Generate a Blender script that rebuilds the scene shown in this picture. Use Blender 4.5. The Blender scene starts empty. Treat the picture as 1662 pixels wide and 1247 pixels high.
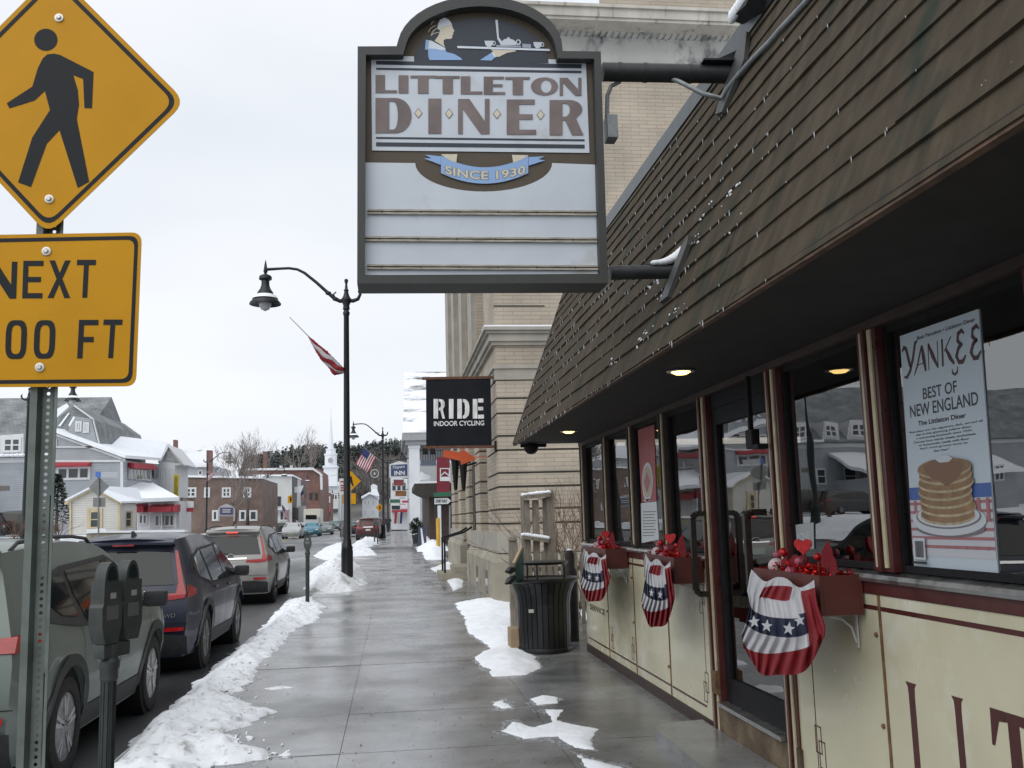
import bpy, bmesh, math, random
from math import sin, cos, pi, sqrt, radians
from mathutils import Vector, Matrix, noise
from mathutils.geometry import tessellate_polygon
random.seed(7)
scene = bpy.context.scene
COL = scene.collection
# ------------------------------------------------------------ camera
FPX, YAW, PITCH, ROLL = 1550.0, 0.12634929, 0.14033082, -0.02773861
CAM = Vector((0, 0, 1.73))
_f = Vector((sin(YAW)*cos(PITCH), cos(YAW)*cos(PITCH), sin(PITCH)))
_r = Vector((cos(YAW), -sin(YAW), 0)); _u = _r.cross(_f)
_r2 = _r*cos(ROLL)+_u*sin(ROLL); _u2 = -_r*sin(ROLL)+_u*cos(ROLL)
cam = bpy.data.cameras.new('camera'); cam.sensor_width = 36; cam.lens = FPX/1662*36
cam.clip_start = 0.05; cam.clip_end = 4000
co = bpy.data.objects.new('camera', cam); COL.objects.link(co)
m = Matrix((( _r2.x, _u2.x, -_f.x), (_r2.y, _u2.y, -_f.y), (_r2.z, _u2.z, -_f.z))).to_4x4()
m.translation = CAM; co.matrix_world = m; scene.camera = co
# ------------------------------------------------------------ world: bright overcast sky
SUN_EL, SUN_AZ = radians(46), radians(215)
w = bpy.data.worlds.new('World'); scene.world = w; w.use_nodes = True
nt = w.node_tree; nt.nodes.clear()
out = nt.nodes.new('ShaderNodeOutputWorld'); bg = nt.nodes.new('ShaderNodeBackground')
sky = nt.nodes.new('ShaderNodeTexSky'); sky.sky_type = 'NISHITA'; sky.sun_disc = False
sky.sun_elevation = SUN_EL; sky.sun_rotation = SUN_AZ
hs = nt.nodes.new('ShaderNodeHueSaturation'); hs.inputs['Saturation'].default_value = 0.25
nt.links.new(sky.outputs[0], hs.inputs['Color'])
tc = nt.nodes.new('ShaderNodeTexCoord'); no = nt.nodes.new('ShaderNodeTexNoise')
mp = nt.nodes.new('ShaderNodeMapping'); mp.inputs['Scale'].default_value = (1.2, 1.2, 3.5)
nt.links.new(tc.outputs['Generated'], mp.inputs[0]); nt.links.new(mp.outputs[0], no.inputs['Vector'])
no.inputs['Scale'].default_value = 1.6; no.inputs['Detail'].default_value = 4; no.inputs['Roughness'].default_value = .45
rp = nt.nodes.new('ShaderNodeValToRGB')
rp.color_ramp.elements[0].position = .34; rp.color_ramp.elements[0].color = (7.5, 7.95, 8.6, 1)
rp.color_ramp.elements[1].position = .66; rp.color_ramp.elements[1].color = (8.7, 8.95, 9.4, 1)
nt.links.new(no.outputs['Fac'], rp.inputs[0])
mx = nt.nodes.new('ShaderNodeMixRGB'); mx.inputs[0].default_value = .9
nt.links.new(hs.outputs[0], mx.inputs[1]); nt.links.new(rp.outputs[0], mx.inputs[2])
nt.links.new(mx.outputs[0], bg.inputs[0]); bg.inputs[1].default_value = 0.1
nt.links.new(bg.outputs[0], out.inputs[0])
sl = bpy.data.lights.new('sun', 'SUN'); sl.energy = 1.3; sl.angle = radians(60); sl.color = (1, .97, .93)
so = bpy.data.objects.new('sun', sl); COL.objects.link(so)
so.rotation_euler = Vector((-sin(SUN_AZ), -cos(SUN_AZ), -math.tan(SUN_EL))).to_track_quat('-Z', 'Y').to_euler()
scene.view_settings.view_transform = 'Standard'; scene.view_settings.look = 'None'
scene.view_settings.exposure = 0.2; scene.view_settings.gamma = 1
# ------------------------------------------------------------ pixel -> world measuring helpers (photo pixels 1662x1247)
def ray(px, py): return _f*FPX + _r2*(px-831.0) - _u2*(py-623.5)
def at(px, py, Y): d = ray(px, py); return CAM + d*(Y/d.y)
def atX(px, py, X): d = ray(px, py); return CAM + d*(X/d.x)
def atZ(px, py, Z=0.0): d = ray(px, py); return CAM + d*((Z-CAM.z)/d.z)
def sm(a, b, t): t = min(1, max(0, (t-a)/(b-a))); return t*t*(3-2*t)
def gz(Y): return .62*sm(8, 92, Y) + .4*sm(90, 190, Y)
def nz(x, y, z=0, s=1): return noise.noise(Vector((x*s, y*s, z*s)))
# ------------------------------------------------------------ materials
def S(r, g, b):
    f = lambda c: c/255/12.92 if c <= 10 else ((c/255+.055)/1.055)**2.4
    return (f(r), f(g), f(b))
MATS = {}
def mat(name, col=(.5, .5, .5), rough=.6, var=.0, vs=4, bump=0, bs=60, metal=0, spec=.5, emit=None, es=1, rvar=0, coat=0, alpha=None, dirt=None, ds=3, dt=.55, stretch=None):
    if name in MATS: return MATS[name]
    m = bpy.data.materials.new(name); m.use_nodes = True; n = m.node_tree.nodes; L = m.node_tree.links
    b = n['Principled BSDF']; b.inputs['Roughness'].default_value = rough; b.inputs['Metallic'].default_value = metal
    b.inputs['Specular IOR Level'].default_value = spec; b.inputs['Coat Weight'].default_value = coat
    b.inputs['Base Color'].default_value = (*col, 1)
    t = n.new('ShaderNodeTexCoord'); src = t.outputs['Object']
    if stretch:
        mpp = n.new('ShaderNodeMapping'); mpp.inputs['Scale'].default_value = stretch; L.new(src, mpp.inputs[0]); src = mpp.outputs[0]
    cur = None
    if var:
        a = n.new('ShaderNodeTexNoise'); a.inputs['Scale'].default_value = vs; a.inputs['Detail'].default_value = 6
        L.new(src, a.inputs['Vector'])
        r = n.new('ShaderNodeValToRGB'); r.color_ramp.elements[0].position = .3; r.color_ramp.elements[1].position = .7
        r.color_ramp.elements[0].color = (*[c*(1-var) for c in col], 1); r.color_ramp.elements[1].color = (*[min(1, c*(1+var)) for c in col], 1)
        L.new(a.outputs['Fac'], r.inputs[0]); cur = r.outputs[0]
        if rvar:
            k = n.new('ShaderNodeMapRange'); k.inputs[1].default_value = .3; k.inputs[2].default_value = .7
            k.inputs[3].default_value = max(.02, rough-rvar); k.inputs[4].default_value = min(1, rough+rvar)
            L.new(a.outputs['Fac'], k.inputs[0]); L.new(k.outputs[0], b.inputs['Roughness'])
    if dirt:
        a = n.new('ShaderNodeTexNoise'); a.inputs['Scale'].default_value = ds; a.inputs['Detail'].default_value = 8; a.inputs['Roughness'].default_value = .65
        L.new(src, a.inputs['Vector'])
        r = n.new('ShaderNodeValToRGB'); r.color_ramp.elements[0].position = dt; r.color_ramp.elements[1].position = dt+.15
        L.new(a.outputs['Fac'], r.inputs[0])
        x = n.new('ShaderNodeMixRGB'); x.inputs[1].default_value = (*col, 1); x.inputs[2].default_value = (*dirt, 1)
        if cur: L.new(cur, x.inputs[1])
        L.new(r.outputs[0], x.inputs[0]); cur = x.outputs[0]
    if cur: L.new(cur, b.inputs['Base Color'])
    if bump:
        a = n.new('ShaderNodeTexNoise'); a.inputs['Scale'].default_value = bs; a.inputs['Detail'].default_value = 4; L.new(src, a.inputs['Vector'])
        k = n.new('ShaderNodeBump'); k.inputs['Strength'].default_value = bump; k.inputs['Distance'].default_value = .02
        L.new(a.outputs['Fac'], k.inputs['Height']); L.new(k.outputs[0], b.inputs['Normal'])
    if emit: b.inputs['Emission Color'].default_value = (*emit, 1); b.inputs['Emission Strength'].default_value = es
    MATS[name] = m; return m
def brickmat(name, c1, c2, mortar, bw, bh, ms=.012, rough=.85, bump=.4, var=.12, grime=None):
    if name in MATS: return MATS[name]
    m = bpy.data.materials.new(name); m.use_nodes = True; n = m.node_tree.nodes; L = m.node_tree.links
    b = n['Principled BSDF']; b.inputs['Roughness'].default_value = rough
    t = n.new('ShaderNodeTexCoord'); s = n.new('ShaderNodeSeparateXYZ'); L.new(t.outputs['Object'], s.inputs[0])
    ad = n.new('ShaderNodeMath'); L.new(s.outputs[0], ad.inputs[0]); L.new(s.outputs[1], ad.inputs[1])
    c = n.new('ShaderNodeCombineXYZ'); L.new(ad.outputs[0], c.inputs[0]); L.new(s.outputs[2], c.inputs[1])
    k = n.new('ShaderNodeTexBrick'); L.new(c.outputs[0], k.inputs['Vector'])
    k.inputs['Color1'].default_value = (*c1, 1); k.inputs['Color2'].default_value = (*c2, 1); k.inputs['Mortar'].default_value = (*mortar, 1)
    k.inputs['Scale'].default_value = 1; k.inputs['Brick Width'].default_value = bw; k.inputs['Row Height'].default_value = bh
    k.inputs['Mortar Size'].default_value = ms; k.inputs['Mortar Smooth'].default_value = .2; k.inputs['Bias'].default_value = 0
    a = n.new('ShaderNodeTexNoise'); a.inputs['Scale'].default_value = .8; a.inputs['Detail'].default_value = 8; L.new(t.outputs['Object'], a.inputs['Vector'])
    r = n.new('ShaderNodeMapRange'); r.inputs[1].default_value = .3; r.inputs[2].default_value = .7; r.inputs[3].default_value = 1-var*1.6; r.inputs[4].default_value = 1+var
    L.new(a.outputs['Fac'], r.inputs[0])
    x = n.new('ShaderNodeMixRGB'); x.blend_type = 'MULTIPLY'; x.inputs[0].default_value = 1; L.new(k.outputs['Color'], x.inputs[1]); L.new(r.outputs[0], x.inputs[2])
    L.new(x.outputs[0], b.inputs['Base Color'])
    bp = n.new('ShaderNodeBump'); bp.inputs['Strength'].default_value = bump; bp.inputs['Distance'].default_value = .01; bp.invert = True
    L.new(k.outputs['Fac'], bp.inputs['Height']); L.new(bp.outputs[0], b.inputs['Normal'])
    MATS[name] = m; return m
def glassmat(name, tint=(.8, .85, .85), wav=.0, wsc=1.5, ior=1.5, rough=.0):
    # thin pane: fresnel reflection over a lightly tinted see-through
    if name in MATS: return MATS[name]
    m = bpy.data.materials.new(name); m.use_nodes = True; n = m.node_tree.nodes; L = m.node_tree.links; n.clear()
    o = n.new('ShaderNodeOutputMaterial'); x = n.new('ShaderNodeMixShader'); tr = n.new('ShaderNodeBsdfTransparent'); g = n.new('ShaderNodeBsdfGlossy'); fr = n.new('ShaderNodeFresnel')
    tr.inputs[0].default_value = (*tint, 1); g.inputs['Roughness'].default_value = rough; fr.inputs[0].default_value = ior
    L.new(fr.outputs[0], x.inputs[0]); L.new(tr.outputs[0], x.inputs[1]); L.new(g.outputs[0], x.inputs[2]); L.new(x.outputs[0], o.inputs[0])
    if wav:
        t = n.new('ShaderNodeTexCoord'); a = n.new('ShaderNodeTexNoise'); a.inputs['Scale'].default_value = wsc; a.inputs['Detail'].default_value = 1
        L.new(t.outputs['Object'], a.inputs['Vector']); k = n.new('ShaderNodeBump'); k.inputs['Strength'].default_value = wav; k.inputs['Distance'].default_value = .05
        L.new(a.outputs['Fac'], k.inputs['Height']); L.new(k.outputs[0], g.inputs['Normal'])
    MATS[name] = m; return m
# ------------------------------------------------------------ mesh builder
ORG = {}
class MB:
    def __init__(s): s.v = []; s.f = []; s.mi = []
    def add(s, vs, fs, mi=0):
        o = len(s.v); s.v += [Vector(v) for v in vs]
        for f in fs: s.f.append([i+o for i in f]); s.mi.append(mi)
        return s
    def box(s, x0, x1, y0, y1, z0, z1, mi=0):
        x0, x1 = min(x0, x1), max(x0, x1); y0, y1 = min(y0, y1), max(y0, y1); z0, z1 = min(z0, z1), max(z0, z1)
        return s.add([(x0,y0,z0),(x1,y0,z0),(x1,y1,z0),(x0,y1,z0),(x0,y0,z1),(x1,y0,z1),(x1,y1,z1),(x0,y1,z1)],
              [(0,3,2,1),(4,5,6,7),(0,1,5,4),(1,2,6,5),(2,3,7,6),(3,0,4,7)], mi)
    def bbox(s, x0, x1, y0, y1, z0, z1, b=.01, mi=0):   # bevelled box
        bm = bmesh.new(); bmesh.ops.create_cube(bm, size=1)
        for v in bm.verts: v.co = Vector(((x0+x1)/2+v.co.x*abs(x1-x0), (y0+y1)/2+v.co.y*abs(y1-y0), (z0+z1)/2+v.co.z*abs(z1-z0)))
        bmesh.ops.bevel(bm, geom=bm.edges[:], offset=b, segments=2, affect='EDGES', profile=.6); s.bm(bm, mi); return s
    def bm(s, bm, mi=0):
        bm.verts.index_update(); s.add([v.co.copy() for v in bm.verts], [[v.index for v in f.verts] for f in bm.faces], mi); bm.free()
    def beam(s, a, b, w, h, up=(0,0,1), mi=0):   # rectangular bar from a to b
        a = Vector(a); b = Vector(b); d = (b-a).normalized(); sd = d.cross(Vector(up))
        if sd.length < 1e-4: sd = d.cross(Vector((1,0,0)))
        sd.normalize(); u = sd.cross(d); sd = sd*w/2; u = u*h/2
        return s.add([a-sd-u, a+sd-u, a+sd+u, a-sd+u, b-sd-u, b+sd-u, b+sd+u, b-sd+u], [(0,1,2,3),(7,6,5,4),(0,4,5,1),(1,5,6,2),(2,6,7,3),(3,7,4,0)], mi)
    def prism(s, pts, off, mi=0):   # closed 3D polygon pushed by off
        n = len(pts); off = Vector(off); P = [Vector(p) for p in pts]; T = tessellate_polygon([P])
        o = [p+off for p in P]
        return s.add(P+o, [tuple(t) for t in T]+[tuple(i+n for i in reversed(t)) for t in T]+[(i, (i+1) % n, n+(i+1) % n, n+i) for i in range(n)], mi)
    def plate(s, polys, fn, off, mi=0):   # 2D polygons (first outer, others holes) mapped by fn, pushed by off
        flat = [p for q in polys for p in q]; T = tessellate_polygon([[Vector((p[0], p[1], 0)) for p in q] for q in polys])
        P = [Vector(fn(*p)) for p in flat]; off = Vector(off); n = len(P)
        if off.length < 1e-9: return s.add(P, [tuple(t) for t in T], mi)
        fs = [tuple(t) for t in T]+[tuple(i+n for i in reversed(t)) for t in T]; o = 0
        for q in polys:
            k = len(q); fs += [(o+i, o+(i+1) % k, n+o+(i+1) % k, n+o+i) for i in range(k)]; o += k
        return s.add(P+[p+off for p in P], fs, mi)
    def tube(s, pts, rad, n=8, mi=0, cap=True):
        pts = [Vector(p) for p in pts]; k = len(pts)
        if not isinstance(rad, (list, tuple)): rad = [rad]*k
        vs = []; prev = None
        for i, p in enumerate(pts):
            d = (pts[min(i+1, k-1)]-pts[max(i-1, 0)]).normalized()
            if prev is None: prev = d.orthogonal().normalized()
            prev = (prev - d*prev.dot(d)); prev = prev.normalized() if prev.length > 1e-6 else d.orthogonal().normalized()
            q = d.cross(prev)
            vs += [p + (prev*cos(2*pi*j/n)+q*sin(2*pi*j/n))*rad[i] for j in range(n)]
        fs = [(i*n+j, i*n+(j+1) % n, (i+1)*n+(j+1) % n, (i+1)*n+j) for i in range(k-1) for j in range(n)]
        if cap: fs += [tuple(reversed(range(n))), tuple(range((k-1)*n, k*n))]
        return s.add(vs, fs, mi)
    def lathe(s, prof, c=(0,0,0), n=16, ax='z', mi=0):
        c = Vector(c); vs = []
        for r, h in prof:
            for j in range(n):
                a = 2*pi*j/n; x, y = r*cos(a), r*sin(a)
                vs.append(c+Vector((x, y, h) if ax == 'z' else (h, x, y) if ax == 'x' else (x, h, y)))
        k = len(prof); fs = [(i*n+j, i*n+(j+1) % n, (i+1)*n+(j+1) % n, (i+1)*n+j) for i in range(k-1) for j in range(n)]
        fs += [tuple(range(n)), tuple(range((k-1)*n, k*n))]
        return s.add(vs, fs, mi)
    def sphere(s, c, r, n=10, mi=0, sc=(1,1,1)):
        c = Vector(c); vs = []; fs = []; h = max(4, n//2)
        for i in range(h+1):
            for j in range(n):
                t = pi*i/h; a = 2*pi*j/n; vs.append(c+Vector((r*sin(t)*cos(a)*sc[0], r*sin(t)*sin(a)*sc[1], r*cos(t)*sc[2])))
        fs = [(i*n+j, (i+1)*n+j, (i+1)*n+(j+1) % n, i*n+(j+1) % n) for i in range(h) for j in range(n)]
        return s.add(vs, fs, mi)
    def grid(s, fn, nu, nv, mi=0):
        vs = [fn(i/nu, j/nv) for i in range(nu+1) for j in range(nv+1)]; g = (lambda i, j: mi) if not callable(mi) else mi
        o = len(s.v); s.v += [Vector(v) for v in vs]
        for i in range(nu):
            for j in range(nv): s.f.append([o+i*(nv+1)+j, o+(i+1)*(nv+1)+j, o+(i+1)*(nv+1)+j+1, o+i*(nv+1)+j+1]); s.mi.append(g(i, j))
        return s
    def build(s, name, mats, parent=None, smooth=None, loc=None, recalc=True):
        org = Vector((0, 0, 0))
        if parent is not None: org = ORG.get(parent.name, org)
        if loc is not None: org = Vector(loc)
        me = bpy.data.meshes.new(name); me.from_pydata([v-org for v in s.v], [], s.f); me.update()
        if not isinstance(mats, (list, tuple)): mats = [mats]
        for mm in mats: me.materials.append(mm)
        if len(mats) > 1: me.polygons.foreach_set('material_index', s.mi)
        if recalc:
            bm = bmesh.new(); bm.from_mesh(me); bmesh.ops.remove_doubles(bm, verts=bm.verts, dist=1e-6); bmesh.ops.recalc_face_normals(bm, faces=bm.faces); bm.to_mesh(me); bm.free()
        if smooth is not None:
            me.polygons.foreach_set('use_smooth', [True]*len(me.polygons))
            if smooth < 170: me.set_sharp_from_angle(angle=radians(smooth))
        o = bpy.data.objects.new(name, me); COL.objects.link(o)
        if parent is not None: o.parent = parent; ORG[o.name] = org
        else: o.location = org
        return o
def tag(o, label, cat, group=None):
    o['label'] = label; o['category'] = cat
    if group: o['group'] = group
    return o
def thing(name, loc, label, cat, group=None):
    o = bpy.data.objects.new(name, None); COL.objects.link(o); o.location = loc; o.empty_display_size = .2
    ORG[o.name] = Vector(loc); return tag(o, label, cat, group)
def struct(o, kind='structure'): o['kind'] = kind; return o
def kids(o): return [c for c in bpy.data.objects if c.parent == o]
def dup(o, parent=None, loc=None, rz=None, label=None, scale=None):
    c = o.copy(); COL.objects.link(c); c.parent = parent
    if loc is not None: c.location = loc
    if rz is not None: c.rotation_euler = (0, 0, rz)
    if scale is not None: c.scale = scale
    if label: c['label'] = label
    for k in kids(o): dup(k, c)
    return c
# ------------------------------------------------------------ flat lettering
def textverts(txt, bold=0.0, shear=0.0, space=1.0):
    cu = bpy.data.curves.new('t', 'FONT'); cu.body = txt; cu.offset = bold; cu.shear = shear; cu.space_character = space; cu.resolution_u = 4
    ob = bpy.data.objects.new('t', cu); me = bpy.data.meshes.new_from_object(ob)
    v = [(p.co.x, p.co.y) for p in me.vertices]; f = [tuple(p.vertices) for p in me.polygons]
    bpy.data.objects.remove(ob); bpy.data.curves.remove(cu); bpy.data.meshes.remove(me); return v, f
def text(mb, txt, fn, off=(0,0,0), mi=0, **k):   # fn(u,v) with u,v in 0..1 over the text's own bounding box
    v, f = textverts(txt, **k); xs = [p[0] for p in v]; ys = [p[1] for p in v]
    x0, x1, y0, y1 = min(xs), max(xs), min(ys), max(ys); off = Vector(off)
    P = [Vector(fn((x-x0)/(x1-x0), (y-y0)/max(1e-6, (y1-y0)))) for x, y in v]
    mb.add([p+off for p in P], f, mi); return mb
def quad(TL, TR, BL, BR, P):   # bilinear map of the unit square onto four photo points measured in plane P(px,py)
    a, b, c, d = P(*TL), P(*TR), P(*BL), P(*BR)
    return lambda u, v: (c*(1-u)+d*u)*(1-v) + (a*(1-u)+b*u)*v
def ell(cx, cy, a, b, n=28, t0=0, t1=2*pi):
    full = abs(t1-t0-2*pi) < 1e-6
    return [(cx+a*cos(t0+(t1-t0)*i/(n if full else n-1)), cy+b*sin(t0+(t1-t0)*i/(n if full else n-1))) for i in range(n)]
# ============================================================ SETTING
import numpy as np
M = mat
snowm = mat('snow', (.80, .83, .87), .75, var=.05, vs=3, bump=.5, bs=14, dirt=(.30, .275, .24), ds=10, dt=.545)
cleansnow = mat('clean_snow', (.82, .85, .89), .75, var=.04, vs=2, bump=.4, bs=10)
def wetmat(name, dark, light, r0, r1, sc, dots=True, stretch=(1, 1, 1), bump=.12):
    m = bpy.data.materials.new(name); m.use_nodes = True; n = m.node_tree.nodes; L = m.node_tree.links; b = n['Principled BSDF']
    t = n.new('ShaderNodeTexCoord'); mp = n.new('ShaderNodeMapping'); mp.inputs['Scale'].default_value = stretch; L.new(t.outputs['Object'], mp.inputs[0])
    a = n.new('ShaderNodeTexNoise'); a.inputs['Scale'].default_value = sc; a.inputs['Detail'].default_value = 9; a.inputs['Roughness'].default_value = .6; L.new(mp.outputs[0], a.inputs['Vector'])
    r = n.new('ShaderNodeValToRGB'); r.color_ramp.elements[0].position = .36; r.color_ramp.elements[0].color = (*dark, 1); r.color_ramp.elements[1].position = .66; r.color_ramp.elements[1].color = (*light, 1)
    L.new(a.outputs['Fac'], r.inputs[0]); cur = r.outputs[0]
    f = n.new('ShaderNodeTexNoise'); f.inputs['Scale'].default_value = 140; f.inputs['Detail'].default_value = 2; L.new(t.outputs['Object'], f.inputs['Vector'])
    if dots:   # sand and grit specks
        v = n.new('ShaderNodeTexVoronoi'); v.inputs['Scale'].default_value = 16; L.new(t.outputs['Object'], v.inputs['Vector'])
        q = n.new('ShaderNodeMath'); q.operation = 'LESS_THAN'; q.inputs[1].default_value = .13; L.new(v.outputs['Distance'], q.inputs[0])
        g = n.new('ShaderNodeTexNoise'); g.inputs['Scale'].default_value = 2.2; L.new(t.outputs['Object'], g.inputs['Vector'])
        q2 = n.new('ShaderNodeMath'); q2.operation = 'GREATER_THAN'; q2.inputs[1].default_value = .52; L.new(g.outputs['Fac'], q2.inputs[0])
        q3 = n.new('ShaderNodeMath'); q3.operation = 'MULTIPLY'; L.new(q.outputs[0], q3.inputs[0]); L.new(q2.outputs[0], q3.inputs[1])
        x = n.new('ShaderNodeMixRGB'); x.inputs[2].default_value = (.05, .045, .04, 1); L.new(cur, x.inputs[1]); L.new(q3.outputs[0], x.inputs[0]); cur = x.outputs[0]
    x2 = n.new('ShaderNodeMixRGB'); x2.blend_type = 'OVERLAY'; x2.inputs[0].default_value = .35; L.new(cur, x2.inputs[1]); L.new(f.outputs['Fac'], x2.inputs[2])
    L.new(x2.outputs[0], b.inputs['Base Color'])
    a2 = n.new('ShaderNodeTexNoise'); a2.inputs['Scale'].default_value = sc*.8; a2.inputs['Detail'].default_value = 5; L.new(mp.outputs[0], a2.inputs['Vector'])
    k = n.new('ShaderNodeMapRange'); k.inputs[1].default_value = .38; k.inputs[2].default_value = .62; k.inputs[3].default_value = r0; k.inputs[4].default_value = r1
    L.new(a2.outputs['Fac'], k.inputs[0]); L.new(k.outputs[0], b.inputs['Roughness'])
    bp = n.new('ShaderNodeBump'); bp.inputs['Strength'].default_value = bump; bp.inputs['Distance'].default_value = .01; L.new(f.outputs['Fac'], bp.inputs['Height']); L.new(bp.outputs[0], b.inputs['Normal'])
    MATS[name] = m; return m
walkm = wetmat('wet_concrete', (.105, .107, .107), (.29, .296, .30), .07, .36, .9)
roadm = wetmat('wet_asphalt', (.05, .052, .055), (.095, .098, .10), .2, .55, .5, dots=False, stretch=(1, .25, 1))
def terr(x, y):
    z = gz(y)-.2
    z += sm(-17.6, -20.5, x)*(1.12 - .75*sm(68, 96, y)) + sm(-34, -70, x)*1.2
    return z + (nz(x, y, 0, .25)*.12 if x < -19 else 0)
xs = [-900, -400, -200, -120, -80, -60, -50, -44, -40, -37, -34, -31, -28.5, -26, -24, -22.5, -21.5, -20.6, -20, -19.4, -18.8, -18.2, -17.6, -17, -16.5, -2, 2, 6, 12, 30, 80, 200, 400, 900]
ys = [-60, -30, -15, 0, 8, 16] + [18+3*i for i in range(60)] + [200, 220, 260, 320, 400, 500, 700, 1000, 1800]
g = MB(); g.add([(x, y, terr(x, y)) for x in xs for y in ys], [(i*len(ys)+j, (i+1)*len(ys)+j, (i+1)*len(ys)+j+1, i*len(ys)+j+1) for i in range(len(xs)-1) for j in range(len(ys)-1)])
struct(g.build('ground', cleansnow, smooth=180))
ry = [-40, 0, 8, 16]+[18+4*i for i in range(60)]+[270, 320]
g = MB(); g.add([(x, y, gz(y)-.13) for x in (-16.5, -9, -2.0) for y in ry], [(i*len(ry)+j, (i+1)*len(ry)+j, (i+1)*len(ry)+j+1, i*len(ry)+j+1) for i in range(2) for j in range(len(ry)-1)])
struct(g.build('road', roadm, smooth=180))
g = MB()
sy = [y for y in ry if 47.5 <= y <= 54.5]; sy = [47.4, 49, 51, 53, 54.6]
g.add([(x, y, gz(y)-.122+.0*x) for x in (-2.06, 30) for y in sy], [(j, 5+j, 6+j, 1+j) for j in range(4)])
struct(g.build('side_street', roadm, smooth=180))
# yellow centre line and crossing marks
linem = mat('road_paint', (.42, .33, .05), .6, var=.3, vs=9); wlinem = mat('white_road_paint', (.5, .5, .5), .6, var=.3, vs=9)
g = MB()
for dx in (-.12, .12):
    yy = [60+5*i for i in range(40)]
    for a, b in zip(yy[:-1], yy[1:]): g.add([(-9.3+dx-.05, a, gz(a)-.125), (-9.3+dx+.05, a, gz(a)-.125), (-9.3+dx+.05, b, gz(b)-.125), (-9.3+dx-.05, b, gz(b)-.125)], [(0, 1, 2, 3)])
struct(g.build('road_centre_line', linem))
g = MB()
g.add([(-15.5, 46, gz(46)-.124), (-3.6, 46, gz(46)-.124), (-3.6, 46.45, gz(46.45)-.124), (-15.5, 46.45, gz(46.45)-.124)], [(0, 1, 2, 3)])
struct(g.build('road_stop_line', wlinem))
# sidewalk slabs
g = MB(); yj = [-6]
while yj[-1] < 47: yj.append(yj[-1]+1.52)
def slabs(g, yj, cols):
    for y0, y1 in zip(yj[:-1], yj[1:]):
        for x0, x1 in cols:
            dz = random.uniform(-.003, .003); q = .0035; z0 = gz(y0)+dz; z1 = gz(y1)+dz; qx = .0018; q = .0055
            g.add([(x0+qx, y0+q, z0), (x1-qx, y0+q, z0), (x1-qx, y1-q, z1), (x0+qx, y1-q, z1), (x0+qx, y0+q, z0-.2), (x1-qx, y0+q, z0-.2), (x1-qx, y1-q, z1-.2), (x0+qx, y1-q, z1-.2)],
                  [(0, 1, 2, 3), (0, 4, 5, 1), (1, 5, 6, 2), (2, 6, 7, 3), (3, 7, 4, 0)])
yj = [y for y in yj if y < 47.3]; slabs(g, yj, [(-1.95, -.42), (-.42, 1.25), (1.25, 3.2)])
y2 = [54.8+2*i for i in range(60)]; slabs(g, y2, [(-1.9, -.2), (-.2, 1.5), (1.5, 3.4)])
struct(g.build('sidewalk', walkm, recalc=False))
jm = mat('joint_dirt', (.06, .056, .05), .9)
g = MB()
_be = [-6, 6]+[8+1.5*i for i in range(26)]+[46.9]
for a, b in list(zip(_be[:-1], _be[1:]))+[(54.9+2*i, 56.9+2*i) for i in range(58)]:
    g.add([(-1.94, a, gz(a)-.016), (3.1, a, gz(a)-.016), (3.1, b, gz(b)-.016), (-1.94, b, gz(b)-.016)], [(0, 1, 2, 3)])
struct(g.build('sidewalk_bed', jm))
curbm = mat('granite_kerb', (.24, .235, .23), .6, var=.25, vs=6)
g = MB()
for a, b in zip(ry[1:-1], ry[2:]):
    for x0, x1 in ((-2.1, -1.96), (-16.64, -16.5)):
        if x0 > -3 and 46 < a < 54: continue
        g.add([(x0, a+.01, gz(a)+.004), (x1, a+.01, gz(a)+.004), (x1, b, gz(b)+.004), (x0, b, gz(b)+.004), (x0, a+.01, gz(a)-.2), (x1, a+.01, gz(a)-.2), (x1, b, gz(b)-.2), (x0, b, gz(b)-.2)],
              [(0, 1, 2, 3), (0, 4, 5, 1), (1, 5, 6, 2), (2, 6, 7, 3), (3, 7, 4, 0)])
struct(g.build('kerb', curbm))
g = MB()   # sidewalk on the far side of the street
for a, b in zip(ry[1:-1], ry[2:]): g.add([(-18.4, a, gz(a)), (-16.66, a, gz(a)), (-16.66, b, gz(b)), (-18.4, b, gz(b))], [(0, 1, 2, 3)])
struct(g.build('far_sidewalk', walkm))
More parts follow.
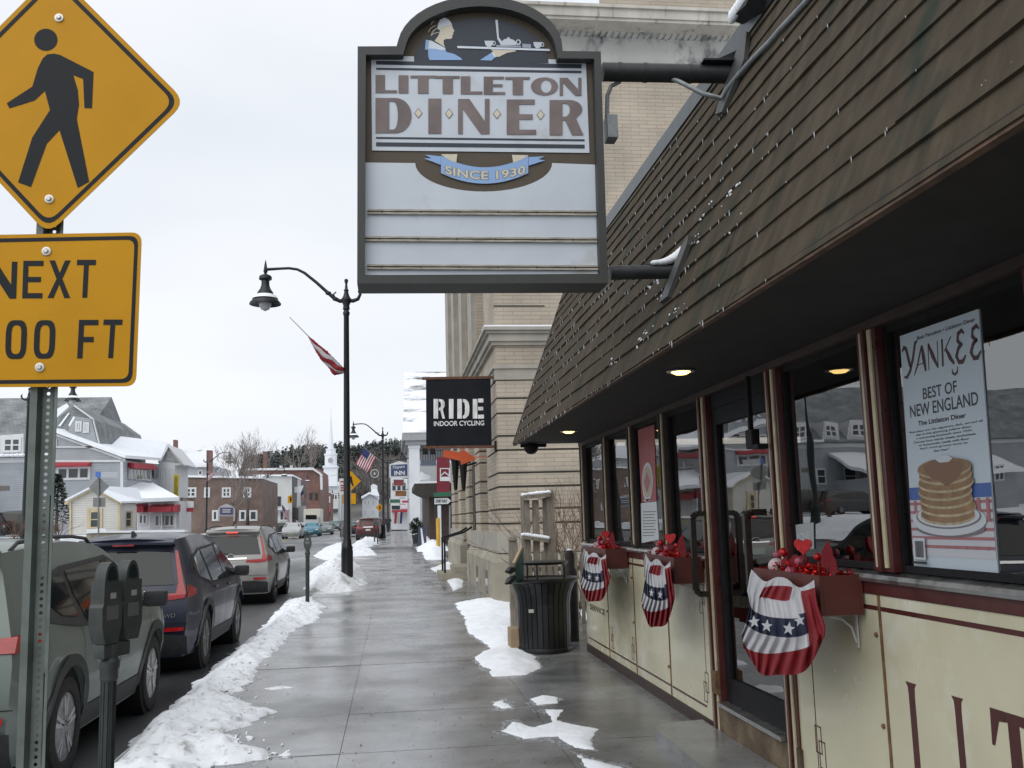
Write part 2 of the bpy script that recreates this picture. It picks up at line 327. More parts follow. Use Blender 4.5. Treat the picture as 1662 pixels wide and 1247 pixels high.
# ---- snow
def snowpatch(name, poly, h, soft, res, rough=.05, edge=.06, base=None, seed=0, mt=None, fine=.012, grow=0.0):
    P = np.array([(p[0], p[1]) for p in poly]); x0, y0 = P.min(0)-.3; x1, y1 = P.max(0)+.3
    nx, ny = max(3, int((x1-x0)/res[0])), max(3, int((y1-y0)/res[1]))
    X = x0+(x1-x0)*np.arange(nx+1)/nx; Y = y0+(y1-y0)*np.arange(ny+1)/ny; GX, GY = np.meshgrid(X, Y, indexing='ij')
    inside = np.zeros(GX.shape, bool); D = np.full(GX.shape, 1e9); n = len(P)
    for i in range(n):
        a = P[i]; b = P[(i+1) % n]; c = ((a[1] > GY) != (b[1] > GY)); den = (b[1]-a[1]) or 1e-9
        inside ^= c & (GX < (b[0]-a[0])*(GY-a[1])/den+a[0])
        ab = b-a; t = np.clip(((GX-a[0])*ab[0]+(GY-a[1])*ab[1])/max(1e-9, ab@ab), 0, 1); D = np.minimum(D, np.hypot(GX-a[0]-t*ab[0], GY-a[1]-t*ab[1]))
    D = np.where(inside, D, -D)+grow; vs = []; keep = {}
    Z = np.zeros(GX.shape); DD = np.zeros(GX.shape)
    for i in range(nx+1):
        for j in range(ny+1):
            if D[i, j] < -.3: DD[i, j] = -1; continue
            x, y = GX[i, j], GY[i, j]
            d = D[i, j]+edge*(nz(x, y, seed, 3.1)+.6*nz(x, y, seed+3, 9)); DD[i, j] = d
            q = 1-math.exp(-max(0, d)/soft)
            Z[i, j] = h*q*(1+.5*nz(x, y, seed+7, 1.3)) + q*rough*(nz(x, y, seed+9, 4)+.5*nz(x, y, seed+1, 11)) + fine*q*nz(x, y, seed, 30) - .004
    mb = MB(); idx = {}
    for i in range(nx):
        for j in range(ny):
            if max(DD[i, j], DD[i+1, j], DD[i, j+1], DD[i+1, j+1]) > 0:
                f = []
                for a, b in ((i, j), (i+1, j), (i+1, j+1), (i, j+1)):
                    if (a, b) not in idx:
                        idx[(a, b)] = len(mb.v); x, y = GX[a, b], GY[a, b]; mb.v.append(Vector((x, y, (base(x, y) if base else gz(y))+Z[a, b] - (.02 if DD[a, b] <= 0 else 0))))
                    f.append(idx[(a, b)])
                mb.f.append(f); mb.mi.append(0)
    return struct(mb.build(name, mt or snowm, smooth=180, recalc=False))
slushm = mat('slush', (.40, .42, .45), .35, var=.25, vs=25)
def _holes(m, sc=22, lo=.44, hi=.56):   # granular, half melted: gaps where the wet slab shows through
    n = m.node_tree.nodes; L = m.node_tree.links; a = n.new('ShaderNodeTexNoise'); a.inputs['Scale'].default_value = sc; a.inputs['Detail'].default_value = 6; a.inputs['Roughness'].default_value = .75
    t = n.new('ShaderNodeTexCoord'); L.new(t.outputs['Object'], a.inputs['Vector']); k = n.new('ShaderNodeMapRange'); k.inputs[1].default_value = lo; k.inputs[2].default_value = hi; L.new(a.outputs['Fac'], k.inputs[0]); L.new(k.outputs[0], n['Principled BSDF'].inputs['Alpha'])
_holes(slushm)
def slush(poly, res, base=None, seed=0, grow=.06, edge=.09): return snowpatch('slush', poly, .005, .03, res, .001, edge, base, seed, slushm, .001, grow)
def kerbbase(x, y): return gz(y) - .13*sm(-1.95, -2.25, x)
Z0 = lambda L, z=0: [tuple(atZ(x, y, z))[:2] for x, y in L]
inner = Z0([(337, 1243), (431, 1234), (440, 1221), (400, 1206), (354, 1190), (401, 1178), (448, 1158), (398, 1141), (371, 1133), (411, 1106), (418, 1083), (451, 1056), (472, 1029), (515, 1008), (527, 988), (505, 975)])
outer = Z0([(470, 972), (411, 1031), (371, 1060), (303, 1115), (219, 1192), (155, 1250)], -.08)
near = [(-2.35, 5), (-2.4, 1), (-1.2, 1), (-1.15, 3), (-1.0, 5), (-1.35, 6.2)]
snowpatch('snow_bank', inner[::1]+outer+near, .13, .22, (.03, .035), .085, .085, kerbbase, 1, None, .022)
snowpatch('snow_bank', Z0([(497, 952), (500, 930), (535, 914), (580, 922), (596, 948), (575, 961), (530, 964)], .05), .50, .6, (.05, .08), .15, .12, kerbbase, 5, None, .04)
snowpatch('snow_bank', Z0([(508, 905), (530, 893), (570, 889), (598, 897), (612, 907), (560, 910), (525, 910)], .1), .34, .9, (.08, .2), .12, .1, kerbbase, 8, None, .04)
snowpatch('snow_bank', [(-2.7, 56), (-1.4, 56), (-1.0, 60), (-1.1, 75), (-1.3, 100), (-1.4, 150), (-2.5, 150), (-2.5, 100), (-2.7, 75)], .25, .5, (.12, .7), .1, .25, kerbbase, 11)
snowpatch('snow_patch', Z0([(738, 983), (775, 977), (828, 976), (846, 1000), (850, 1040), (882, 1084), (850, 1097), (800, 1098), (768, 1068), (795, 1052), (760, 1030), (752, 1005)]), .09, .22, (.035, .05), .03, .05, None, 21, cleansnow)
snowpatch('snow_patch', Z0([(858, 1135), (880, 1128), (908, 1132), (905, 1142), (868, 1146)]), .03, .1, (.02, .03), .01, .03, None, 23, cleansnow)
snowpatch('snow_patch', Z0([(812, 1187), (830, 1168), (868, 1180), (895, 1172), (878, 1150), (915, 1152), (905, 1168), (972, 1185), (962, 1205), (968, 1218), (930, 1214), (905, 1196), (850, 1200)]), .03, .1, (.02, .03), .012, .04, None, 25, cleansnow)
snowpatch('snow_patch', Z0([(930, 1220), (975, 1235), (1020, 1247), (1010, 1262), (950, 1250)]), .025, .1, (.02, .03), .012, .04, None, 26, cleansnow)
snowpatch('snow_patch', Z0([(795, 1140), (820, 1135), (835, 1148), (815, 1152)]), .02, .08, (.02, .03), .01, .05, None, 28, cleansnow)
snowpatch('snow_patch', Z0([(448, 1227), (470, 1212), (480, 1222), (462, 1232)]), .02, .08, (.02, .03), .01, .05, None, 29)
snowpatch('snow_patch', Z0([(425, 1118), (455, 1113), (482, 1116), (440, 1120)]), .015, .08, (.02, .03), .006, .03, None, 30)
snowpatch('snow_patch', Z0([(500, 968), (540, 964), (585, 963), (540, 968)]), .02, .15, (.04, .06), .01, .05, None, 31)
snowpatch('snow_patch', Z0([(697, 925), (730, 914), (752, 918), (752, 950), (735, 957), (722, 937)], .1), .1, .3, (.05, .1), .03, .05, None, 33, cleansnow)
snowpatch('snow_patch', Z0([(668, 880), (695, 872), (725, 880), (727, 906), (685, 907), (680, 892)], .25), .9, 1.6, (.12, .3), .1, .1, lambda x, y: gz(y)-.06, 35, cleansnow)
snowpatch('snow_patch', [(-18.6, 30), (-16.8, 32), (-16.6, 60), (-15.6, 95), (-15.4, 170), (-18.8, 175), (-18.8, 100), (-19.4, 60)], .5, .7, (.25, .8), .15, .3, None, 39)

slush(inner+outer+near, (.03, .04), kerbbase, 61, .07, .12)
for k, P in enumerate(([(738, 983), (775, 977), (828, 976), (846, 1000), (850, 1040), (882, 1084), (850, 1097), (800, 1098), (768, 1068), (795, 1052), (760, 1030), (752, 1005)], [(858, 1135), (880, 1128), (908, 1132), (905, 1142), (868, 1146)], [(812, 1187), (830, 1168), (868, 1180), (895, 1172), (878, 1150), (915, 1152), (905, 1168), (972, 1185), (962, 1205), (968, 1218), (930, 1214), (905, 1196), (850, 1200)], [(930, 1220), (975, 1235), (1020, 1247), (1010, 1262), (950, 1250)], [(795, 1140), (820, 1135), (835, 1148), (815, 1152)], [(448, 1227), (470, 1212), (480, 1222), (462, 1232)])):
    slush(Z0(P), (.02, .03), None, 63+k, .05, .10)
# loose clods of snow and slush along the edge of the near bank
rng = random.Random(21); mb = MB(); edge_ = [Vector((p[0], p[1], 0)) for p in inner]
for k in range(150):
    i = rng.randrange(len(edge_)-1); a, b = edge_[i], edge_[i+1]; q = a+(b-a)*rng.random(); q += Vector((rng.gauss(-.10, .14), rng.gauss(0, .12), 0)); r = min(.026, abs(rng.gauss(0, .010))+.004)
    if q.x > a.x+.12: r *= .5
    o = len(mb.v); inb = q.x < a.x-.05; mb.sphere((q.x, q.y, (.07 if inb else .0)+r*.4), r, 6, sc=(rng.uniform(.7, 1.4), rng.uniform(.7, 1.4), rng.uniform(.5, .9)))
    for v in mb.v[o:]: v += Vector((nz(v.x, v.y, v.z, 60), nz(v.y, v.z, v.x, 60), nz(v.z, v.x, v.y, 60)))*r*1.1
struct(mb.build('snow_clods', snowm, smooth=180, recalc=False), 'stuff')
mb = MB()
for k in range(500):   # grit and wet leaf crumbs on the slabs
    x, y = rng.uniform(-1.9, 2.2), 6.5+rng.random()**1.6*16; r = rng.uniform(.002, .006); mb.sphere((x, y, gz(y)+r*.3), r, 5, sc=(rng.uniform(.7, 1.8), rng.uniform(.7, 1.8), .6))
struct(mb.build('grit', mat('grit', (.05, .042, .035), .9, var=.4, vs=30), recalc=False), 'stuff')
# ============================================================ DINER
XW = 2.5
cream = mat('cream_enamel', (.60, .57, .405), .2, var=.07, vs=2.2, rvar=.12, spec=.4, dirt=(.70, .69, .61), ds=1.3, dt=.55)
maroon = mat('maroon_enamel', (.075, .018, .016), .35, var=.2, vs=8, rvar=.1)
rustm = mat('rusty_joint', (.16, .09, .045), .85, var=.5, vs=14)
brownm = mat('dark_brown_trim', (.045, .028, .022), .55, var=.3, vs=9)
creamtrim = mat('cream_trim', (.50, .45, .30), .5, var=.15, vs=14)
steelm = mat('stainless_sill', (.45, .45, .44), .32, metal=.9, var=.15, vs=12, rvar=.1)
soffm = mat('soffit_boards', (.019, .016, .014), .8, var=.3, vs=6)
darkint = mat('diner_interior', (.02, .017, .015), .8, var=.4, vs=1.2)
blackm = mat('black_metal', (.010, .010, .011), .6, var=.3, vs=20, spec=.2)
panem = glassmat('window_glass', (.9, .93, .93), wav=.035, wsc=1.7, ior=3.3)
shing = mat('weathered_shingle', (.066, .053, .037), .9, var=.28, vs=5, bump=.35, bs=30, spec=.15, stretch=(1, 1.8, .6), dirt=(.028, .036, .027), ds=1.8, dt=.54)
diner = thing('diner', (XW, 6, 0), 'long low diner with cream enamel panels, big plate windows and a brown shingled overhanging roof', 'diner')
YE, YN = 12.6, -4.5
# cream panels with rusty seams between
seams = [12.6, 11.27, 10.0, 8.75, 7.55]; rs = [5.93, 4.8, 3.0, 1.2, -.6, -2.4, -4.5]
for A in (seams, rs):
    for a, b in zip(A[:-1], A[1:]):
        mb = MB(); mb.box(XW, XW+.06, b+.008, a-.008, .10, 1.285); mb.build('wall_panel', cream, diner)
    for a in A[1:-1]: mb = MB(); mb.box(XW-.006, XW+.05, a-.011, a+.011, .02, 1.285); mb.build('panel_seam', rustm, diner)
for A in (seams, rs):
    for a in A[1:-1]:
        for k, zz in enumerate((.35, .62, .88, 1.08)):
            if (k+int(a*10)) % 2: mb = MB(); mb.sphere((XW-.004, a+.05, zz), .014, 8); mb.build('panel_bolt', rustm, diner, smooth=180)
mb = MB(); mb.box(XW-.012, XW+.06, 7.55, YE, 0, .098); mb.box(XW-.012, XW+.06, YN, 5.93, 0, .098); mb.build('skirting', brownm, diner)
mb = MB(); mb.box(XW-.008, XW+.06, 7.52, YE, 1.288, 1.352); mb.box(XW-.008, XW+.06, YN, 5.935, 1.288, 1.352); mb.build('band', maroon, diner)
mb = MB()
for a, b in ((7.5, YE+.02), (YN, 5.94)):
    mb.prism([(XW+.06, a, 1.354), (XW-.03, a, 1.354), (XW-.034, a, 1.372), (XW-.02, a, 1.392), (XW+.06, a, 1.41)], (0, b-a, 0))
mb.build('window_sill', steelm, diner)
# pinstripes and corner motifs
mb = MB(); pin = lambda y0, y1, z0, z1: mb.box(XW-.0022, XW+.001, y0, y1, z0, z1)
pin(YN, 5.74, 1.205, 1.228); pin(7.75, 12.5, 1.215, 1.235)
for a, b in ((7.75, 8.72), (8.78, 9.97), (10.03, 11.24), (11.3, 12.5)): pin(a, b, .178, .196)
def motif(y, z, w=.085, h=.16, sgn=1):
    for k in range(2):
        yy = y+sgn*k*w*.5; zz = z-k*h*.5
        for q in (pin(yy, yy+.008, zz, zz+h), pin(yy+w-.008, yy+w, zz, zz+h), pin(yy, yy+w, zz, zz+.008), pin(yy, yy+w, zz+h-.008, zz+h)): pass
motif(7.68, .30); motif(10.08, .30); motif(11.10, .30, sgn=-1); motif(5.62, .30, sgn=-1); motif(7.68, 1.0); pin(7.72, 7.728, .45, .95)
pin(5.68, 5.688, .2, 1.2)
mb.build('pinstripe', maroon, diner)
# lettering on the cream panels: serif capitals
def ser(L):
    s = [(0, 0), (.2, .06)]
    st = lambda x0, x1: [(x0-.10, 0), (x0-.02, .035), (x0, .10), (x0, .90), (x0-.02, .965), (x0-.10, 1), (x1+.10, 1), (x1+.02, .965), (x1, .9), (x1, .1), (x1+.02, .035), (x1+.1, 0)]
    if L == 'I': return [st(.38, .62)]
    if L == 'L': return [[(.1, 0), (.18, .035), (.2, .1), (.2, .9), (.18, .965), (.1, 1), (.54, 1), (.46, .965), (.44, .9), (.44, .055), (.8, .06), (.92, .2), (1.0, .22), (.96, 0)]]
    if L == 'T': return [[(.28, 0), (.36, .035), (.38, .1), (.38, .93), (.18, .92), (.04, .74), (-.02, .74), (.0, 1), (1.0, 1), (1.02, .74), (.96, .74), (.82, .92), (.62, .93), (.62, .1), (.64, .035), (.72, 0)]]
    if L == 'E': return [[(.1, 0), (.2, .05), (.2, .95), (.1, 1), (.92, 1), (.95, .76), (.88, .76), (.78, .93), (.44, .94), (.44, .54), (.68, .54), (.72, .64), (.77, .64), (.77, .36), (.72, .36), (.68, .47), (.44, .47), (.44, .06), (.8, .07), (.92, .26), (.99, .26), (.95, 0)]]
    if L == 'N': return [[(.05, 0), (.14, .05), (.14, .95), (.05, 1), (.3, 1), (.8, .3), (.8, .95), (.71, 1), (1.0, 1), (.9, .95), (.9, 0), (.82, 0), (.24, .8), (.24, .05), (.33, 0)]]
    if L == 'O': return [ell(.5, .5, .5, .5, 24), ell(.5, .5, .26, .44, 24)]
mb = MB(); y = 4.62
for L, wd in zip('LITTLETON', (.22, .20, .30, .30, .26, .30, .30, .36, .34)):
    if L == 'L' and wd == .22:
        y0 = 4.62
    polys = ser(L); mb.plate([[(p, q) for p, q in P] for P in polys], lambda p, q: (XW-.0006, y-wd*p, .30+.585*q), (-.002, 0, 0)); y -= wd*1.0+.14
mb.build('lettering', maroon, diner)
mb = MB()
text(mb, 'SERVICE', lambda u, v: Vector((XW-.002, 12.36-u*.9, .555+v*.07)), bold=.02)
mb.build('lettering', brownm, diner)
# window posts : maroon frame with two cream strips
posts = [(12.6, 12.42), (11.22, 11.06), (9.98, 9.80), (8.74, 8.58), (7.58, 7.36), (6.12, 5.92), (4.80, 4.60), (3.42, 3.18), (1.9, 1.7), (.4, .2), (-1.2, -1.4), (-3, -3.2)]
for i, (a, b) in enumerate(posts):
    z0 = .0 if i in (4, 5) else 1.412
    mb = MB(); mb.box(XW-.012, XW+.11, b, a, z0, 2.68, 0)
    c = (a+b)/2; t = (a-b)*.16
    mb.box(XW-.022, XW-.0125, c-t*1.9, c-t*.9, z0+.02, 2.66, 1); mb.box(XW-.022, XW-.0125, c+t*.9, c+t*1.9, z0+.02, 2.66, 1)
    mb.box(XW-.036, XW-.0125, c-t*.45, c+t*.45, z0+.0, 2.67, 0)
    mb.build('window_post', [maroon if i > 3 else brownm, creamtrim], diner)
for i, ((a0, a), (b, b1)) in enumerate(zip(posts[:-1], posts[1:])):
    if i == 4: continue
    mb = MB(); e = .035
    for q in ((a-e, a, 1.412, 2.66), (b, b+e, 1.412, 2.66), (b+e, a-e, 1.412, 1.412+e), (b+e, a-e, 2.66-e, 2.66)): mb.box(XW+.03, XW+.075, q[0]+.001, q[1]-.001, q[2], q[3])
    wn = mb.build('window', blackm, diner); mb = MB(); mb.add([(XW+.05, b+e, 1.447), (XW+.05, a-e, 1.447), (XW+.05, a-e, 2.625), (XW+.05, b+e, 2.625)], [(3, 2, 1, 0)]); mb.build('pane', panem, wn, recalc=False)
# header, soffit, interior
mb = MB(); mb.box(XW-.03, XW+.12, YN, YE, 2.662, 2.71); mb.build('header', brownm, diner)
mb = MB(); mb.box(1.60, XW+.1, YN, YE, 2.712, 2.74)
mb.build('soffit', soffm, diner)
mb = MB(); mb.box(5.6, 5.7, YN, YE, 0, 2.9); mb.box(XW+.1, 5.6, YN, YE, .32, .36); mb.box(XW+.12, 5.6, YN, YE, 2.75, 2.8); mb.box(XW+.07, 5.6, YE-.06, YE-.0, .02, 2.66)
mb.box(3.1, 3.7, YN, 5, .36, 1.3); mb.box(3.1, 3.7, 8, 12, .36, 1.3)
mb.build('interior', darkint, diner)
# mansard roof: slab + courses + coping
E0 = Vector((1.60, 0, 2.70)); E1 = Vector((2.41, 0, 4.94)); SD = (E1-E0).normalized(); SN = Vector((-SD.z, 0, SD.x)); SLEN = (E1-E0).length
mb = MB(); mb.prism([(E0.x+.03, YN, 2.745), (E1.x+.03, YN, 4.93), (8.2, YN, 4.93), (8.2, YN, 2.82), (XW+.2, YN, 2.82), (XW+.2, YN, 2.745)], (0, YE-YN-.03, 0))
roof = mb.build('roof', shing, diner)
rng = random.Random(3); NC = 14; ex = SLEN/NC; mb = MB(); edges = []
for k in range(NC):
    y = YN - rng.random()
    while y < YE:
        L = rng.uniform(1.6, 3.6); a, b = max(y, YN), min(y+L-.0015, YE); y += L
        if b-a < .03: continue
        n = max(2, int((b-a)/.16)); dl = rng.uniform(-.004, .004); th = rng.uniform(.012, .019); sag = rng.uniform(-.008, .008)
        top = []; low = []; lowb = []
        for i in range(n+1):
            yy = a+(b-a)*i/n; q = i/n
            s0 = k*ex+dl+.006*nz(yy, k*3.1, 0, 2.5)+sag*(q-.5); tt = th+.008*abs(nz(yy, k*2.3, 4, 1.7))
            s0 = max(s0, -.004)
            pt = lambda s, o: E0+SD*s+SN*o+Vector((0, yy, 0))
            low.append(pt(s0, tt)); lowb.append(pt(s0, -.005)); top.append(pt(min((k+1)*ex+.02, SLEN), .003))
            edges.append((yy, k, low[-1]))
        V = low+lowb+top; m = n+1
        mb.add(V, [(i, i+1, 2*m+i+1, 2*m+i) for i in range(n)]+[(m+i, m+i+1, i+1, i) for i in range(n)]+[(0, 2*m, m), (n, m+n, 2*m+n)])
mb.build('shingles', shing, roof, recalc=False)
copm = mat('dark_coping', (.035, .045, .05), .35, metal=.3, var=.2, vs=8)
mb = MB(); mb.box(E1.x-.05, E1.x+.12, YN, YE+.02, 4.935, 5.0); mb.box(E1.x-.055, E1.x-.03, YN, YE+.02, 4.86, 4.936); mb.build('coping', copm, roof)
mb = MB(); mb.beam((E0.x+.0, YE, 2.72), (E1.x, YE, 4.93), .03, .07, up=(0, 1, 0)); mb.build('rake_trim', brownm, roof)
mb = MB(); mb.prism([(1.59, YN, 2.69), (1.625, YN, 2.69), (1.64, YN, 2.748), (1.61, YN, 2.748)], (0, YE-YN, 0)); mb.build('eave_trim', mat('rusty_drip_edge', (.09, .05, .03), .7, var=.5, vs=12), roof)
# door : deep set glass door with pull handles, its sill and concrete foundation
door = MB()
for q in ((6.12, 6.22, .30, 2.55), (7.26, 7.36, .30, 2.55), (6.22, 7.26, .30, .48), (6.22, 7.26, 2.42, 2.55)): door.box(XW+.035, XW+.085, q[0]+.002, q[1]-.002, q[2], q[3])
door = door.build('door', blackm, diner)
mb = MB(); mb.add([(XW+.06, 6.22, .48), (XW+.06, 7.26, .48), (XW+.06, 7.26, 2.42), (XW+.06, 6.22, 2.42)], [(3, 2, 1, 0)]); mb.build('pane', panem, door, recalc=False)
bronze = mat('bronze_pull', (.035, .028, .022), .4, metal=.4, var=.3, vs=15)
def pull(x, y, z0, z1, reach):
    mb = MB(); p = [(x+reach, y, z1), (x+.03, y, z1), (x, y, z1-.03), (x, y, z0+.03), (x+.03, y, z0), (x+reach, y, z0)]
    for a, b in zip(p[:-1], p[1:]): mb.beam(a, b, .042, .042, up=(0, 1, 0))
    return mb
pull(XW-.10, 6.36, 1.16, 1.73, .14).build('handle', bronze, door)
pull(XW-.13, 7.47, 1.10, 1.73, .12).build('handle', bronze, diner)
mb = MB(); mb.box(XW+.03, XW+.1, 6.12, 7.36, 2.552, 2.66); mb.build('transom', blackm, diner)
mb = MB(); mb.box(XW-.05, XW+.12, 6.13, 7.35, .27, .298); mb.build('threshold', steelm, diner)
mb = MB(); mb.box(XW-.02, XW+.14, 5.9, 7.54, -.05, .268); mb.build('foundation', mat('stained_concrete', (.13, .095, .06), .85, var=.5, vs=5, bump=.5, bs=30), diner)
mb = MB(); mb.beam((XW-.06, 6.28, 2.66), (XW-.06, 6.28, 2.28), .03, .03); mb.bbox(XW-.09, XW-.03, 6.2, 6.32, 2.16, 2.29, .01); mb.box(XW-.09, XW+.0, 6.10, 6.2, 2.15, 2.18); mb.build('door_closer', blackm, diner)
mb = MB(); mb.bbox(XW-.05, XW-.01, 7.36, 7.46, .35, .52, .006); mb.build('hinge', rustm, diner)
# end wall towards the brick building, side post
mb = MB(); mb.box(XW+.12, 8, YE-.12, YE-.02, 0, 2.66); mb.build('end_wall', cream, diner)
# concrete step in front of the door
mb = MB(); P = [(1.98, 5.2), (2.02, 7.6), (2.1, 7.75), (2.47, 7.8), (2.47, 5.2)]
mb.prism([(x, y, -.02) for x, y in P], (0, 0, .10)); o = mb.build('door_step', walkm); struct(o)
# icicles and clinging snow
icem = mat('ice', (.6, .64, .68), .15, spec=.6)
rng = random.Random(11); mb = MB()
for yy, k, p in edges:
    if yy < 2.0: continue
    dens = .4 if nz(yy, k*5.3, 2, .8) > -.05 else .1
    if k > 9: dens *= .35
    for _ in range(2 if yy > 4.5 else 1):
        if rng.random() < dens:
            L = rng.choice((.012, .018, .02, .03, .045)) if yy < 8 else rng.choice((.03, .04, .055)); r = rng.uniform(.003, .0048); L *= min(1, yy/5.5); r *= min(1, yy/5.5)
            q = p+SN*.002+Vector((0, rng.uniform(-.08, .08), .002))
            mb.lathe([(r, 0), (r*.8, -L*.5), (.0008, -L)], q, 5)
struct(mb.build('icicles', icem, smooth=180, recalc=False), 'stuff')
mb = MB()
for px, py in ((1095, 517), (1050, 545), (1000, 587), (1187, 322), (1205, 360), (1590, 155), (1150, 345), (1640, 120), (1110, 500), (1130, 395), (1075, 480), (1060, 470), (1040, 560)):
    d = ray(px, py); t = (E0-CAM).dot(SN)/d.dot(SN); c = CAM+d*t
    n = rng.randint(4, 7)
    for i in range(n):
        q = c+Vector((0, rng.uniform(-.18, .18)*min(1, c.y/6), 0))+SD*rng.uniform(-.03, .05)+SN*.013
        mb.sphere(q, rng.uniform(.006, .016)*(c.y/6.5 if c.y < 8 else 1.2)*(.6 if c.y < 4.5 else 1), 7, sc=(.5, rng.uniform(1, 3), .7))
struct(mb.build('roof_snow', cleansnow, smooth=180), 'stuff')
# soffit lights
lampglow = mat('lit_bulb_lens', (1, .8, .4), .4, emit=(1.0, .66, .22), es=3.5)
for i, (px, py, lab) in enumerate(((1105, 604, 'lit yellow recessed light in the diner soffit near the door'), (923, 701, 'lit yellow recessed light in the soffit at the far end of the diner'))):
    p = atZ(px, py, 2.70); r = thing('recessed_light', (p.x, p.y, 2.71), lab, 'ceiling light', 'soffit lights of the diner')
    mb = MB(); mb.lathe([(.075, 0), (.095, 0), (.10, -.008), (.092, -.014), (.075, -.012)], (p.x, p.y, 2.711), 20); mb.build('trim_ring', steelm, r, smooth=40)
    mb = MB(); mb.lathe([(.001, -.032), (.04, -.028), (.068, -.012), (.074, -.002)], (p.x, p.y, 2.711), 20); mb.build('lens', lampglow, r, smooth=60)
p = at(862, 724, 12.45); cd = thing('security_camera', (p.x, p.y, 2.70), 'small black dome camera under the far corner of the diner eave', 'camera')
mb = MB(); mb.lathe([(.02, .0), (.09, -.01), (.10, -.05), (.085, -.10), (.05, -.135), (.005, -.145)], (p.x, p.y, 2.71), 16); mb.build('dome', blackm, cd, smooth=50)
mb = MB(); mb.box(p.x-.14, p.x+.2, p.y-.03, p.y+.03, 2.66, 2.70); mb.build('mount', blackm, cd)
# ============================================================ DINER SIGN (hangs over the sidewalk)
SY = 5.77
def Q(x, y, Y=SY): return at(560+.3928*x, .3929*y, Y)
signgrey = mat('sign_frame_grey', (.040, .041, .040), .55, var=.12, vs=6)
signbrown = mat('sign_brown', (.075, .058, .038), .6, var=.08, vs=4)
signwhite = mat('sign_white_acrylic', (.53, .58, .645), .35, var=.06, vs=3, dirt=(.43, .44, .43), ds=2.6, dt=.56)
navy = mat('sign_navy', (.022, .03, .045), .5)
letg = mat('sign_letter_taupe', (.16, .125, .12), .5, var=.28, vs=5)
lblue = mat('sign_light_blue', (.25, .40, .66), .5); face = mat('sign_cream', (.60, .55, .44), .5); pale = mat('sign_pale', (.62, .68, .75), .5)
p0 = Q(573, 1190); dsn = thing('hanging_sign', (p0.x, SY, p0.z), 'big grey framed diner sign with arched top hung on two beams over the sidewalk', 'sign')
arch = lambda a, b, cy, n=22: [(557+a*cos(t), cy-b*sin(t)) for t in [pi-pi*i/n for i in range(n+1)]]
outer_ = [(52, 192), (213, 191)]+arch(341, 214, 197)[1:-1]+[(900, 211), (1057, 213), (1087, 1170), (50, 1172)]
inner_ = [(86, 226), (240, 226)]+[(p[0]+3, p[1]) for p in arch(312, 186, 212)[1:-1]]+[(880, 241), (1030, 243), (1054, 1134), (80, 1138)]
ff = lambda Y: (lambda x, y: Q(x, y, Y))
mb = MB(); mb.plate([outer_, inner_], ff(5.70), (0, .26, 0)); fr = mb.build('frame', signgrey, dsn)
mb = MB(); mb.plate([inner_], ff(5.775), (0, .1, 0)); mb.build('face_panel', signbrown, dsn)
lay = lambda k: ff(SY-.0015*k)
mb = MB(); mb.plate([[(108, 232), (285, 233), (285, 250), (838, 262), (838, 245), (995, 250), (1010, 632), (112, 622)]], lay(1), (0, 0, 0)); mb.build('name_panel', signwhite, dsn, recalc=False)
arc2 = [(573+283*cos(t), 674+118*sin(t)) for t in [pi-pi*i/24 for i in range(25)]]
mb = MB(); mb.plate([[(82, 672)]+arc2+[(1040, 681), (1055, 1132), (82, 1137)]], lay(1), (0, 0, 0)); mb.build('message_panel', signwhite, dsn, recalc=False)
mb = MB(); mb.plate([[(563+278*cos(t), 262-186*sin(t)) for t in [pi*i/24 for i in range(25)]]], lay(2), (0, 0, 0))
for a in ([(128, 252), (977, 266), (977, 283), (128, 267)], [(128, 280), (977, 293), (977, 303), (128, 289)], [(128, 566), (990, 576), (990, 584), (128, 574)], [(128, 588), (990, 598), (990, 614), (128, 605)]): mb.plate([a], lay(2.2), (0, 0, 0))
mb.build('navy_ground', navy, dsn, recalc=False)
def G(L):   # heavy-left display capitals
    if L == 'L': return [[(0, 0), (1, 0), (1, .15), (.44, .15), (.44, 1), (0, 1)]]
    if L == 'I': return [[(0, 0), (1, 0), (1, 1), (0, 1)]]
    if L == 'T': return [[(.29, 0), (.73, 0), (.73, .86), (1.02, .86), (1.02, 1), (-.02, 1), (-.02, .86), (.29, .86)]]
    if L == 'E': return [[(0, 0), (1, 0), (1, .14), (.42, .14), (.42, .43), (.88, .43), (.88, .58), (.42, .58), (.42, .86), (.95, .86), (.95, 1), (0, 1)]]
    if L == 'O': return [ell(.5, .5, .5, .5, 26), ell(.56, .5, .2, .36, 26)]
    if L == 'N': return [[(0, 0), (.15, 0), (.15, .72), (.72, 0), (1, 0), (1, 1), (.85, 1), (.85, .36), (.36, 1), (0, 1)]]
    if L == 'D': return [[(0, 0), (.55, 0)]+[(.55+.45*sin(t), .5-.5*cos(t)) for t in [pi*i/14 for i in range(1, 14)]]+[(.55, 1), (0, 1)], [(.38, .1), (.5, .1)]+[(.5+.12*sin(t), .5-.4*cos(t)) for t in [pi*i/10 for i in range(1, 10)]]+[(.5, .9), (.38, .9)]]
    if L == 'R': return [[(0, 0), (.38, 0), (.38, .42), (.46, .42), (.66, 0), (1.0, 0), (.97, .05), (.78, .47)]+[(.58+.38*sin(t), .74-.26*cos(t)) for t in [.7+(pi-.7)*i/10 for i in range(11)]]+[(0, 1)], [(.38, .52), (.5, .53), (.58, .62), (.6, .74), (.56, .86), (.48, .9), (.38, .9)]]
mbs = (MB(), MB())
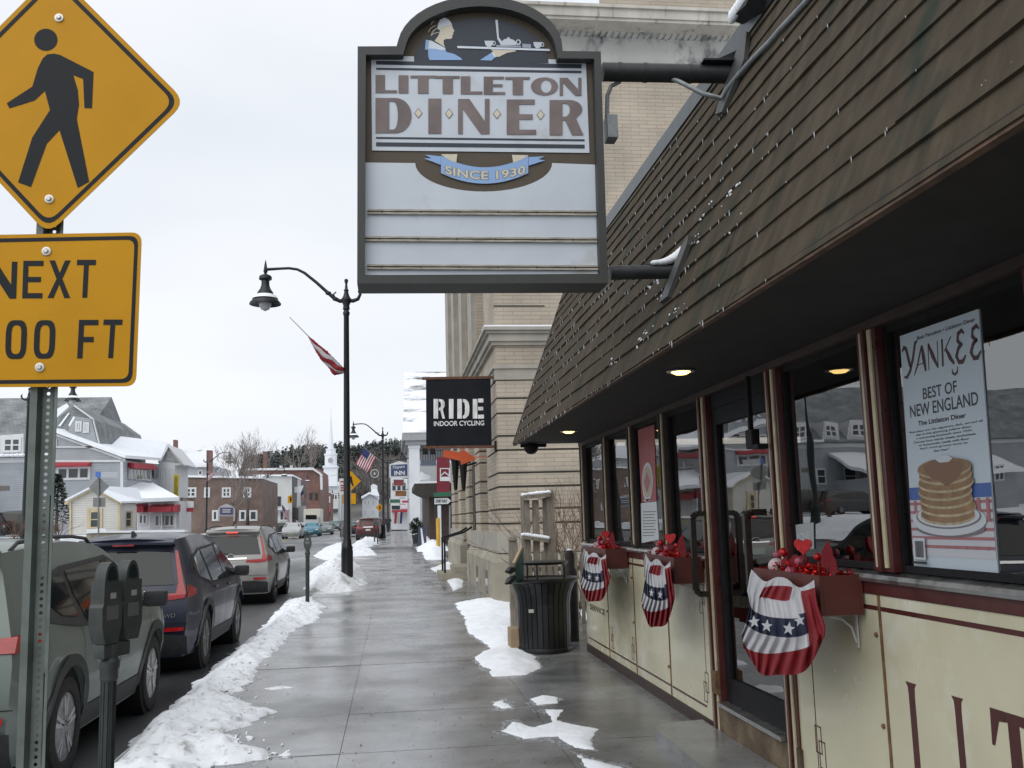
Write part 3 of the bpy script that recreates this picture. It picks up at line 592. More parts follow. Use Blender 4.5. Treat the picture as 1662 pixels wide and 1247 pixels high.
for word, row in (('LITTLETON', [(126, 215), (221, 262), (272, 372), (375, 472), (478, 568), (573, 662), (664, 762), (768, 880), (887, 977)]), ('DINER', [(126, 275), (344, 398), (467, 597), (668, 790), (845, 986)])):
    t0, b0 = (310, 384) if len(word) > 5 else (405, 550)
    for L, (a, b) in zip(word, row):
        dy = (a-126)*(13/851 if len(word) > 5 else 10/851); polys = G(L)
        mp = lambda P: [(a+p*(b-a), (b0+dy)-q*(b0-t0)) for p, q in P]
        PP = [mp(P) for P in polys]; mbs[1].plate(PP, lay(4), (0, 0, 0))
        c = ((a+b)/2, (b0+t0)/2+dy); sx = 1+7/(b-a); sy = 1+6/(b0-t0)
        mbs[0].plate([[(c[0]+(x-c[0])*sx, c[1]+(y-c[1])*sy) for x, y in PP[0]]], lay(3), (0, 0, 0))
outl = MB()
for word in (mbs[1],): pass
mbs[1].build('lettering', letg, dsn, recalc=False)
mb = MB()
for x, y in ((303, 468), (430, 470), (628, 471), (808, 475)):
    mb.plate([[(x-17, y), (x, y-22), (x+17, y), (x, y+22)]], lay(3), (0, 0, 0), 0); mb.plate([[(x-14, y), (x, y-18), (x+14, y), (x, y+18)]], lay(4), (0, 0, 0), 1)
mb.build('diamond_ornament', [letg, face], dsn, recalc=False)
# ribbon
rx = lambda x, y: at(680+x*.13237, 240+y*.13245, SY-.0055)
mb = MB(); top_ = [(270+1070*i/16, 95+ (1-((i-8)/8)**2)*145) for i in range(17)]; bot_ = [(1340-1070*i/16, 310+(1-((i-8)/8)**2)*130) for i in range(17)]
mb.plate([top_+bot_], rx, (0, 0, 0), 0)
mb.plate([[(75, 85), (268, 105), (268, 210), (60, 130), (155, 130)]], rx, (0, .001, 0), 0); mb.plate([[(1345, 115), (1540, 105), (1465, 140), (1545, 155), (1345, 220)]], rx, (0, .001, 0), 0)
r2 = lambda x, y: rx(x, y)+Vector((0, -.001, 0))
mb.plate([[(270, 80), (470, 80), (458, 183), (400, 165), (330, 130)]], r2, (0, 0, 0), 1); mb.plate([[(1140, 88), (1340, 92), (1290, 130), (1210, 165), (1155, 185)]], r2, (0, 0, 0), 1)
mb.build('ribbon', [lblue, face], dsn, recalc=False)
for k, (mt_, bold, e) in enumerate(((navy, .055, 6), (face, .028, 0))):
    mb = MB()
    def fn(u, v, k=k, e=e):
        x = 320-e+u*(985+2*e); s = 1-((x-812)/540)**2; return rx(x, 200-e/2+ s*88 + (1-v)*(105+e)) + Vector((0, -.0012*(k+1), 0))
    text(mb, 'SINCE 1930', fn, bold=bold, space=1.05); mb.build('ribbon_lettering', mt_, dsn, recalc=False)
# waitress with tray (the sign's picture)
wx = lambda k: (lambda x, y: at(660+x*.15644, y*.15645, SY-.004-.0012*k))
mb = MB()
def pg(P, k, mi): mb.plate([P], wx(k), (0, 0, 0), mi)
pg([(290, 425), (330, 370), (345, 330), (335, 290), (350, 230), (395, 190), (440, 205), (465, 240), (478, 290), (496, 322), (482, 335), (485, 352), (475, 365), (472, 395), (455, 405), (410, 405), (383, 418), (385, 460), (400, 495), (340, 455)], 0, 0)
pg([(320, 290), (325, 250), (345, 205), (395, 183), (435, 205), (462, 245), (450, 262), (395, 268), (360, 280), (350, 305), (330, 308)], 1, 1)
pg([(200, 415), (260, 425), (400, 500), (408, 540), (330, 525), (225, 520), (190, 515)], 1, 1)
pg([(200, 418), (232, 422), (222, 518), (190, 513)], 2, 2)
pg([(222, 505), (300, 508), (360, 520), (405, 515), (410, 540), (490, 560), (560, 600), (580, 625), (240, 625), (225, 590)], 2, 2)
pg([(760, 625), (880, 548), (925, 590), (880, 630)], 1, 2); pg([(880, 545), (900, 540), (930, 595), (905, 590)], 2, 1)
pg([(868, 512), (1135, 522), (1130, 535), (1040, 550), (965, 588), (930, 592), (890, 550), (900, 540)], 1, 0)
pg([(525, 478), (1485, 510), (1485, 530), (525, 500)], 3, 1)
for cx_, s in ((855, 1), (1360, .95)):
    pg([(cx_-48*s, 424+(cx_-855)*.028), (cx_+48*s, 424+(cx_-855)*.028), (cx_+38*s, 465+(cx_-855)*.028), (cx_+18*s, 488+(cx_-855)*.028), (cx_-20*s, 488+(cx_-855)*.028), (cx_-40*s, 462+(cx_-855)*.028)], 4, 3)
    mb.plate([ell(cx_+52*s, 450+(cx_-855)*.028, 17, 24, 14), ell(cx_+52*s, 450+(cx_-855)*.028, 9, 15, 14)], wx(3.5), (0, 0, 0), 3)
pg([(975, 470), (985, 435), (1010, 410), (1045, 400), (1048, 388), (1066, 388), (1068, 402), (1110, 415), (1140, 445), (1135, 470)], 4, 3)
pg([(978, 470), (940, 405), (920, 210), (945, 206), (958, 390), (1000, 445)], 4.2, 3)
mb.plate([ell(1158, 440, 27, 30, 14), ell(1158, 438, 14, 18, 14)], wx(4.5), (0, 0, 0), 3)
pg([(930, 468), (1185, 475), (1185, 495), (930, 488)], 4.4, 4); pg([(1200, 455), (1290, 460), (1290, 500), (1200, 495)], 4.4, 4)
for a, b in (((330, 190), (250, 255)), ((300, 265), (225, 330)), ((320, 290), (255, 360)), ((335, 335), (250, 370))):
    m_ = ((a[0]+b[0])/2-22, (a[1]+b[1])/2-14); L_ = [(a[0]*(1-t)**2+2*m_[0]*t*(1-t)+b[0]*t*t, a[1]*(1-t)**2+2*m_[1]*t*(1-t)+b[1]*t*t) for t in [i/8 for i in range(9)]]
    pg(L_+[(x+5, y+6) for x, y in reversed(L_)], 2, 0)
mb.build('illustration', [face, pale, lblue, signwhite, mat('sign_greyblue', (.3, .33, .4), .5)], dsn, recalc=False)
# letter rails
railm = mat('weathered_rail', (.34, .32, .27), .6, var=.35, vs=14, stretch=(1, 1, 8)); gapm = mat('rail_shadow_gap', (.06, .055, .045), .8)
for x0, x1, y0, dy in ((93, 1043, 872, 6), (82, 1042, 984, 6), (92, 1052, 1100, 4)):
    mb = MB(); mb.plate([[(x0, y0-8), (x1, y0-8+dy), (x1, y0-1+dy), (x0, y0-1)]], ff(5.752), (0, .015, 0), 0); mb.plate([[(x0, y0+4), (x1, y0+4+dy), (x1, y0+12+dy), (x0, y0+12)]], ff(5.752), (0, .015, 0), 0)
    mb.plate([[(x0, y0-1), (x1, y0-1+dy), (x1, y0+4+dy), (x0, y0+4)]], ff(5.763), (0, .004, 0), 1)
    for k in range(6): mb.lathe([(.001, -.004), (.006, -.003), (.007, 0)], Q(x0+60+k*160, y0+2+dy*k/6, 5.752), 8, ax='y', mi=1)
    mb.build('letter_rail', [railm, gapm], dsn, recalc=False)
# beams, mounts, conduit, electric box
def roofpt(px, py, o=0.0):
    d = ray(px, py); t = (E0-CAM).dot(SN)/d.dot(SN); return CAM+d*t+SN*o
beamm = mat('beam_black', (.02, .022, .024), .45, var=.25, vs=12)
def mount(x0p, yp, rad, plate_px, tipp):
    a = at(*x0p, 5.83); b = at(*yp, 5.83); b = b+(b-a).normalized()*.06
    mb = MB(); mb.tube([a, b], rad, 14)
    for k in (.12, .3, .62): c = a+(b-a)*k; mb.tube([c-Vector((.012, 0, 0)), c+Vector((.012, 0, 0))], rad*1.06, 14)
    bm_ = mb.build('beam', beamm, dsn, smooth=40)
    mb = MB(); P = [roofpt(x, y, .015) for x, y in plate_px]; mb.prism(P, SN*.03); mb.build('mount_plate', signgrey, dsn)
    mb = MB(); t = Vector(roofpt(*tipp)); mb.prism([b+Vector((-.28, .0, rad*.9)), b+Vector((.02, 0, rad*.9)), t+Vector((0, b.y+.0-t.y, 0)), t+Vector((-.05, b.y-t.y, -.02))], (0, .03, 0)); mb.build('gusset', beamm, dsn)
    return a, b
a, b = mount((978, 117), (1192, 121), .062, [(1207, 80), (1222, 55), (1218, 100), (1182, 185), (1170, 190)], (1200, 85))
mb = MB(); mb.prism([b+Vector((-.3, -.09, .052)), b+Vector((.05, -.09, .06)), b+Vector((.05, .09, .06)), b+Vector((-.3, .09, .052))], (0, 0, .012)); mb.build('gusset', beamm, dsn)
a2, b2 = mount((990, 443), (1098, 441), .046, [(1116, 405), (1128, 385), (1126, 400), (1094, 485), (1080, 495)], (1110, 408))
mb = MB()
for i in range(10):
    t = i/9; c = b2+Vector((-.20+.24*t, -.02, .05+.12*t*t)); mb.sphere(c, .03+.02*t, 8, sc=(1.3, 1.2, .6))
struct(mb.build('beam_snow', cleansnow, smooth=180), 'stuff')
mb = MB(); mb.prism([roofpt(1218, 45, .02), roofpt(1232, 12, .02), roofpt(1258, -6, .02), roofpt(1246, 22, .02)], SN*.13); mb.build('roof_bracket', blackm, diner); mb = MB()
for i in range(9): mb.sphere(roofpt(1222+i*4, 40-i*5.5, .15), .05, 8, sc=(.6, 1, 1))
struct(mb.build('bracket_snow', cleansnow, smooth=180), 'stuff')
cond = mat('grey_conduit', (.22, .24, .25), .45, metal=.3, var=.2, vs=20)
mb = MB(); pts = [at(1075, 120, 5.83), at(1105, 134, 5.80), at(1140, 152, 5.70), at(1170, 160, 5.72)]+[roofpt(1192, 148, .05), roofpt(1208, 125, .04), roofpt(1228, 100, .03), roofpt(1258, 70, .03), roofpt(1275, 50, .03), roofpt(1290, 35, .03), roofpt(1330, -8, .03), roofpt(1345, -30, .03)]
mb.tube(pts, .017, 8); mb.build('conduit', cond, dsn, smooth=60)
mb = MB(); mb.tube([at(1006, 133, 5.85), at(992, 140, 5.85), at(986, 155, 5.85), at(985, 192, 5.85)], .014, 8); p = at(990, 210, 5.85); mb.bbox(p.x-.03, p.x+.04, p.y-.06, p.y+.06, p.z-.08, p.z+.08, .006); mb.build('junction_box', cond, dsn)
# ============================================================ PEDESTRIAN WARNING SIGN
TY = 3.75
yel = mat('sign_yellow', (.52, .25, .002), .45, var=.07, vs=3, bump=.04, bs=160, spec=.2); sblk = mat('sign_black', (.012, .015, .018), .5, spec=.2); alum = mat('bolt_zinc', (.55, .55, .53), .4, metal=.6)
postm = mat('green_grey_post', (.13, .155, .14), .5, metal=.35, var=.25, vs=9)
pt_ = at(72, 640, TY); pb_ = at(50, 1247, TY); dirp = (pt_-pb_).normalized(); base = pb_+dirp*((-.05-pb_.z)/dirp.z); topp = pt_+dirp*((at(80, 20, TY).z-pt_.z)/dirp.z)
tsn = thing('pedestrian_sign', base, 'yellow diamond walking figure sign above a yellow plaque on a perforated post', 'road sign')
mb = MB(); LP = (topp-base).length; wx_ = Vector((1, 0, 0)); e = dirp
def prof(x0, x1, y0, y1):
    A = base+wx_*x0+Vector((0, y0, 0)); B = base+wx_*x1+Vector((0, y1, 0)); return A, B
hole = [[(.0135*0+.0068*cos(a)+.012, h+.0068*sin(a)) for a in [2*pi*k/8 for k in range(8)]] for h in [.1+.0254*i for i in range(int((LP-.2)/.0254))]]
wb_ = lambda x, z: base+wx_*x+e*z+Vector((0, .03, 0)); z = .0
while z < LP-.0254:
    hc = [(.005+.0068*cos(2*pi*k/8+pi/8), z+.0127+.0068*sin(2*pi*k/8+pi/8)) for k in range(8)]
    sq = [(.03, z+.0254*.75), (.03-.0125, z+.0254), (-.02+.0125, z+.0254), (-.02, z+.0254*.75), (-.02, z+.0254*.25), (-.02+.0125, z), (.03-.0125, z), (.03, z+.0254*.25)]
    sq = [(.03, z+.0254), (.005, z+.0254), (.005, z+.0254), (-.02, z+.0254), (-.02, z), (.005, z), (.005, z), (.03, z)]
    mb.add([wb_(*p) for p in hc]+[wb_(*p) for p in sq], [(k, (k+1) % 8, 8+(k+1) % 8, 8+k) for k in range(8)]); z += .0254
for x0, y0, x1, y1 in ((-.028, -.004, -.02, .03), (.03, .03, .034, -.004), (-.05, -.004, -.028, -.004), (.034, -.004, .048, -.004)):
    A = base+wx_*x0+Vector((0, y0, 0)); B = base+wx_*x1+Vector((0, y1, 0)); mb.prism([A, B, B+e*LP, A+e*LP], (0, .004, 0) if y0 == y1 else (.004, 0, 0))
mb.build('post', postm, tsn)
R1 = lambda k: (lambda x, y: at(x*.5128, y*.5132, TY-.03-.001*k))
def rr(cx, cy, pts, r, n=5):   # round the corners of a polygon
    out = []; N = len(pts)
    for i in range(N):
        p = Vector(pts[i]); a = Vector(pts[i-1]); b = Vector(pts[(i+1) % N]); ua = (a-p).normalized(); ub = (b-p).normalized()
        for k in range(n+1):
            t = k/n; q0 = p+ua*r; q1 = p+ub*r; out.append(tuple(q0*(1-t)**2+p*2*t*(1-t)+q1*t*t))
    return out
C0 = (174, 322); dia = lambda s: [(C0[0], C0[1]-s), (C0[0]+s, C0[1]), (C0[0]-22*s/400, C0[1]+s+6*s/400), (C0[0]-s, C0[1])]
mb = MB(); D1 = rr(0, 0, dia(414), 52); mb.plate([D1], R1(0), (0, .003, 0), 0); dm = mb.build('diamond_plate', yel, tsn)
mb = MB(); mb.plate([rr(0, 0, dia(394), 46), rr(0, 0, dia(376), 42)], R1(1), (0, 0, 0)); mb.build('border', sblk, tsn, recalc=False)
mb = MB(); k = R1(1.2)
mb.plate([ell(145, 126, 37, 35, 24)], k, (0, 0, 0))
mb.plate([[(150, 172), (172, 170), (190, 174), (296, 228), (291, 343), (267, 342), (263, 250), (232, 238), (246, 285), (250, 330), (243, 376), (282, 575), (246, 595), (188, 412), (148, 455), (98, 592), (57, 577), (102, 435), (158, 348), (145, 300), (142, 288), (110, 318), (30, 343), (21, 327), (102, 274), (120, 215), (135, 185)]], k, (0, 0, 0))
mb.build('walking_figure', sblk, tsn, recalc=False)
Pq = rr(0, 0, [(-190, 746), (449, 735), (430, 1222), (-200, 1226)], 34)
mb = MB(); mb.plate([Pq], R1(0), (0, .003, 0)); mb.build('plaque', yel, tsn)
mb = MB(); mb.plate([rr(0, 0, [(-178, 758), (438, 746), (418, 1211), (-188, 1216)], 30), rr(0, 0, [(-166, 770), (426, 758), (406, 1199), (-176, 1204)], 26)], R1(1), (0, 0, 0)); mb.build('border', sblk, tsn, recalc=False)
def block(L):
    w = .2
    if L == 'N': return [[(0, 0), (w, 0), (w, .62), (.76, 0), (1, 0), (1, 1), (.8, 1), (.8, .38), (.24, 1), (0, 1)]]
    if L == 'E': return [[(0, 0), (1, 0), (1, .14), (.26, .14), (.26, .43), (.9, .43), (.9, .57), (.26, .57), (.26, .86), (1, .86), (1, 1), (0, 1)]]
    if L == 'X': return [[(0, 0), (.26, 0), (.5, .36), (.74, 0), (1, 0), (.63, .51), (.97, 1), (.72, 1), (.5, .67), (.28, 1), (.03, 1), (.37, .51)]]
    if L == 'T': return [[(.37, 0), (.63, 0), (.63, .86), (1, .86), (1, 1), (0, 1), (0, .86), (.37, .86)]]
    if L == 'F': return [[(0, 0), (.27, 0), (.27, .42), (.8, .42), (.8, .56), (.27, .56), (.27, .86), (1, .86), (1, 1), (0, 1)]]
    if L == '0': return [rr(0, 0, [(0, 0), (1, 0), (1, 1), (0, 1)], .36, 6), rr(0, 0, [(.27, .13), (.73, .13), (.73, .87), (.27, .87)], .2, 6)]
    if L == '5': return [[(0, .26), (.02, .1), (.2, 0), (.75, 0), (.95, .1), (1, .3), (.95, .52), (.75, .62), (.3, .6), (.34, .87), (.95, .87), (.95, 1), (.1, 1), (.02, .46), (.26, .46), (.66, .48), (.73, .32), (.66, .14), (.32, .14), (.26, .26)]]
mb = MB()
for L, x0, x1, y0, y1, sh in (('N', -33, 55, 828, 945, -4), ('E', 74, 138, 825, 944, -4), ('X', 154, 226, 824, 943, -4), ('T', 244, 304, 822, 942, -6), ('5', -72, -5, 1015, 1138, -6), ('0', 20, 87, 1013, 1136, -5), ('0', 110, 177, 1013, 1135, -5), ('F', 250, 312, 1012, 1134, -6), ('T', 328, 388, 1011, 1133, -8)):
    mb.plate([[(x0+p*(x1-x0)+sh*(1-q), y1-q*(y1-y0)) for p, q in P] for P in block(L)], R1(1.3), (0, 0, 0))
mb.build('lettering', sblk, tsn, recalc=False)
for x, y in ((187, 57), (156, 630), (147, 795), (126, 1162)):
    mb = MB(); c = at(x*.5128, y*.5132, TY-.032); mb.lathe([(.001, -.012), (.007, -.012), (.0095, -.008), (.0095, -.004), (.017, -.003), (.017, 0)], c, 14, ax='y'); mb.build('bolt', alum, tsn, smooth=30)
# ============================================================ PARKING METERS
metm = mat('meter_grey', (.06, .068, .066), .5, metal=.3, var=.25, vs=12); metp = mat('meter_post', (.035, .042, .04), .5, metal=.2, var=.25, vs=10)
metl = mat('meter_window', (.02, .03, .03), .1); metw = mat('meter_sticker', (.5, .5, .46), .5)
def meter_head(par, cx, z0, nm='meter_head'):
    mb = MB(); out_ = [(-.052, 0), (.052, 0), (.075, .07), (.078, .16), (.068, .17), (.066, .265), (.05, .275)]
    P = [(-.05, 0), (.05, 0), (.078, .07), (.08, .155), (.07, .17), (.068, .262), (-.068, .262), (-.07, .17), (-.08, .155), (-.078, .07)]
    mb.plate([P], lambda x, z: Vector((cx+x, -.045, z0+z)), (0, .09, 0)); h = mb.build(nm, metm, par, smooth=30)
    mb = MB(); mb.plate([ell(cx, z0+.262, .055, .085, 16, 0, pi)], lambda x, z: Vector((x, -.036, z)), (0, .072, 0)); mb.build('dome', metm, h, smooth=30)
    mb = MB(); mb.plate([ell(cx, z0+.27, .036, .06, 14, 0, pi)], lambda x, z: Vector((x, -.0375, z)), (0, -.001, 0)); mb.build('window', metl, h)
    mb = MB(); mb.add([(cx+.0705, -.03, z0+.18), (cx+.0705, .03, z0+.18), (cx+.069, .03, z0+.25), (cx+.069, -.03, z0+.25)], [(0, 1, 2, 3)]); mb.build('sticker', metw, h)
    mb = MB(); mb.box(cx-.045, cx+.045, -.0475, -.0445, z0+.10, z0+.16); mb.build('label_plate', mat('meter_plate', (.16, .17, .165), .45, metal=.4), h)
    mb = MB(); mb.box(cx-.02, cx+.02, -.05, -.0445, z0+.19, z0+.215); mb.build('coin_slot', alum, h)
def meter(loc, label, twin, rz=0):
    t = thing('parking_meter', (0, 0, 0), label, 'parking meter', 'parking meters along the kerb')
    mb = MB(); prof = [(.05, 0), (.05, .02), (.036, .03), (.036, 1.06)]
    vs = []; n = 20
    mb.lathe([(.055, 0), (.055, .03), (.037, .05), (.037, 1.04)], (0, 0, 0), 20)
    for k in range(10): a = 2*pi*k/10; mb.box(.037*cos(a)-.004, .037*cos(a)+.004, .037*sin(a)-.004, .037*sin(a)+.004, .06, 1.0)
    mb.build('post', metp, t, smooth=30)
    mb = MB(); mb.lathe([(.04, 1.0), (.048, 1.01), (.048, 1.05), (.055, 1.06), (.055, 1.085), (.044, 1.10), (.044, 1.16)], (0, 0, 0), 18)
    if twin: mb.bbox(-.085, .13, -.035, .035, 1.10, 1.165, .012)
    mb.build('collar', metm, t, smooth=35)
    if twin: meter_head(t, -.04, 1.165); meter_head(t, .13, 1.168)
    else: meter_head(t, 0, 1.16)
    t.location = loc; t.rotation_euler = (0, 0, rz); return t
p = at(172, 1247, 4.75); mt1 = meter((p.x, 4.75, -.02), 'double headed grey parking meter beside the nearest grey green car', True, radians(66)); mt1.scale = (.84, .84, 1.06)
p = at(499, 985, 20.6); m2 = meter((p.x, 20.6, .07), 'single grey parking meter standing in the snow bank behind the silver car', False)
p = at(560, 915, 32); meter((p.x, 32, gz(32)+.05), 'grey parking meter just left of the tall black lamp post', False)
for i, (px, Y, lab) in enumerate(((608, 62, 'small dark parking meter behind the dark red car'), (613, 58, 'dark meter nearest the second lamp post'))):
    p = at(px, 880, Y); meter((p.x, Y, gz(Y)+.1), lab, False)
# ============================================================ FLOWER BOXES, BUNTING, DECORATIONS
boxm = mat('oxblood_box', (.095, .022, .017), .5, var=.15, vs=5); whm = mat('white_bracket', (.5, .5, .48), .4)
redc = mat('red_cloth', (.20, .006, .012), .75, var=.12, vs=9, bump=.1, bs=120); whc = mat('white_cloth', (.48, .48, .50), .8, var=.06, vs=8, bump=.1, bs=120); bluc = mat('navy_cloth', (.012, .017, .045), .8, var=.15, vs=9)
glit = mat('red_glitter', (.42, .006, .008), .3, var=.5, vs=90, metal=.3); pinkg = mat('pink_glitter', (.33, .07, .11), .4, var=.3, vs=90); redf = mat('red_foil', (.5, .004, .004), .22, metal=.6, var=.4, vs=60); wspk = mat('white_speckled', (.55, .45, .46), .6, var=.3, vs=60); stickm = mat('pick_stick', (.12, .08, .05), .7)
rng = random.Random(5)
BXS = [(4.94, 5.88, 'nearest window box, right of the glass door'), (7.62, 8.58, 'middle window box, just beyond the door'), (10.15, 11.1, 'farthest window box')]
for bi, (ya, yb, where) in enumerate(BXS):
    t = thing('flower_box', (2.36, (ya+yb)/2, 1.17), 'oxblood red wooden '+where+' on the diner wall', 'flower box', 'window boxes on the diner wall')
    mb = MB(); x0, x1, z0, z1, w_ = 2.245, 2.484, 1.175, 1.385, .018
    mb.box(x0, x0+w_, ya, yb, z0, z1); mb.box(x1-w_, x1, ya, yb, z0, z1); mb.box(x0+w_+.001, x1-w_-.001, ya, ya+w_, z0, z1-.002); mb.box(x0+w_+.001, x1-w_-.001, yb-w_, yb, z0, z1-.002); mb.box(x0+w_+.001, x1-w_-.001, ya+w_+.001, yb-w_-.001, z0+.02, z0+.16)
    mb.build('box', boxm, t)
    for yy in (ya+.1, yb-.1):
        mb = MB(); mb.beam((2.30, yy, 1.168), (2.487, yy, 1.168), .025, .008); mb.beam((2.484, yy, 1.168), (2.484, yy, .99), .025, .008, up=(1, 0, 0)); mb.tube([(2.33, yy, 1.16), (2.40, yy, 1.145), (2.455, yy, 1.10), (2.478, yy, 1.02)], .006, 6); mb.build('bracket', whm, t)
    tg = MB()
    for k in range(330):
        c = Vector((rng.uniform(x0+.03, x1-.03), rng.uniform(ya+.04, yb-.06), 1.385+rng.uniform(-.03, .06)*(.5+abs(nz(k*.0+rng.random(), ya, 2, 3))))); d = Vector((rng.gauss(0, 1), rng.gauss(0, 1), rng.gauss(0, 1))).normalized()*.034; n_ = d.orthogonal().normalized()*.006
        tg.add([c-n_, c+n_, c+d+n_, c+d-n_], [(0, 1, 2, 3)])
    o = tg.build('tinsel_garland', redf, recalc=False, loc=(2.36, (ya+yb)/2, 1.38)); tag(o, 'shiny red tinsel garland lying in the '+where, 'garland', 'tinsel in the window boxes')
# bunting grid (rings traced from the fan; u left to right, v top to bottom)
RINGS = [[(215, 240), (330, 345), (430, 310), (520, 320), (640, 400), (765, 335)], [(198, 300), (300, 395), (395, 385), (550, 390), (650, 430), (772, 400)], [(178, 430), (265, 480), (335, 490), (510, 518), (655, 480), (782, 480)],
         [(205, 560), (245, 612), (360, 655), (545, 672), (695, 655), (800, 560)], [(165, 720), (255, 785), (375, 822), (555, 840), (715, 800), (835, 650)], [(128, 810), (165, 925), (310, 978), (500, 970), (730, 912), (868, 745)], [(138, 915), (215, 1040), (300, 1162), (430, 1170), (690, 1130), (860, 830)]]
def cr(P, t):
    n = len(P)-1; t = min(max(t, 0), 1)*n; i = min(int(t), n-1); f = t-i; g = lambda k: Vector(P[min(max(k, 0), n)]).to_2d()
    a, b, c, d = g(i-1), g(i), g(i+1), g(i+2); return .5*((2*b)+(c-a)*f+(2*a-5*b+4*c-d)*f*f+(3*b-a-3*c+d)*f**3)
def bunting(fnpx, X, label, stars, amp):
    org = atX(*fnpx(480, 330), X); t = thing('bunting', org, label, 'bunting', 'buntings on the window boxes')
    nu, nv = 60, 6*5; mb = MB()
    def P(u, v):
        k = v*6; i = min(int(k), 5); f = k-i; q = cr(RINGS[i], u)*(1-f)+cr(RINGS[i+1], u)*f
        p = atX(*fnpx(q.x, q.y), X-.02-amp*(.5+.5*sin(u*2*pi*9.5+nz(u*4, v*2)*2))*(.25+v)*(.6+.8*abs(nz(u*3, v*2, bi))) - .05*sin(pi*u)*v)
        return p
    cols = [1, 0, 1, 2, 1, 0]
    def mi(i, j):
        u = i/nu; b = min(j//5, 5)
        if u >= .80 and b >= 1: return 0
        if b == 1 and not .24 < u < .64: return 1
        if b == 2 and u > .70 and j % 5 == 4: return 2
        return cols[b]
    mb.grid(P, nu, nv, mi); c = mb.build('cloth', [redc, whc, bluc], t, smooth=180, recalc=False)
    for (sx, sy, r, rot) in stars:
        mb = MB(); pts = [(sx+(r if k % 2 == 0 else r*.42)*sin(rot+pi*k/5), sy-(r*1.1 if k % 2 == 0 else r*.46)*cos(rot+pi*k/5)) for k in range(10)]
        mb.plate([pts], lambda x, y: atX(*fnpx(x, y), X-.075-amp), (-.002, 0, 0)); mb.build('star', whc, t)
    return t
ST = [(240, 702, 52, -.1), (352, 738, 52, .1), (545, 762, 55, .15), (640, 690, 50, -.2)]
bi = 0; bunting(lambda x, y: (1180+.1845*x, 880+.1845*y), 2.225, 'pleated red, white and navy starred bunting on the window box right of the door', ST, .04)
def remap(x0, x1, y0, y1): return lambda x, y: (930+.1444*(x0+(x-128)/740*(x1-x0)), 860+.1444*(y0+(y-240)/930*(y1-y0)))
bi = 1; bunting(remap(770, 1145, 270, 1090), 2.225, 'crumpled starred bunting hanging longest, on the middle window box', ST[1:3], .035)
bi = 2; bunting(remap(85, 415, 215, 805), 2.225, 'small looking starred bunting on the farthest window box above the word service', ST[1:3], .035)
# picks standing in the boxes
def heart(r):
    return [(r*.95*(sin(t)**3), r*(.8*cos(t)-.3*cos(2*t)-.12*cos(3*t)-.05*cos(4*t))) for t in [2*pi*i/28 for i in range(28)]]
def pick(kind, y, x, z, r, m_, label, cat):
    t = thing(kind, (x, y, 1.34), label, cat, 'valentine picks in the window boxes'); mb = MB(); mb.tube([(x, y, 1.34), (x+.003, y+.004, z)], .003, 6); mb.build('stick', stickm, t)
    mb = MB()
    if 'heart' in kind:
        mb.plate([heart(r)], lambda a, b: Vector((x+.75*a, y-a*.65, z+b)), (.012, .016, 0)); mb.build('heart', m_, t, smooth=40)
    elif 'leaf' in kind:
        mb.plate([[(0, -r), (.35*r, -.3*r), (.3*r, .5*r), (0.1*r, r*1.1), (-.25*r, .5*r), (-.3*r, -.3*r)]], lambda a, b: Vector((x+a*.9, y-a*.5-b*.1, z+b)), (.003, .008, 0)); mb.build('leaf', m_, t)
    else: mb.sphere((x, y, z), r, 16); mb.build('ball', m_, t, smooth=180)
wb = ['nearest', 'middle', 'farthest']
for bi, (ya, yb, where) in enumerate(BXS):
    sfx = 'in the '+wb[bi]+' window box'; L_ = yb-ya; X_ = 2.34
    pick('foam_heart', ya+.42*L_, X_, 1.53, .055, glit, 'tall red glitter foam heart '+sfx, 'ornament')
    pick('glitter_ball', ya+.72*L_, X_, 1.485, .028, glit, 'small red ball on a stick, left of the heart '+sfx, 'ornament')
    pick('glitter_ball', ya+.22*L_, X_, 1.475, .022, glit, 'small red ball on a stick, right of the heart '+sfx, 'ornament')
    pick('glitter_ball', ya+.88*L_, X_+.02, 1.465, .026, pinkg, 'pink glitter ball near the left end '+sfx, 'ornament')
    pick('glitter_ball', ya+.39*L_, X_-.04, 1.445, .026, pinkg, 'pink glitter ball low before the foam heart '+sfx, 'ornament')
    pick('foam_ball', ya+.8*L_, X_-.02, 1.40, .05, wspk, 'white speckled half dome ball '+sfx, 'ornament')
    pick('foam_ball', ya+.5*L_, X_-.05, 1.38, .035, pinkg, 'dusky pink ball sunk in the tinsel '+sfx, 'ornament')
    pick('foil_leaf', ya+.10*L_, X_-.0, 1.46, .10, redc, 'tall red felt leaf at the right end '+sfx, 'ornament')
    pick('foil_leaf', ya+.03*L_, X_-.0, 1.42, .06, redc, 'short red felt leaf at the right end '+sfx, 'ornament')
    pick('foam_heart', ya+.56*L_, X_+.03, 1.44, .05, redc, 'low matt red heart '+sfx, 'ornament')
    pick('foam_heart', ya+.66*L_, X_+.0, 1.42, .045, redc, 'low matt red heart at the left '+sfx, 'ornament')
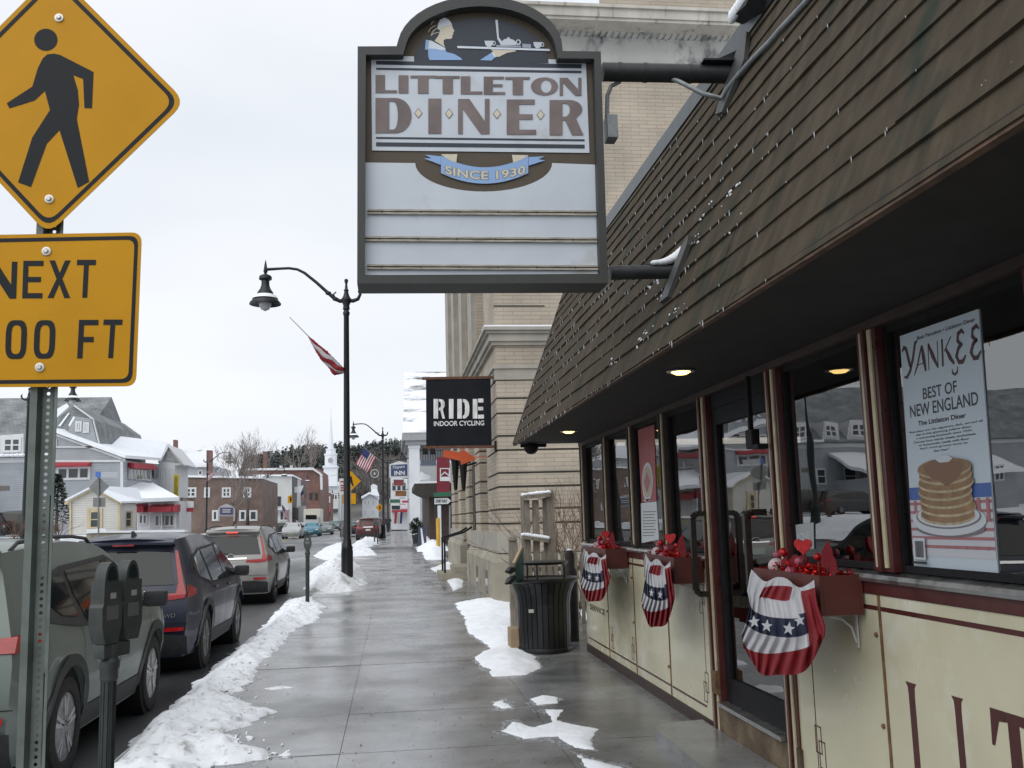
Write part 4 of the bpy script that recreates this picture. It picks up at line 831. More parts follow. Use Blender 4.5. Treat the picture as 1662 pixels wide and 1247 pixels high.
# ============================================================ TAN BRICK BUILDING
TYB, XF = 20.0, 2.2
tbrick = brickmat('tan_roman_brick', (.44, .375, .295), (.385, .335, .268), (.25, .23, .20), .40, .088, .006, var=.14)
tstone = mat('grey_limestone', (.34, .32, .275), .8, var=.16, vs=1.6, bump=.3, bs=20, dirt=(.16, .15, .13), ds=1.1, dt=.6)
pstone = mat('plinth_stone', (.31, .285, .225), .85, var=.22, vs=1.4, bump=.3, bs=20, dirt=(.10, .095, .08), ds=1.6, dt=.58)
wstone = mat('pale_frieze_stone', (.47, .465, .44), .8, var=.14, vs=1.5, dirt=(.10, .105, .11), ds=1.9, dt=.51, stretch=(1, 1, .6))
rstone = mat('rust_streaked_cornice', (.44, .42, .37), .8, var=.15, vs=2, dirt=(.15, .09, .05), ds=2.2, dt=.57, stretch=(1.6, 1.6, .25))
djoint = mat('dark_joint', (.075, .068, .058), .9); darkglass = mat('dark_glass', (.015, .02, .022), .06, spec=.6)
tan = thing('brick_building', (XF, TYB, 0), 'tall tan brick building with grey stone belt courses and heavy cornice beyond the diner', 'building')
zt = lambda py, px=835, Y=TYB: at(px, py, Y).z
YEND = 36.5; XR = 13.0
zpl = zt(900, 805); zb = [zt(y) for y in (850, 826.5, 790, 767.5, 730.5, 707.5, 671, 646.5, 616.5)]; zs1 = zt(593); zb0, zb1 = zt(561), zt(533); zfr0 = zt(106, 1000); zfr1 = zt(57, 1000); zc0 = at(1000, 33, 19.25).z; zc1 = at(1000, 11, 19.25).z
piers = [(TYB, 22.4), (24.4, 25.8), (27.9, 29.3), (31.4, 32.8), (34.6, YEND)]
mb = MB(); mb.box(XF+.03, XR, TYB+.03, TYB+.45, .3, zfr1, 0)
for i, (y0, y1) in enumerate(piers): mb.box(XF+.03, XF+.58, y0+(.46 if i == 0 else .03), y1-.03, .3, zfr1)
mb.box(XF+.62, XR, TYB+.46, YEND-.03, .3, zfr1)
# joints core then courses
core = mb.build('wall_core', djoint, tan)
mb = MB(); lv = [zpl]+zb; jg = .022
for z0, z1 in zip(lv[:-1], lv[1:]):
    a, b = z0+jg, z1-jg
    mb.box(XF, XR, TYB, TYB+.5, a, b)
    for i, (y0, y1) in enumerate(piers):
        mb.box(XF, XF+.6, y0+(.51 if i == 0 else 0), y1, a, b)
mb.box(XF, XR, TYB, TYB+.5, zs1+.002, zb0-.002); mb.box(XF, XF+.6, TYB+.51, YEND, zs1+.002, zb0-.002)
mb.box(XF, XR, TYB, TYB+.5, zb1+.004, zfr0-.05)
for i, (y0, y1) in enumerate(piers): mb.box(XF+.0, XF+.6, y0+(.51 if i == 0 else 0), y1, zb1+.004, zfr0-.05)
mb.build('brick_wall', tbrick, tan)
# thin dark outline grooves in the upper side wall
mb = MB()
for z in (zt(497),): mb.box(XF-.004, XF+1.1, TYB-.004, TYB+.1, z-.018, z+.018)
mb.build('groove', djoint, tan)
mb = MB(); mb.box(XF-.03, XR, TYB-.03, TYB+.4, zb[-1]+.0, zs1-.08); mb.box(XF-.03, XF+.4, TYB+.401, YEND, zb[-1], zs1-.08)
mb.box(XF-.07, XR, TYB-.07, TYB+.4, zs1-.078, zs1); mb.box(XF-.07, XF+.4, TYB+.401, YEND, zs1-.078, zs1)
mb.build('stone_band', tstone, tan)
mb = MB(); h = zb1-zb0
for k, (o, a, b) in enumerate(((.08, 0, .2), (.14, .205, .62), (.20, .625, .78), (.26, .785, .97))):
    mb.box(XF-o, XR, TYB-o, TYB+.4, zb0+h*a, zb0+h*b); mb.box(XF-o, XF+.4, TYB+.401, YEND+.1, zb0+h*a, zb0+h*b)
mb.build('belt_course', tstone, tan)
mb = MB(); mb.box(XF-.255, XR, TYB-.255, TYB+.3, zb0+h*.972, zb1+.02); mb.build('snow', cleansnow, tan)
# plinth, flared
PX_ = XF-.16; PYb = TYB-.14
mb = MB()
def plinth(x0, x1, y0, y1, h):
    f = .1
    mb.add([(x0, y0, -.05), (x1, y0, -.05), (x1, y1, -.05), (x0, y1, -.05), (x0, y0, h-.16), (x1, y0, h-.16), (x1, y1, h-.16), (x0, y1, h-.16), (x0+.10, y0+.10, h), (x1, y0+.10, h), (x1, y1, h), (x0+.10, y1, h)],
           [(0, 1, 5, 4), (1, 2, 6, 5), (2, 3, 7, 6), (3, 0, 4, 7), (4, 5, 9, 8), (5, 6, 10, 9), (6, 7, 11, 10), (7, 4, 8, 11), (8, 9, 10, 11), (0, 3, 2, 1)])
plinth(PX_, XR, PYb, 27.2, zpl+.0); plinth(PX_, XR, 29.8, YEND, zpl+.12)
mb.build('plinth', pstone, tan)
mb = MB(); mb.box(XF-.055, XF+.4, TYB-.02, 27.2, zpl+.02, zt(866, 800)); mb.box(XF-.055, XF+.4, 29.8, YEND-.02, zpl+.13, zt(866, 800)); mb.build('stone_dado', tstone, tan)
for y0, y1 in ((21.2, 21.75), (23.6, 24.2)):
    mb = MB(); mb.box(PX_-.004, PX_+.05, y0, y1, .12, .62); mb.build('basement_window', darkglass, tan)
# windows between the piers
wfr = mat('window_frame_taupe', (.20, .18, .15), .6, var=.15, vs=5)
for (a, b), (c, d) in zip(piers[:-1], piers[1:]):
    for z0, z1 in ((zt(860, 800)+.1, zb[-1]-.35), (zb1+.9, zfr0-1.1)):
        mb = MB(); mb.box(XF+.36, XF+.55, b+.02, b+.14, z0, z1); mb.box(XF+.36, XF+.55, c-.14, c-.02, z0, z1); mb.box(XF+.36, XF+.55, b+.141, c-.141, z1-.12, z1); mb.box(XF+.3, XF+.55, b+.141, c-.141, z0, z0+.12); mb.box(XF+.38, XF+.55, b+.141, c-.141, (z0+z1)/2-.05, (z0+z1)/2+.05)
        f_ = mb.build('window', wfr, tan); mb = MB(); mb.box(XF+.45, XF+.5, b+.141, c-.141, z0+.121, z1-.121); mb.build('pane', darkglass, f_)
        mb = MB(); mb.box(XF+.32, XF+.6, b, c, z1, z1+.9 if z1 > 6 else z1+.38); mb.build('lintel', tstone, tan)
# pilaster strips on the upper storeys
mb = MB()
for i, (y0, y1) in enumerate(piers[1:]):
    mb.box(XF-.12, XF, y0+.1, y1-.1, zb1+.3, zfr0-.4)
mb.build('pilaster', tstone, tan)
# frieze, dentils, cornice
mb = MB(); mb.box(XF-.05, XR, TYB-.05, TYB+.4, zfr0, zfr1); mb.box(XF-.05, XF+.4, TYB+.401, YEND, zfr0, zfr1); mb.box(XF-.09, XR, TYB-.09, TYB+.3, zfr0-.05, zfr0+.04); mb.build('frieze', wstone, tan)
mb = MB(); x = XF-.3
zd = zt(47, 1000, 19.7)
while x < XR: mb.box(x, x+.085, TYB-.3, TYB+.0, zd-.09, zd+.10); x += .15
y = TYB-.2
while y < YEND: mb.box(XF-.3, XF, y, y+.085, zd-.09, zd+.10); y += .15
mb.build('dentils', wstone, tan)
mb = MB(); mb.box(XF-.16, XR, TYB-.16, TYB+.3, zfr1, zd-.05); mb.box(XF-.2, XR, TYB-.2, YEND, zd-.04, zc0-.02, 0); mb.build('cornice_bed', wstone, tan)
mb = MB(); o = .75
mb.box(XF-o, XR, TYB-o, YEND+.3, zc0-.018, zc0+.05); mb.box(XF-o-.04, XR, TYB-o-.04, YEND+.3, zc0+.052, zc1-.07); mb.box(XF-o-.1, XR, TYB-o-.1, YEND+.4, zc1-.068, zc1)
mb.build('cornice', rstone, tan)
mb = MB(); mb.box(XF-o-.08, XF+2.4, TYB-o-.08, YEND, zc1+.002, zc1+.10); mb.build('snow', cleansnow, tan)
mb = MB(); mb.box(XF+.15, XR, TYB+.15, YEND, zc1-.05, zc1+2.2); mb.build('parapet', tbrick, tan)
# ---- RIDE sign
RY = 20.25; rsn = thing('blade_sign', at(745, 670, RY), 'black square cycling studio sign hung between two rusty bars on the tan building', 'sign')
rp = lambda k: (lambda x, y: at(560+.25664*x, 560+.25661*y, RY-.004*k))
slate = mat('black_signboard', (.006, .0075, .011), .65, var=.3, vs=3, spec=.2); rustbar = mat('rust_bar', (.10, .04, .022), .75, var=.3, vs=12)
mb = MB(); mb.plate([[(512, 215), (920, 208), (928, 640), (514, 646)]], rp(0), (0, .04, 0)); mb.build('board', slate, rsn)
for a, b in (((488, 212), (945, 205)), ((495, 648), (955, 643))):
    mb = MB(); mb.beam(rp(0)(*a)+Vector((0, .02, 0)), rp(0)(*b)+Vector((0, .02, 0)), .07, .055); mb.build('bar', rustbar, rsn)
    mb = MB(); q = rp(0)(*b)+Vector((.02, .02, 0)); mb.bbox(q.x-.05, q.x+.06, q.y-.09, q.y+.09, q.z-.12, q.z+.12, .01); mb.build('wall_bracket', blackm, rsn)
brush = mat('brushed_letter', (.62, .62, .60), .45, var=.25, vs=7, stretch=(2, 2, .6)); mb = MB()
def RD(x0, x1, polys, t=342, b=466):
    for P in polys: mb.plate([[(x0+p*(x1-x0), b-q*(b-t)) for p, q in P]], rp(1), (0, .002, 0))
RD(560, 632, [[(0, 0), (.40, .0), (.40, 1), (0, 1)], [(.46, .40), (.58, .44), (.78, 0), (1.0, 0), (.8, .46), (.96, .62), (.97, .82), (.84, .96), (.46, 1), (.46, .88), (.62, .84), (.66, .72), (.62, .58), (.46, .54)]])
RD(657, 686, [[(0, 0), (1, 0), (1, 1), (0, 1)]])
RD(710, 786, [[(0, 0), (.38, 0), (.38, 1), (0, 1)], [(.46, 0), (.7, .02), (.92, .15), (1, .35), (1, .65), (.92, .85), (.7, .98), (.46, 1), (.46, .86), (.6, .8), (.64, .65), (.64, .35), (.6, .2), (.46, .14)]])
RD(808, 878, [[(0, 0), (.42, 0), (.42, 1), (0, 1)], [(.48, 0), (1, 0), (1, .2), (.48, .2)], [(.48, .42), (.94, .42), (.94, .6), (.48, .6)], [(.48, .82), (.96, .82), (.96, 1.02), (.48, 1.02)]])
mb.build('lettering', brush, rsn)
mb = MB(); text(mb, 'INDOOR CYCLING', lambda u, v: rp(1)(562+318*u, 514-5*u-31*v), bold=.012); mb.build('lettering', mat('white_letter', (.7, .7, .7), .5), rsn, recalc=False)
# ---- orange arrow, lanterns
ar = at(745, 740, 23.5); orange = mat('orange_arrow', (.58, .10, .03), .5, var=.05)
mb = MB(); mb.plate([[(625, 663), (736, 681), (741, 654), (832, 722), (735, 758), (731, 733), (619, 708)]], lambda x, y: at(560+.2567*x, 560+.2566*y, 23.5), (0, .05, 0)); mb.beam(at(741, 742, 23.52), at(789, 742, 23.52), .02, .02)
tag(mb.build('arrow_sign', orange, loc=ar), 'flat orange arrow sign pointing right, fixed to the tan wall below the black sign', 'sign')
for px, Y, lab in ((739, 27.4, 'farther long black wall lantern on the tan building facade'), (752, 25.2, 'nearer long black wall lantern on the tan building facade')):
    c = at(px, 760, Y); t = thing('wall_lantern', c, lab, 'lantern', 'wall lanterns on the tan building'); z0, z1 = at(px, 796, Y).z, at(px, 745, Y).z
    mb = MB(); mb.lathe([(.02, z0), (.05, z0+.05), (.11, z1-.12), (.13, z1), (.05, z1+.08), (.01, z1+.16)], (c.x, c.y, 0), 8); mb.build('body', blackm, t)
    mb = MB(); mb.beam((c.x, c.y, z1-.2), (XF+.02, c.y, z1-.1), .05, .05); mb.build('arm', blackm, t)
    mb = MB(); mb.sphere((c.x-.02, c.y-.02, z1-.02+.0), .10, 10, sc=(1, 1, .6)); 
# ---- doorstep and railing
stp = thing('door_steps', (1.9, 28.3, gz(28)), 'stone doorstep with rounded corner at the tan building entrance', 'steps')
mb = MB(); mb.prism([(1.35, 27.3, gz(28)-.05), (1.3, 27.9, gz(28)-.05), (1.3, 29.6, gz(28)-.05), (2.3, 29.6, gz(28)-.05), (2.3, 27.25, gz(28)-.05)], (0, 0, .22)); mb.build('step', pstone, stp)
mb = MB(); mb.box(1.7, 2.3, 27.4, 29.5, gz(28)+.175, gz(28)+.34); mb.build('step', pstone, stp)
mb = MB(); mb.box(2.3, 2.6, 27.25, 29.75, gz(28)-.05, 3.4); mb.build('doorway', mat('dark_door', (.03, .025, .02), .5), tan)
rl = thing('handrail', (1.6, 28.0, gz(28)), 'black iron handrail on the tan building steps', 'railing'); mb = MB()
for y in (27.75, 29.1): mb.tube([(1.45, y, gz(28)+.1), (1.45, y, gz(28)+1.15), (2.0, y, gz(28)+1.3), (2.25, y, gz(28)+1.45)], .03, 8)
mb.build('rail', blackm, rl, smooth=50)
# ============================================================ TRASH BIN
BYY = 12.75; bc = at(885, 1060, BYY); bc = Vector((bc.x, BYY, 0))
bn = thing('litter_bin', bc, 'black slatted metal litter bin with flared rim and flat rain cover by the fence', 'litter bin')
binm = mat('bin_black', (.006, .0065, .007), .38, var=.3, vs=14)
mb = MB(); N = 30; prof = [(.335, .05), (.345, .35), (.345, .62), (.365, .75), (.41, .86), (.455, .93)]
for k in range(N):
    a = 2*pi*k/N; ta = Vector((-sin(a), cos(a), 0)); ra = Vector((cos(a), sin(a), 0)); w_ = .031
    for (r0, h0), (r1, h1) in zip(prof[:-1], prof[1:]):
        A = bc+ra*r0+Vector((0, 0, h0)); B = bc+ra*r1+Vector((0, 0, h1)); s0 = w_*(r0/.345); s1 = w_*(r1/.345); ot = ra*.009
        mb.add([A-ta*s0, A+ta*s0, B+ta*s1, B-ta*s1, A-ta*s0-ot, A+ta*s0-ot, B+ta*s1-ot, B-ta*s1-ot], [(0, 1, 2, 3), (7, 6, 5, 4), (1, 5, 6, 2), (0, 3, 7, 4)])
mb.build('slats', binm, bn)
mb = MB(); mb.lathe([(.35, 0), (.36, .03), (.35, .07), (.33, .07)], bc, 36); mb.build('base_ring', binm, bn, smooth=50); mb = MB(); mb.lathe([(.45, .90), (.475, .925), (.475, .95), (.455, .955), (.44, .93)], bc, 36); mb.build('rim', binm, bn, smooth=50)
mb = MB(); mb.lathe([(.31, .04), (.31, .80), (.305, .80)], bc, 30); mb.build('liner', mat('bin_liner', (.006, .006, .007), .6), bn, smooth=50)
zc = at(890, 912, BYY).z
mb = MB(); mb.lathe([(.001, zc+.015), (.30, zc+.012), (.32, zc), (.30, zc-.03), (.001, zc-.03)], bc+Vector((.03, .03, 0)), 30); mb.build('rain_cover', binm, bn, smooth=40)
for a in (.2, 2.2, 4.3): 
    mb = MB(); q = bc+Vector((.3*cos(a), .3*sin(a), 0)); mb.beam((q.x, q.y, .93), (q.x, q.y, zc-.03), .06, .02); mb.build('cover_strut', binm, bn)
mb = MB(); q = at(862, 992, BYY-.36); mb.box(q.x-.03, q.x+.03, q.y-.03, q.y+.01, q.z-.02, q.z+.02); mb.build('sticker', metw, bn)
grn = mat('dark_green_board', (.015, .06, .045), .45); gb = thing('green_board', at(845, 920, 12.4), 'dark green hinged board with two black scoops leaning on the litter bin', 'board')
mb = MB(); mb.prism([at(837, 946, 12.35), at(850, 946, 12.5), at(850, 888, 12.5), at(836, 914, 12.35)], (.0, .06, 0)); mb.build('panel', grn, gb)
mb = MB(); mb.beam(at(834, 915, 12.33), at(847, 888, 12.48), .04, .03); mb.build('edge_strip', mat('raw_wood', (.35, .27, .17), .8), gb)
for a, b in (((820, 928), (836, 924)), ((820, 948), (836, 936))):
    mb = MB(); A, B = at(*a, 12.3), at(*b, 12.35); mb.tube([A, A*.6+B*.4, B], [.012, .05, .028], 8); mb.build('scoop', binm, gb, smooth=60)
mb = MB(); q = at(838, 1044, 12.9); mb.bbox(q.x-.09, q.x+.12, 12.8, 13.1, 0, .30, .008); tag(mb.build('wooden_block', mat('tan_wood_block', (.32, .24, .15), .8, var=.2, vs=6), loc=(q.x, 12.95, 0)), 'small tan wooden block standing in snow behind the litter bin', 'block')
# ============================================================ PICKET FENCE, ARBOUR, SHRUB
gwood = mat('grey_weathered_wood', (.20, .175, .14), .85, var=.35, vs=6, stretch=(6, 6, .7), bump=.3, bs=30)
FY = 15.4; x0 = at(827, 950, FY).x; x1 = at(948, 950, FY).x
fc = thing('picket_fence', ((x0+x1)/2, FY, 0), 'low grey weathered picket fence between the diner and the tan building', 'fence')
for z in (.32, .88):
    mb = MB(); mb.box(x0, x1+.8, FY+.03, FY+.07, z, z+.07); mb.build('rail', gwood, fc)
rng = random.Random(2); x = x0
while x < x1+.7:
    h = 1.2+rng.uniform(-.04, .04); w_ = .062; mb = MB(); mb.prism([(x, FY, .03), (x+w_, FY, .03), (x+w_, FY, h-.05), (x+w_/2, FY, h), (x, FY, h-.05)], (0, .02, 0)); o = mb.build('picket', gwood, fc); x += .105
mb = MB(); A = at(832, 875, 15.1); mb.box(A.x-.06, A.x+.07, 15.05, 15.17, 0, A.z-.05); mb.lathe([(.05, A.z-.05), (.08, A.z-.02), (.06, A.z+.03), (.01, A.z+.06)], (A.x, 15.11, 0), 10); mb.build('gate_post', gwood, fc)
arb = thing('wooden_arbour', (at(876, 980, 15.9).x, 15.9, 0), 'grey wooden arbour frame with two snow capped slatted rails above the picket fence', 'arbour')
AY = 15.9
def post(px0, px1, y0, Y, par, nm, cap=True):
    a, b = at(px0, 900, Y).x, at(px1, 900, Y).x; zt_ = at(px0, y0, Y).z; mb = MB(); mb.box(a, b, Y, Y+.1, -.02, zt_)
    if cap: mb.prism([(a-.0, Y-.0, zt_), (b, Y, zt_), ((a+b)/2, Y, zt_+.05)], (0, .1, 0))
    mb.build(nm, gwood, par)
post(890, 903, 799, AY, arb, 'post'); post(848, 855, 805, AY+.35, arb, 'post', False)
post(851, 862, 812, AY, arb, 'slat', False); post(867, 877, 812, AY+.02, arb, 'slat', False); post(884, 889.5, 808, AY+.05, arb, 'slat', False)
for (a, b) in (((848, 808), (892, 803)), ((848, 872), (890, 878))):
    A, B = at(*a, AY-.03), at(*b, AY-.03); mb = MB(); mb.beam(A, B, .12, .06); mb.build('rail', gwood, arb)
    mb = MB(); n = 12
    for i in range(n): c = A+(B-A)*((i+.5)/n); mb.sphere(c+Vector((0, 0, .045)), .05, 8, sc=(1, 1.2, .55+.3*rng.random()))
    mb.build('snow_cap', cleansnow, arb, smooth=180)
p = at(928, 1000, 13.6); bp_ = thing('dark_post', (p.x, 13.6, 0), 'thick dark wooden post with snow on its top between bin and diner', 'post')
mb = MB(); zt_ = at(928, 893, 13.6).z; mb.lathe([(.095, 0), (.095, zt_-.3), (.07, zt_-.24), (.07, zt_-.06), (.04, zt_)], (p.x, 13.6, 0), 14); mb.build('shaft', mat('tarred_wood', (.022, .018, .015), .8, var=.4, vs=8), bp_, smooth=40)
mb = MB(); mb.sphere((p.x, 13.6, zt_+.0), .045, 8, sc=(1, 1, .5)); mb.build('snow_cap', cleansnow, bp_, smooth=180)
def branch(mb, p, d, L, r, depth, rng, spread=.5, kids_=(2, 3), taper=.72, up=.0, minr=.004, n=4):
    pts = [p]; q = p.copy(); dd = d.copy(); rad = [r]; seg = 3
    for i in range(seg):
        dd = (dd+Vector((rng.gauss(0, .12), rng.gauss(0, .12), rng.gauss(0, .08)+up))).normalized(); q = q+dd*L/seg; pts.append(q.copy()); rad.append(max(minr*.7, r*(1-(1-taper)*(i+1)/seg)))
    mb.tube(pts, rad, n, cap=False)
    if depth <= 0: return
    for k in range(rng.randint(*kids_)):
        t = rng.uniform(.45, 1.0); i = min(seg-1, int(t*seg)); b = pts[i]+(pts[i+1]-pts[i])*(t*seg-i)
        ax = dd.orthogonal().normalized(); ax.rotate(Matrix.Rotation(rng.uniform(0, 2*pi), 3, dd)); nd = (dd+ax*rng.uniform(spread*.5, spread*1.3)).normalized()
        branch(mb, b, nd, L*rng.uniform(.6, .85), max(minr, r*taper*rng.uniform(.6, .85)), depth-1, rng, spread, kids_, taper, up, minr, n)
twig = mat('reddish_twig', (.13, .075, .045), .8, var=.3, vs=20)
sx = at(905, 900, 16.9).x; sh = thing('bare_shrub', (sx+.3, 17, 0), 'tall bare reddish shrub behind the arbour against the tan brick wall', 'shrub')
mb = MB(); rng = random.Random(8)
for k in range(24): branch(mb, Vector((sx+rng.uniform(-.3, .9), 17+rng.uniform(-.3, .4), 0)), Vector((rng.gauss(0, .22), rng.gauss(0, .15), 1)).normalized(), rng.uniform(.9, 1.3), .012, 3, rng, .45, (2, 3), .75, .02, .0035, 3)
mb.build('branches', twig, sh, recalc=False)
# ============================================================ VEHICLES
def lerp(P, t):
    if t <= P[0][0]: return P[0][1]
    for (a, x), (b, y) in zip(P[:-1], P[1:]):
        if t <= b: f = (t-a)/(b-a); return x+(y-x)*f
    return P[-1][1]
def slerp(P, t):   # smoothed profile
    return (lerp(P, t-.07)+2*lerp(P, t)+lerp(P, t+.07))/4
carglass = mat('car_glass', (.010, .013, .014), .04, spec=.38); plastic = mat('black_plastic', (.022, .023, .024), .6, var=.3, vs=18); tyrem = mat('tyre_rubber', (.018, .017, .016), .85, var=.4, vs=20)
rimm = mat('alloy_rim', (.40, .40, .40), .35, metal=.75, var=.2, vs=15); redlens = mat('red_lens', (.30, .006, .008), .18, coat=.2, var=.25, vs=30); redlit = mat('red_lens_lit', (.6, .02, .02), .2, emit=(1, .06, .03), es=1.6); clearlens = mat('clear_lens', (.55, .55, .55), .1); chrome = mat('chrome_trim', (.6, .6, .6), .15, metal=1); platem = mat('number_plate', (.42, .46, .44), .5)
wellm = mat('wheel_well', (.006, .006, .006), .9)
def paint(name, col, dirty=.25):
    return mat(name, col, .42, var=.06, vs=2, rvar=.08, coat=.28, metal=.15, spec=.4, dirt=tuple(c*.75+.025 for c in col), ds=2.4, dt=.62)
CRV = dict(L=4.6, W=1.86, wr=.365, ax=1.33, zb=.24,
    top=[(-2.3, 1.60), (-1.9, 1.635), (-1.2, 1.685), (-.5, 1.69), (.1, 1.655), (.38, 1.58), (.85, 1.31), (1.22, 1.10), (1.6, 1.06), (2.0, .97), (2.3, .86)],
    rear=[(.2, -2.12), (.35, -2.24), (.55, -2.30), (.8, -2.29), (.98, -2.25), (1.1, -2.20), (1.35, -2.07), (1.55, -1.97), (1.62, -2.02), (1.8, -1.98)],
    front=[(.2, 2.12), (.4, 2.24), (.6, 2.28), (.8, 2.25), (.95, 2.15), (1.1, 2.0)],
    hw=[(.2, .88), (.35, .935), (.55, .98), (.75, 1.0), (.9, .995), (1.0, .975), (1.1, .945), (1.5, .765), (1.62, .70), (1.7, .66)],
    wins=[[(1.02, 1.075), (.06, 1.05), (.06, 1.515), (.22, 1.53), (.40, 1.475), (.72, 1.29)], [(.0, 1.05), (-.92, 1.07), (-.98, 1.48), (-.02, 1.515)], [(-1.06, 1.075), (-1.60, 1.16), (-1.78, 1.27), (-1.55, 1.40), (-1.10, 1.475)]],
    surround=[(1.1, 1.05), (.0, 1.025), (-1.0, 1.045), (-1.66, 1.13), (-1.86, 1.265), (-1.6, 1.43), (-1.05, 1.51), (-.02, 1.545), (.23, 1.56), (.46, 1.485), (.8, 1.29)],
    rwin=[(-.66, 1.10), (.66, 1.10), (.60, 1.3), (.545, 1.50), (-.545, 1.50), (-.60, 1.3)],
    tails=[[(.34, .935), (.60, .92), (.80, .94), (.81, 1.0), (.765, 1.12), (.705, 1.12), (.69, 1.0), (.36, .985)], [(.705, 1.12), (.765, 1.12), (.648, 1.50), (.612, 1.50)]],
    tside=[(-2.27, .93), (-1.98, .965), (-1.93, 1.03), (-2.06, 1.075), (-2.22, 1.09)])
RAV = dict(CRV, wins=[[(1.0, 1.075), (.06, 1.06), (.06, 1.51), (.22, 1.53), (.40, 1.475), (.72, 1.29)], [(.0, 1.06), (-.86, 1.08), (-.98, 1.30), (-.98, 1.47), (-.02, 1.51)], [(-1.06, 1.13), (-1.38, 1.16), (-1.72, 1.32), (-1.5, 1.42), (-1.08, 1.46)]],
    tails=[[(.45, .99), (.84, 1.0), (.84, 1.10), (.48, 1.08)]], tside=[(-2.27, .985), (-1.80, 1.02), (-1.78, 1.075), (-2.0, 1.10), (-2.2, 1.10)])
SED = dict(L=4.5, W=1.78, wr=.32, ax=1.32, zb=.2,
    top=[(-2.25, 1.02), (-1.9, 1.06), (-1.5, 1.10), (-.95, 1.36), (-.4, 1.44), (.2, 1.42), (.5, 1.33), (1.1, 1.0), (1.5, .93), (2.0, .84), (2.25, .72)],
    rear=[(.2, -2.1), (.4, -2.22), (.7, -2.25), (.95, -2.2), (1.1, -2.12), (1.3, -2.12)], front=[(.2, 2.1), (.4, 2.22), (.6, 2.24), (.8, 2.15), (1.0, 2.0)],
    hw=[(.2, .91), (.35, .96), (.6, 1.0), (.85, .985), (.95, .96), (1.3, .76), (1.42, .68), (1.5, .62)],
    wins=[[(.9, .96), (.03, .96), (.03, 1.33), (.25, 1.33), (.5, 1.24)], [(-.03, .96), (-.95, .98), (-.85, 1.28), (-.5, 1.34), (-.03, 1.34)]], surround=[(1.0, .94), (-1.2, .97), (-.9, 1.32), (-.5, 1.37), (.27, 1.36), (.55, 1.25)],
    rwin=None, tails=[[(.45, .78), (.82, .76), (.82, .9), (.48, .92)]], tside=[(-2.2, .78), (-1.95, .8), (-1.98, .9), (-2.15, .92)])
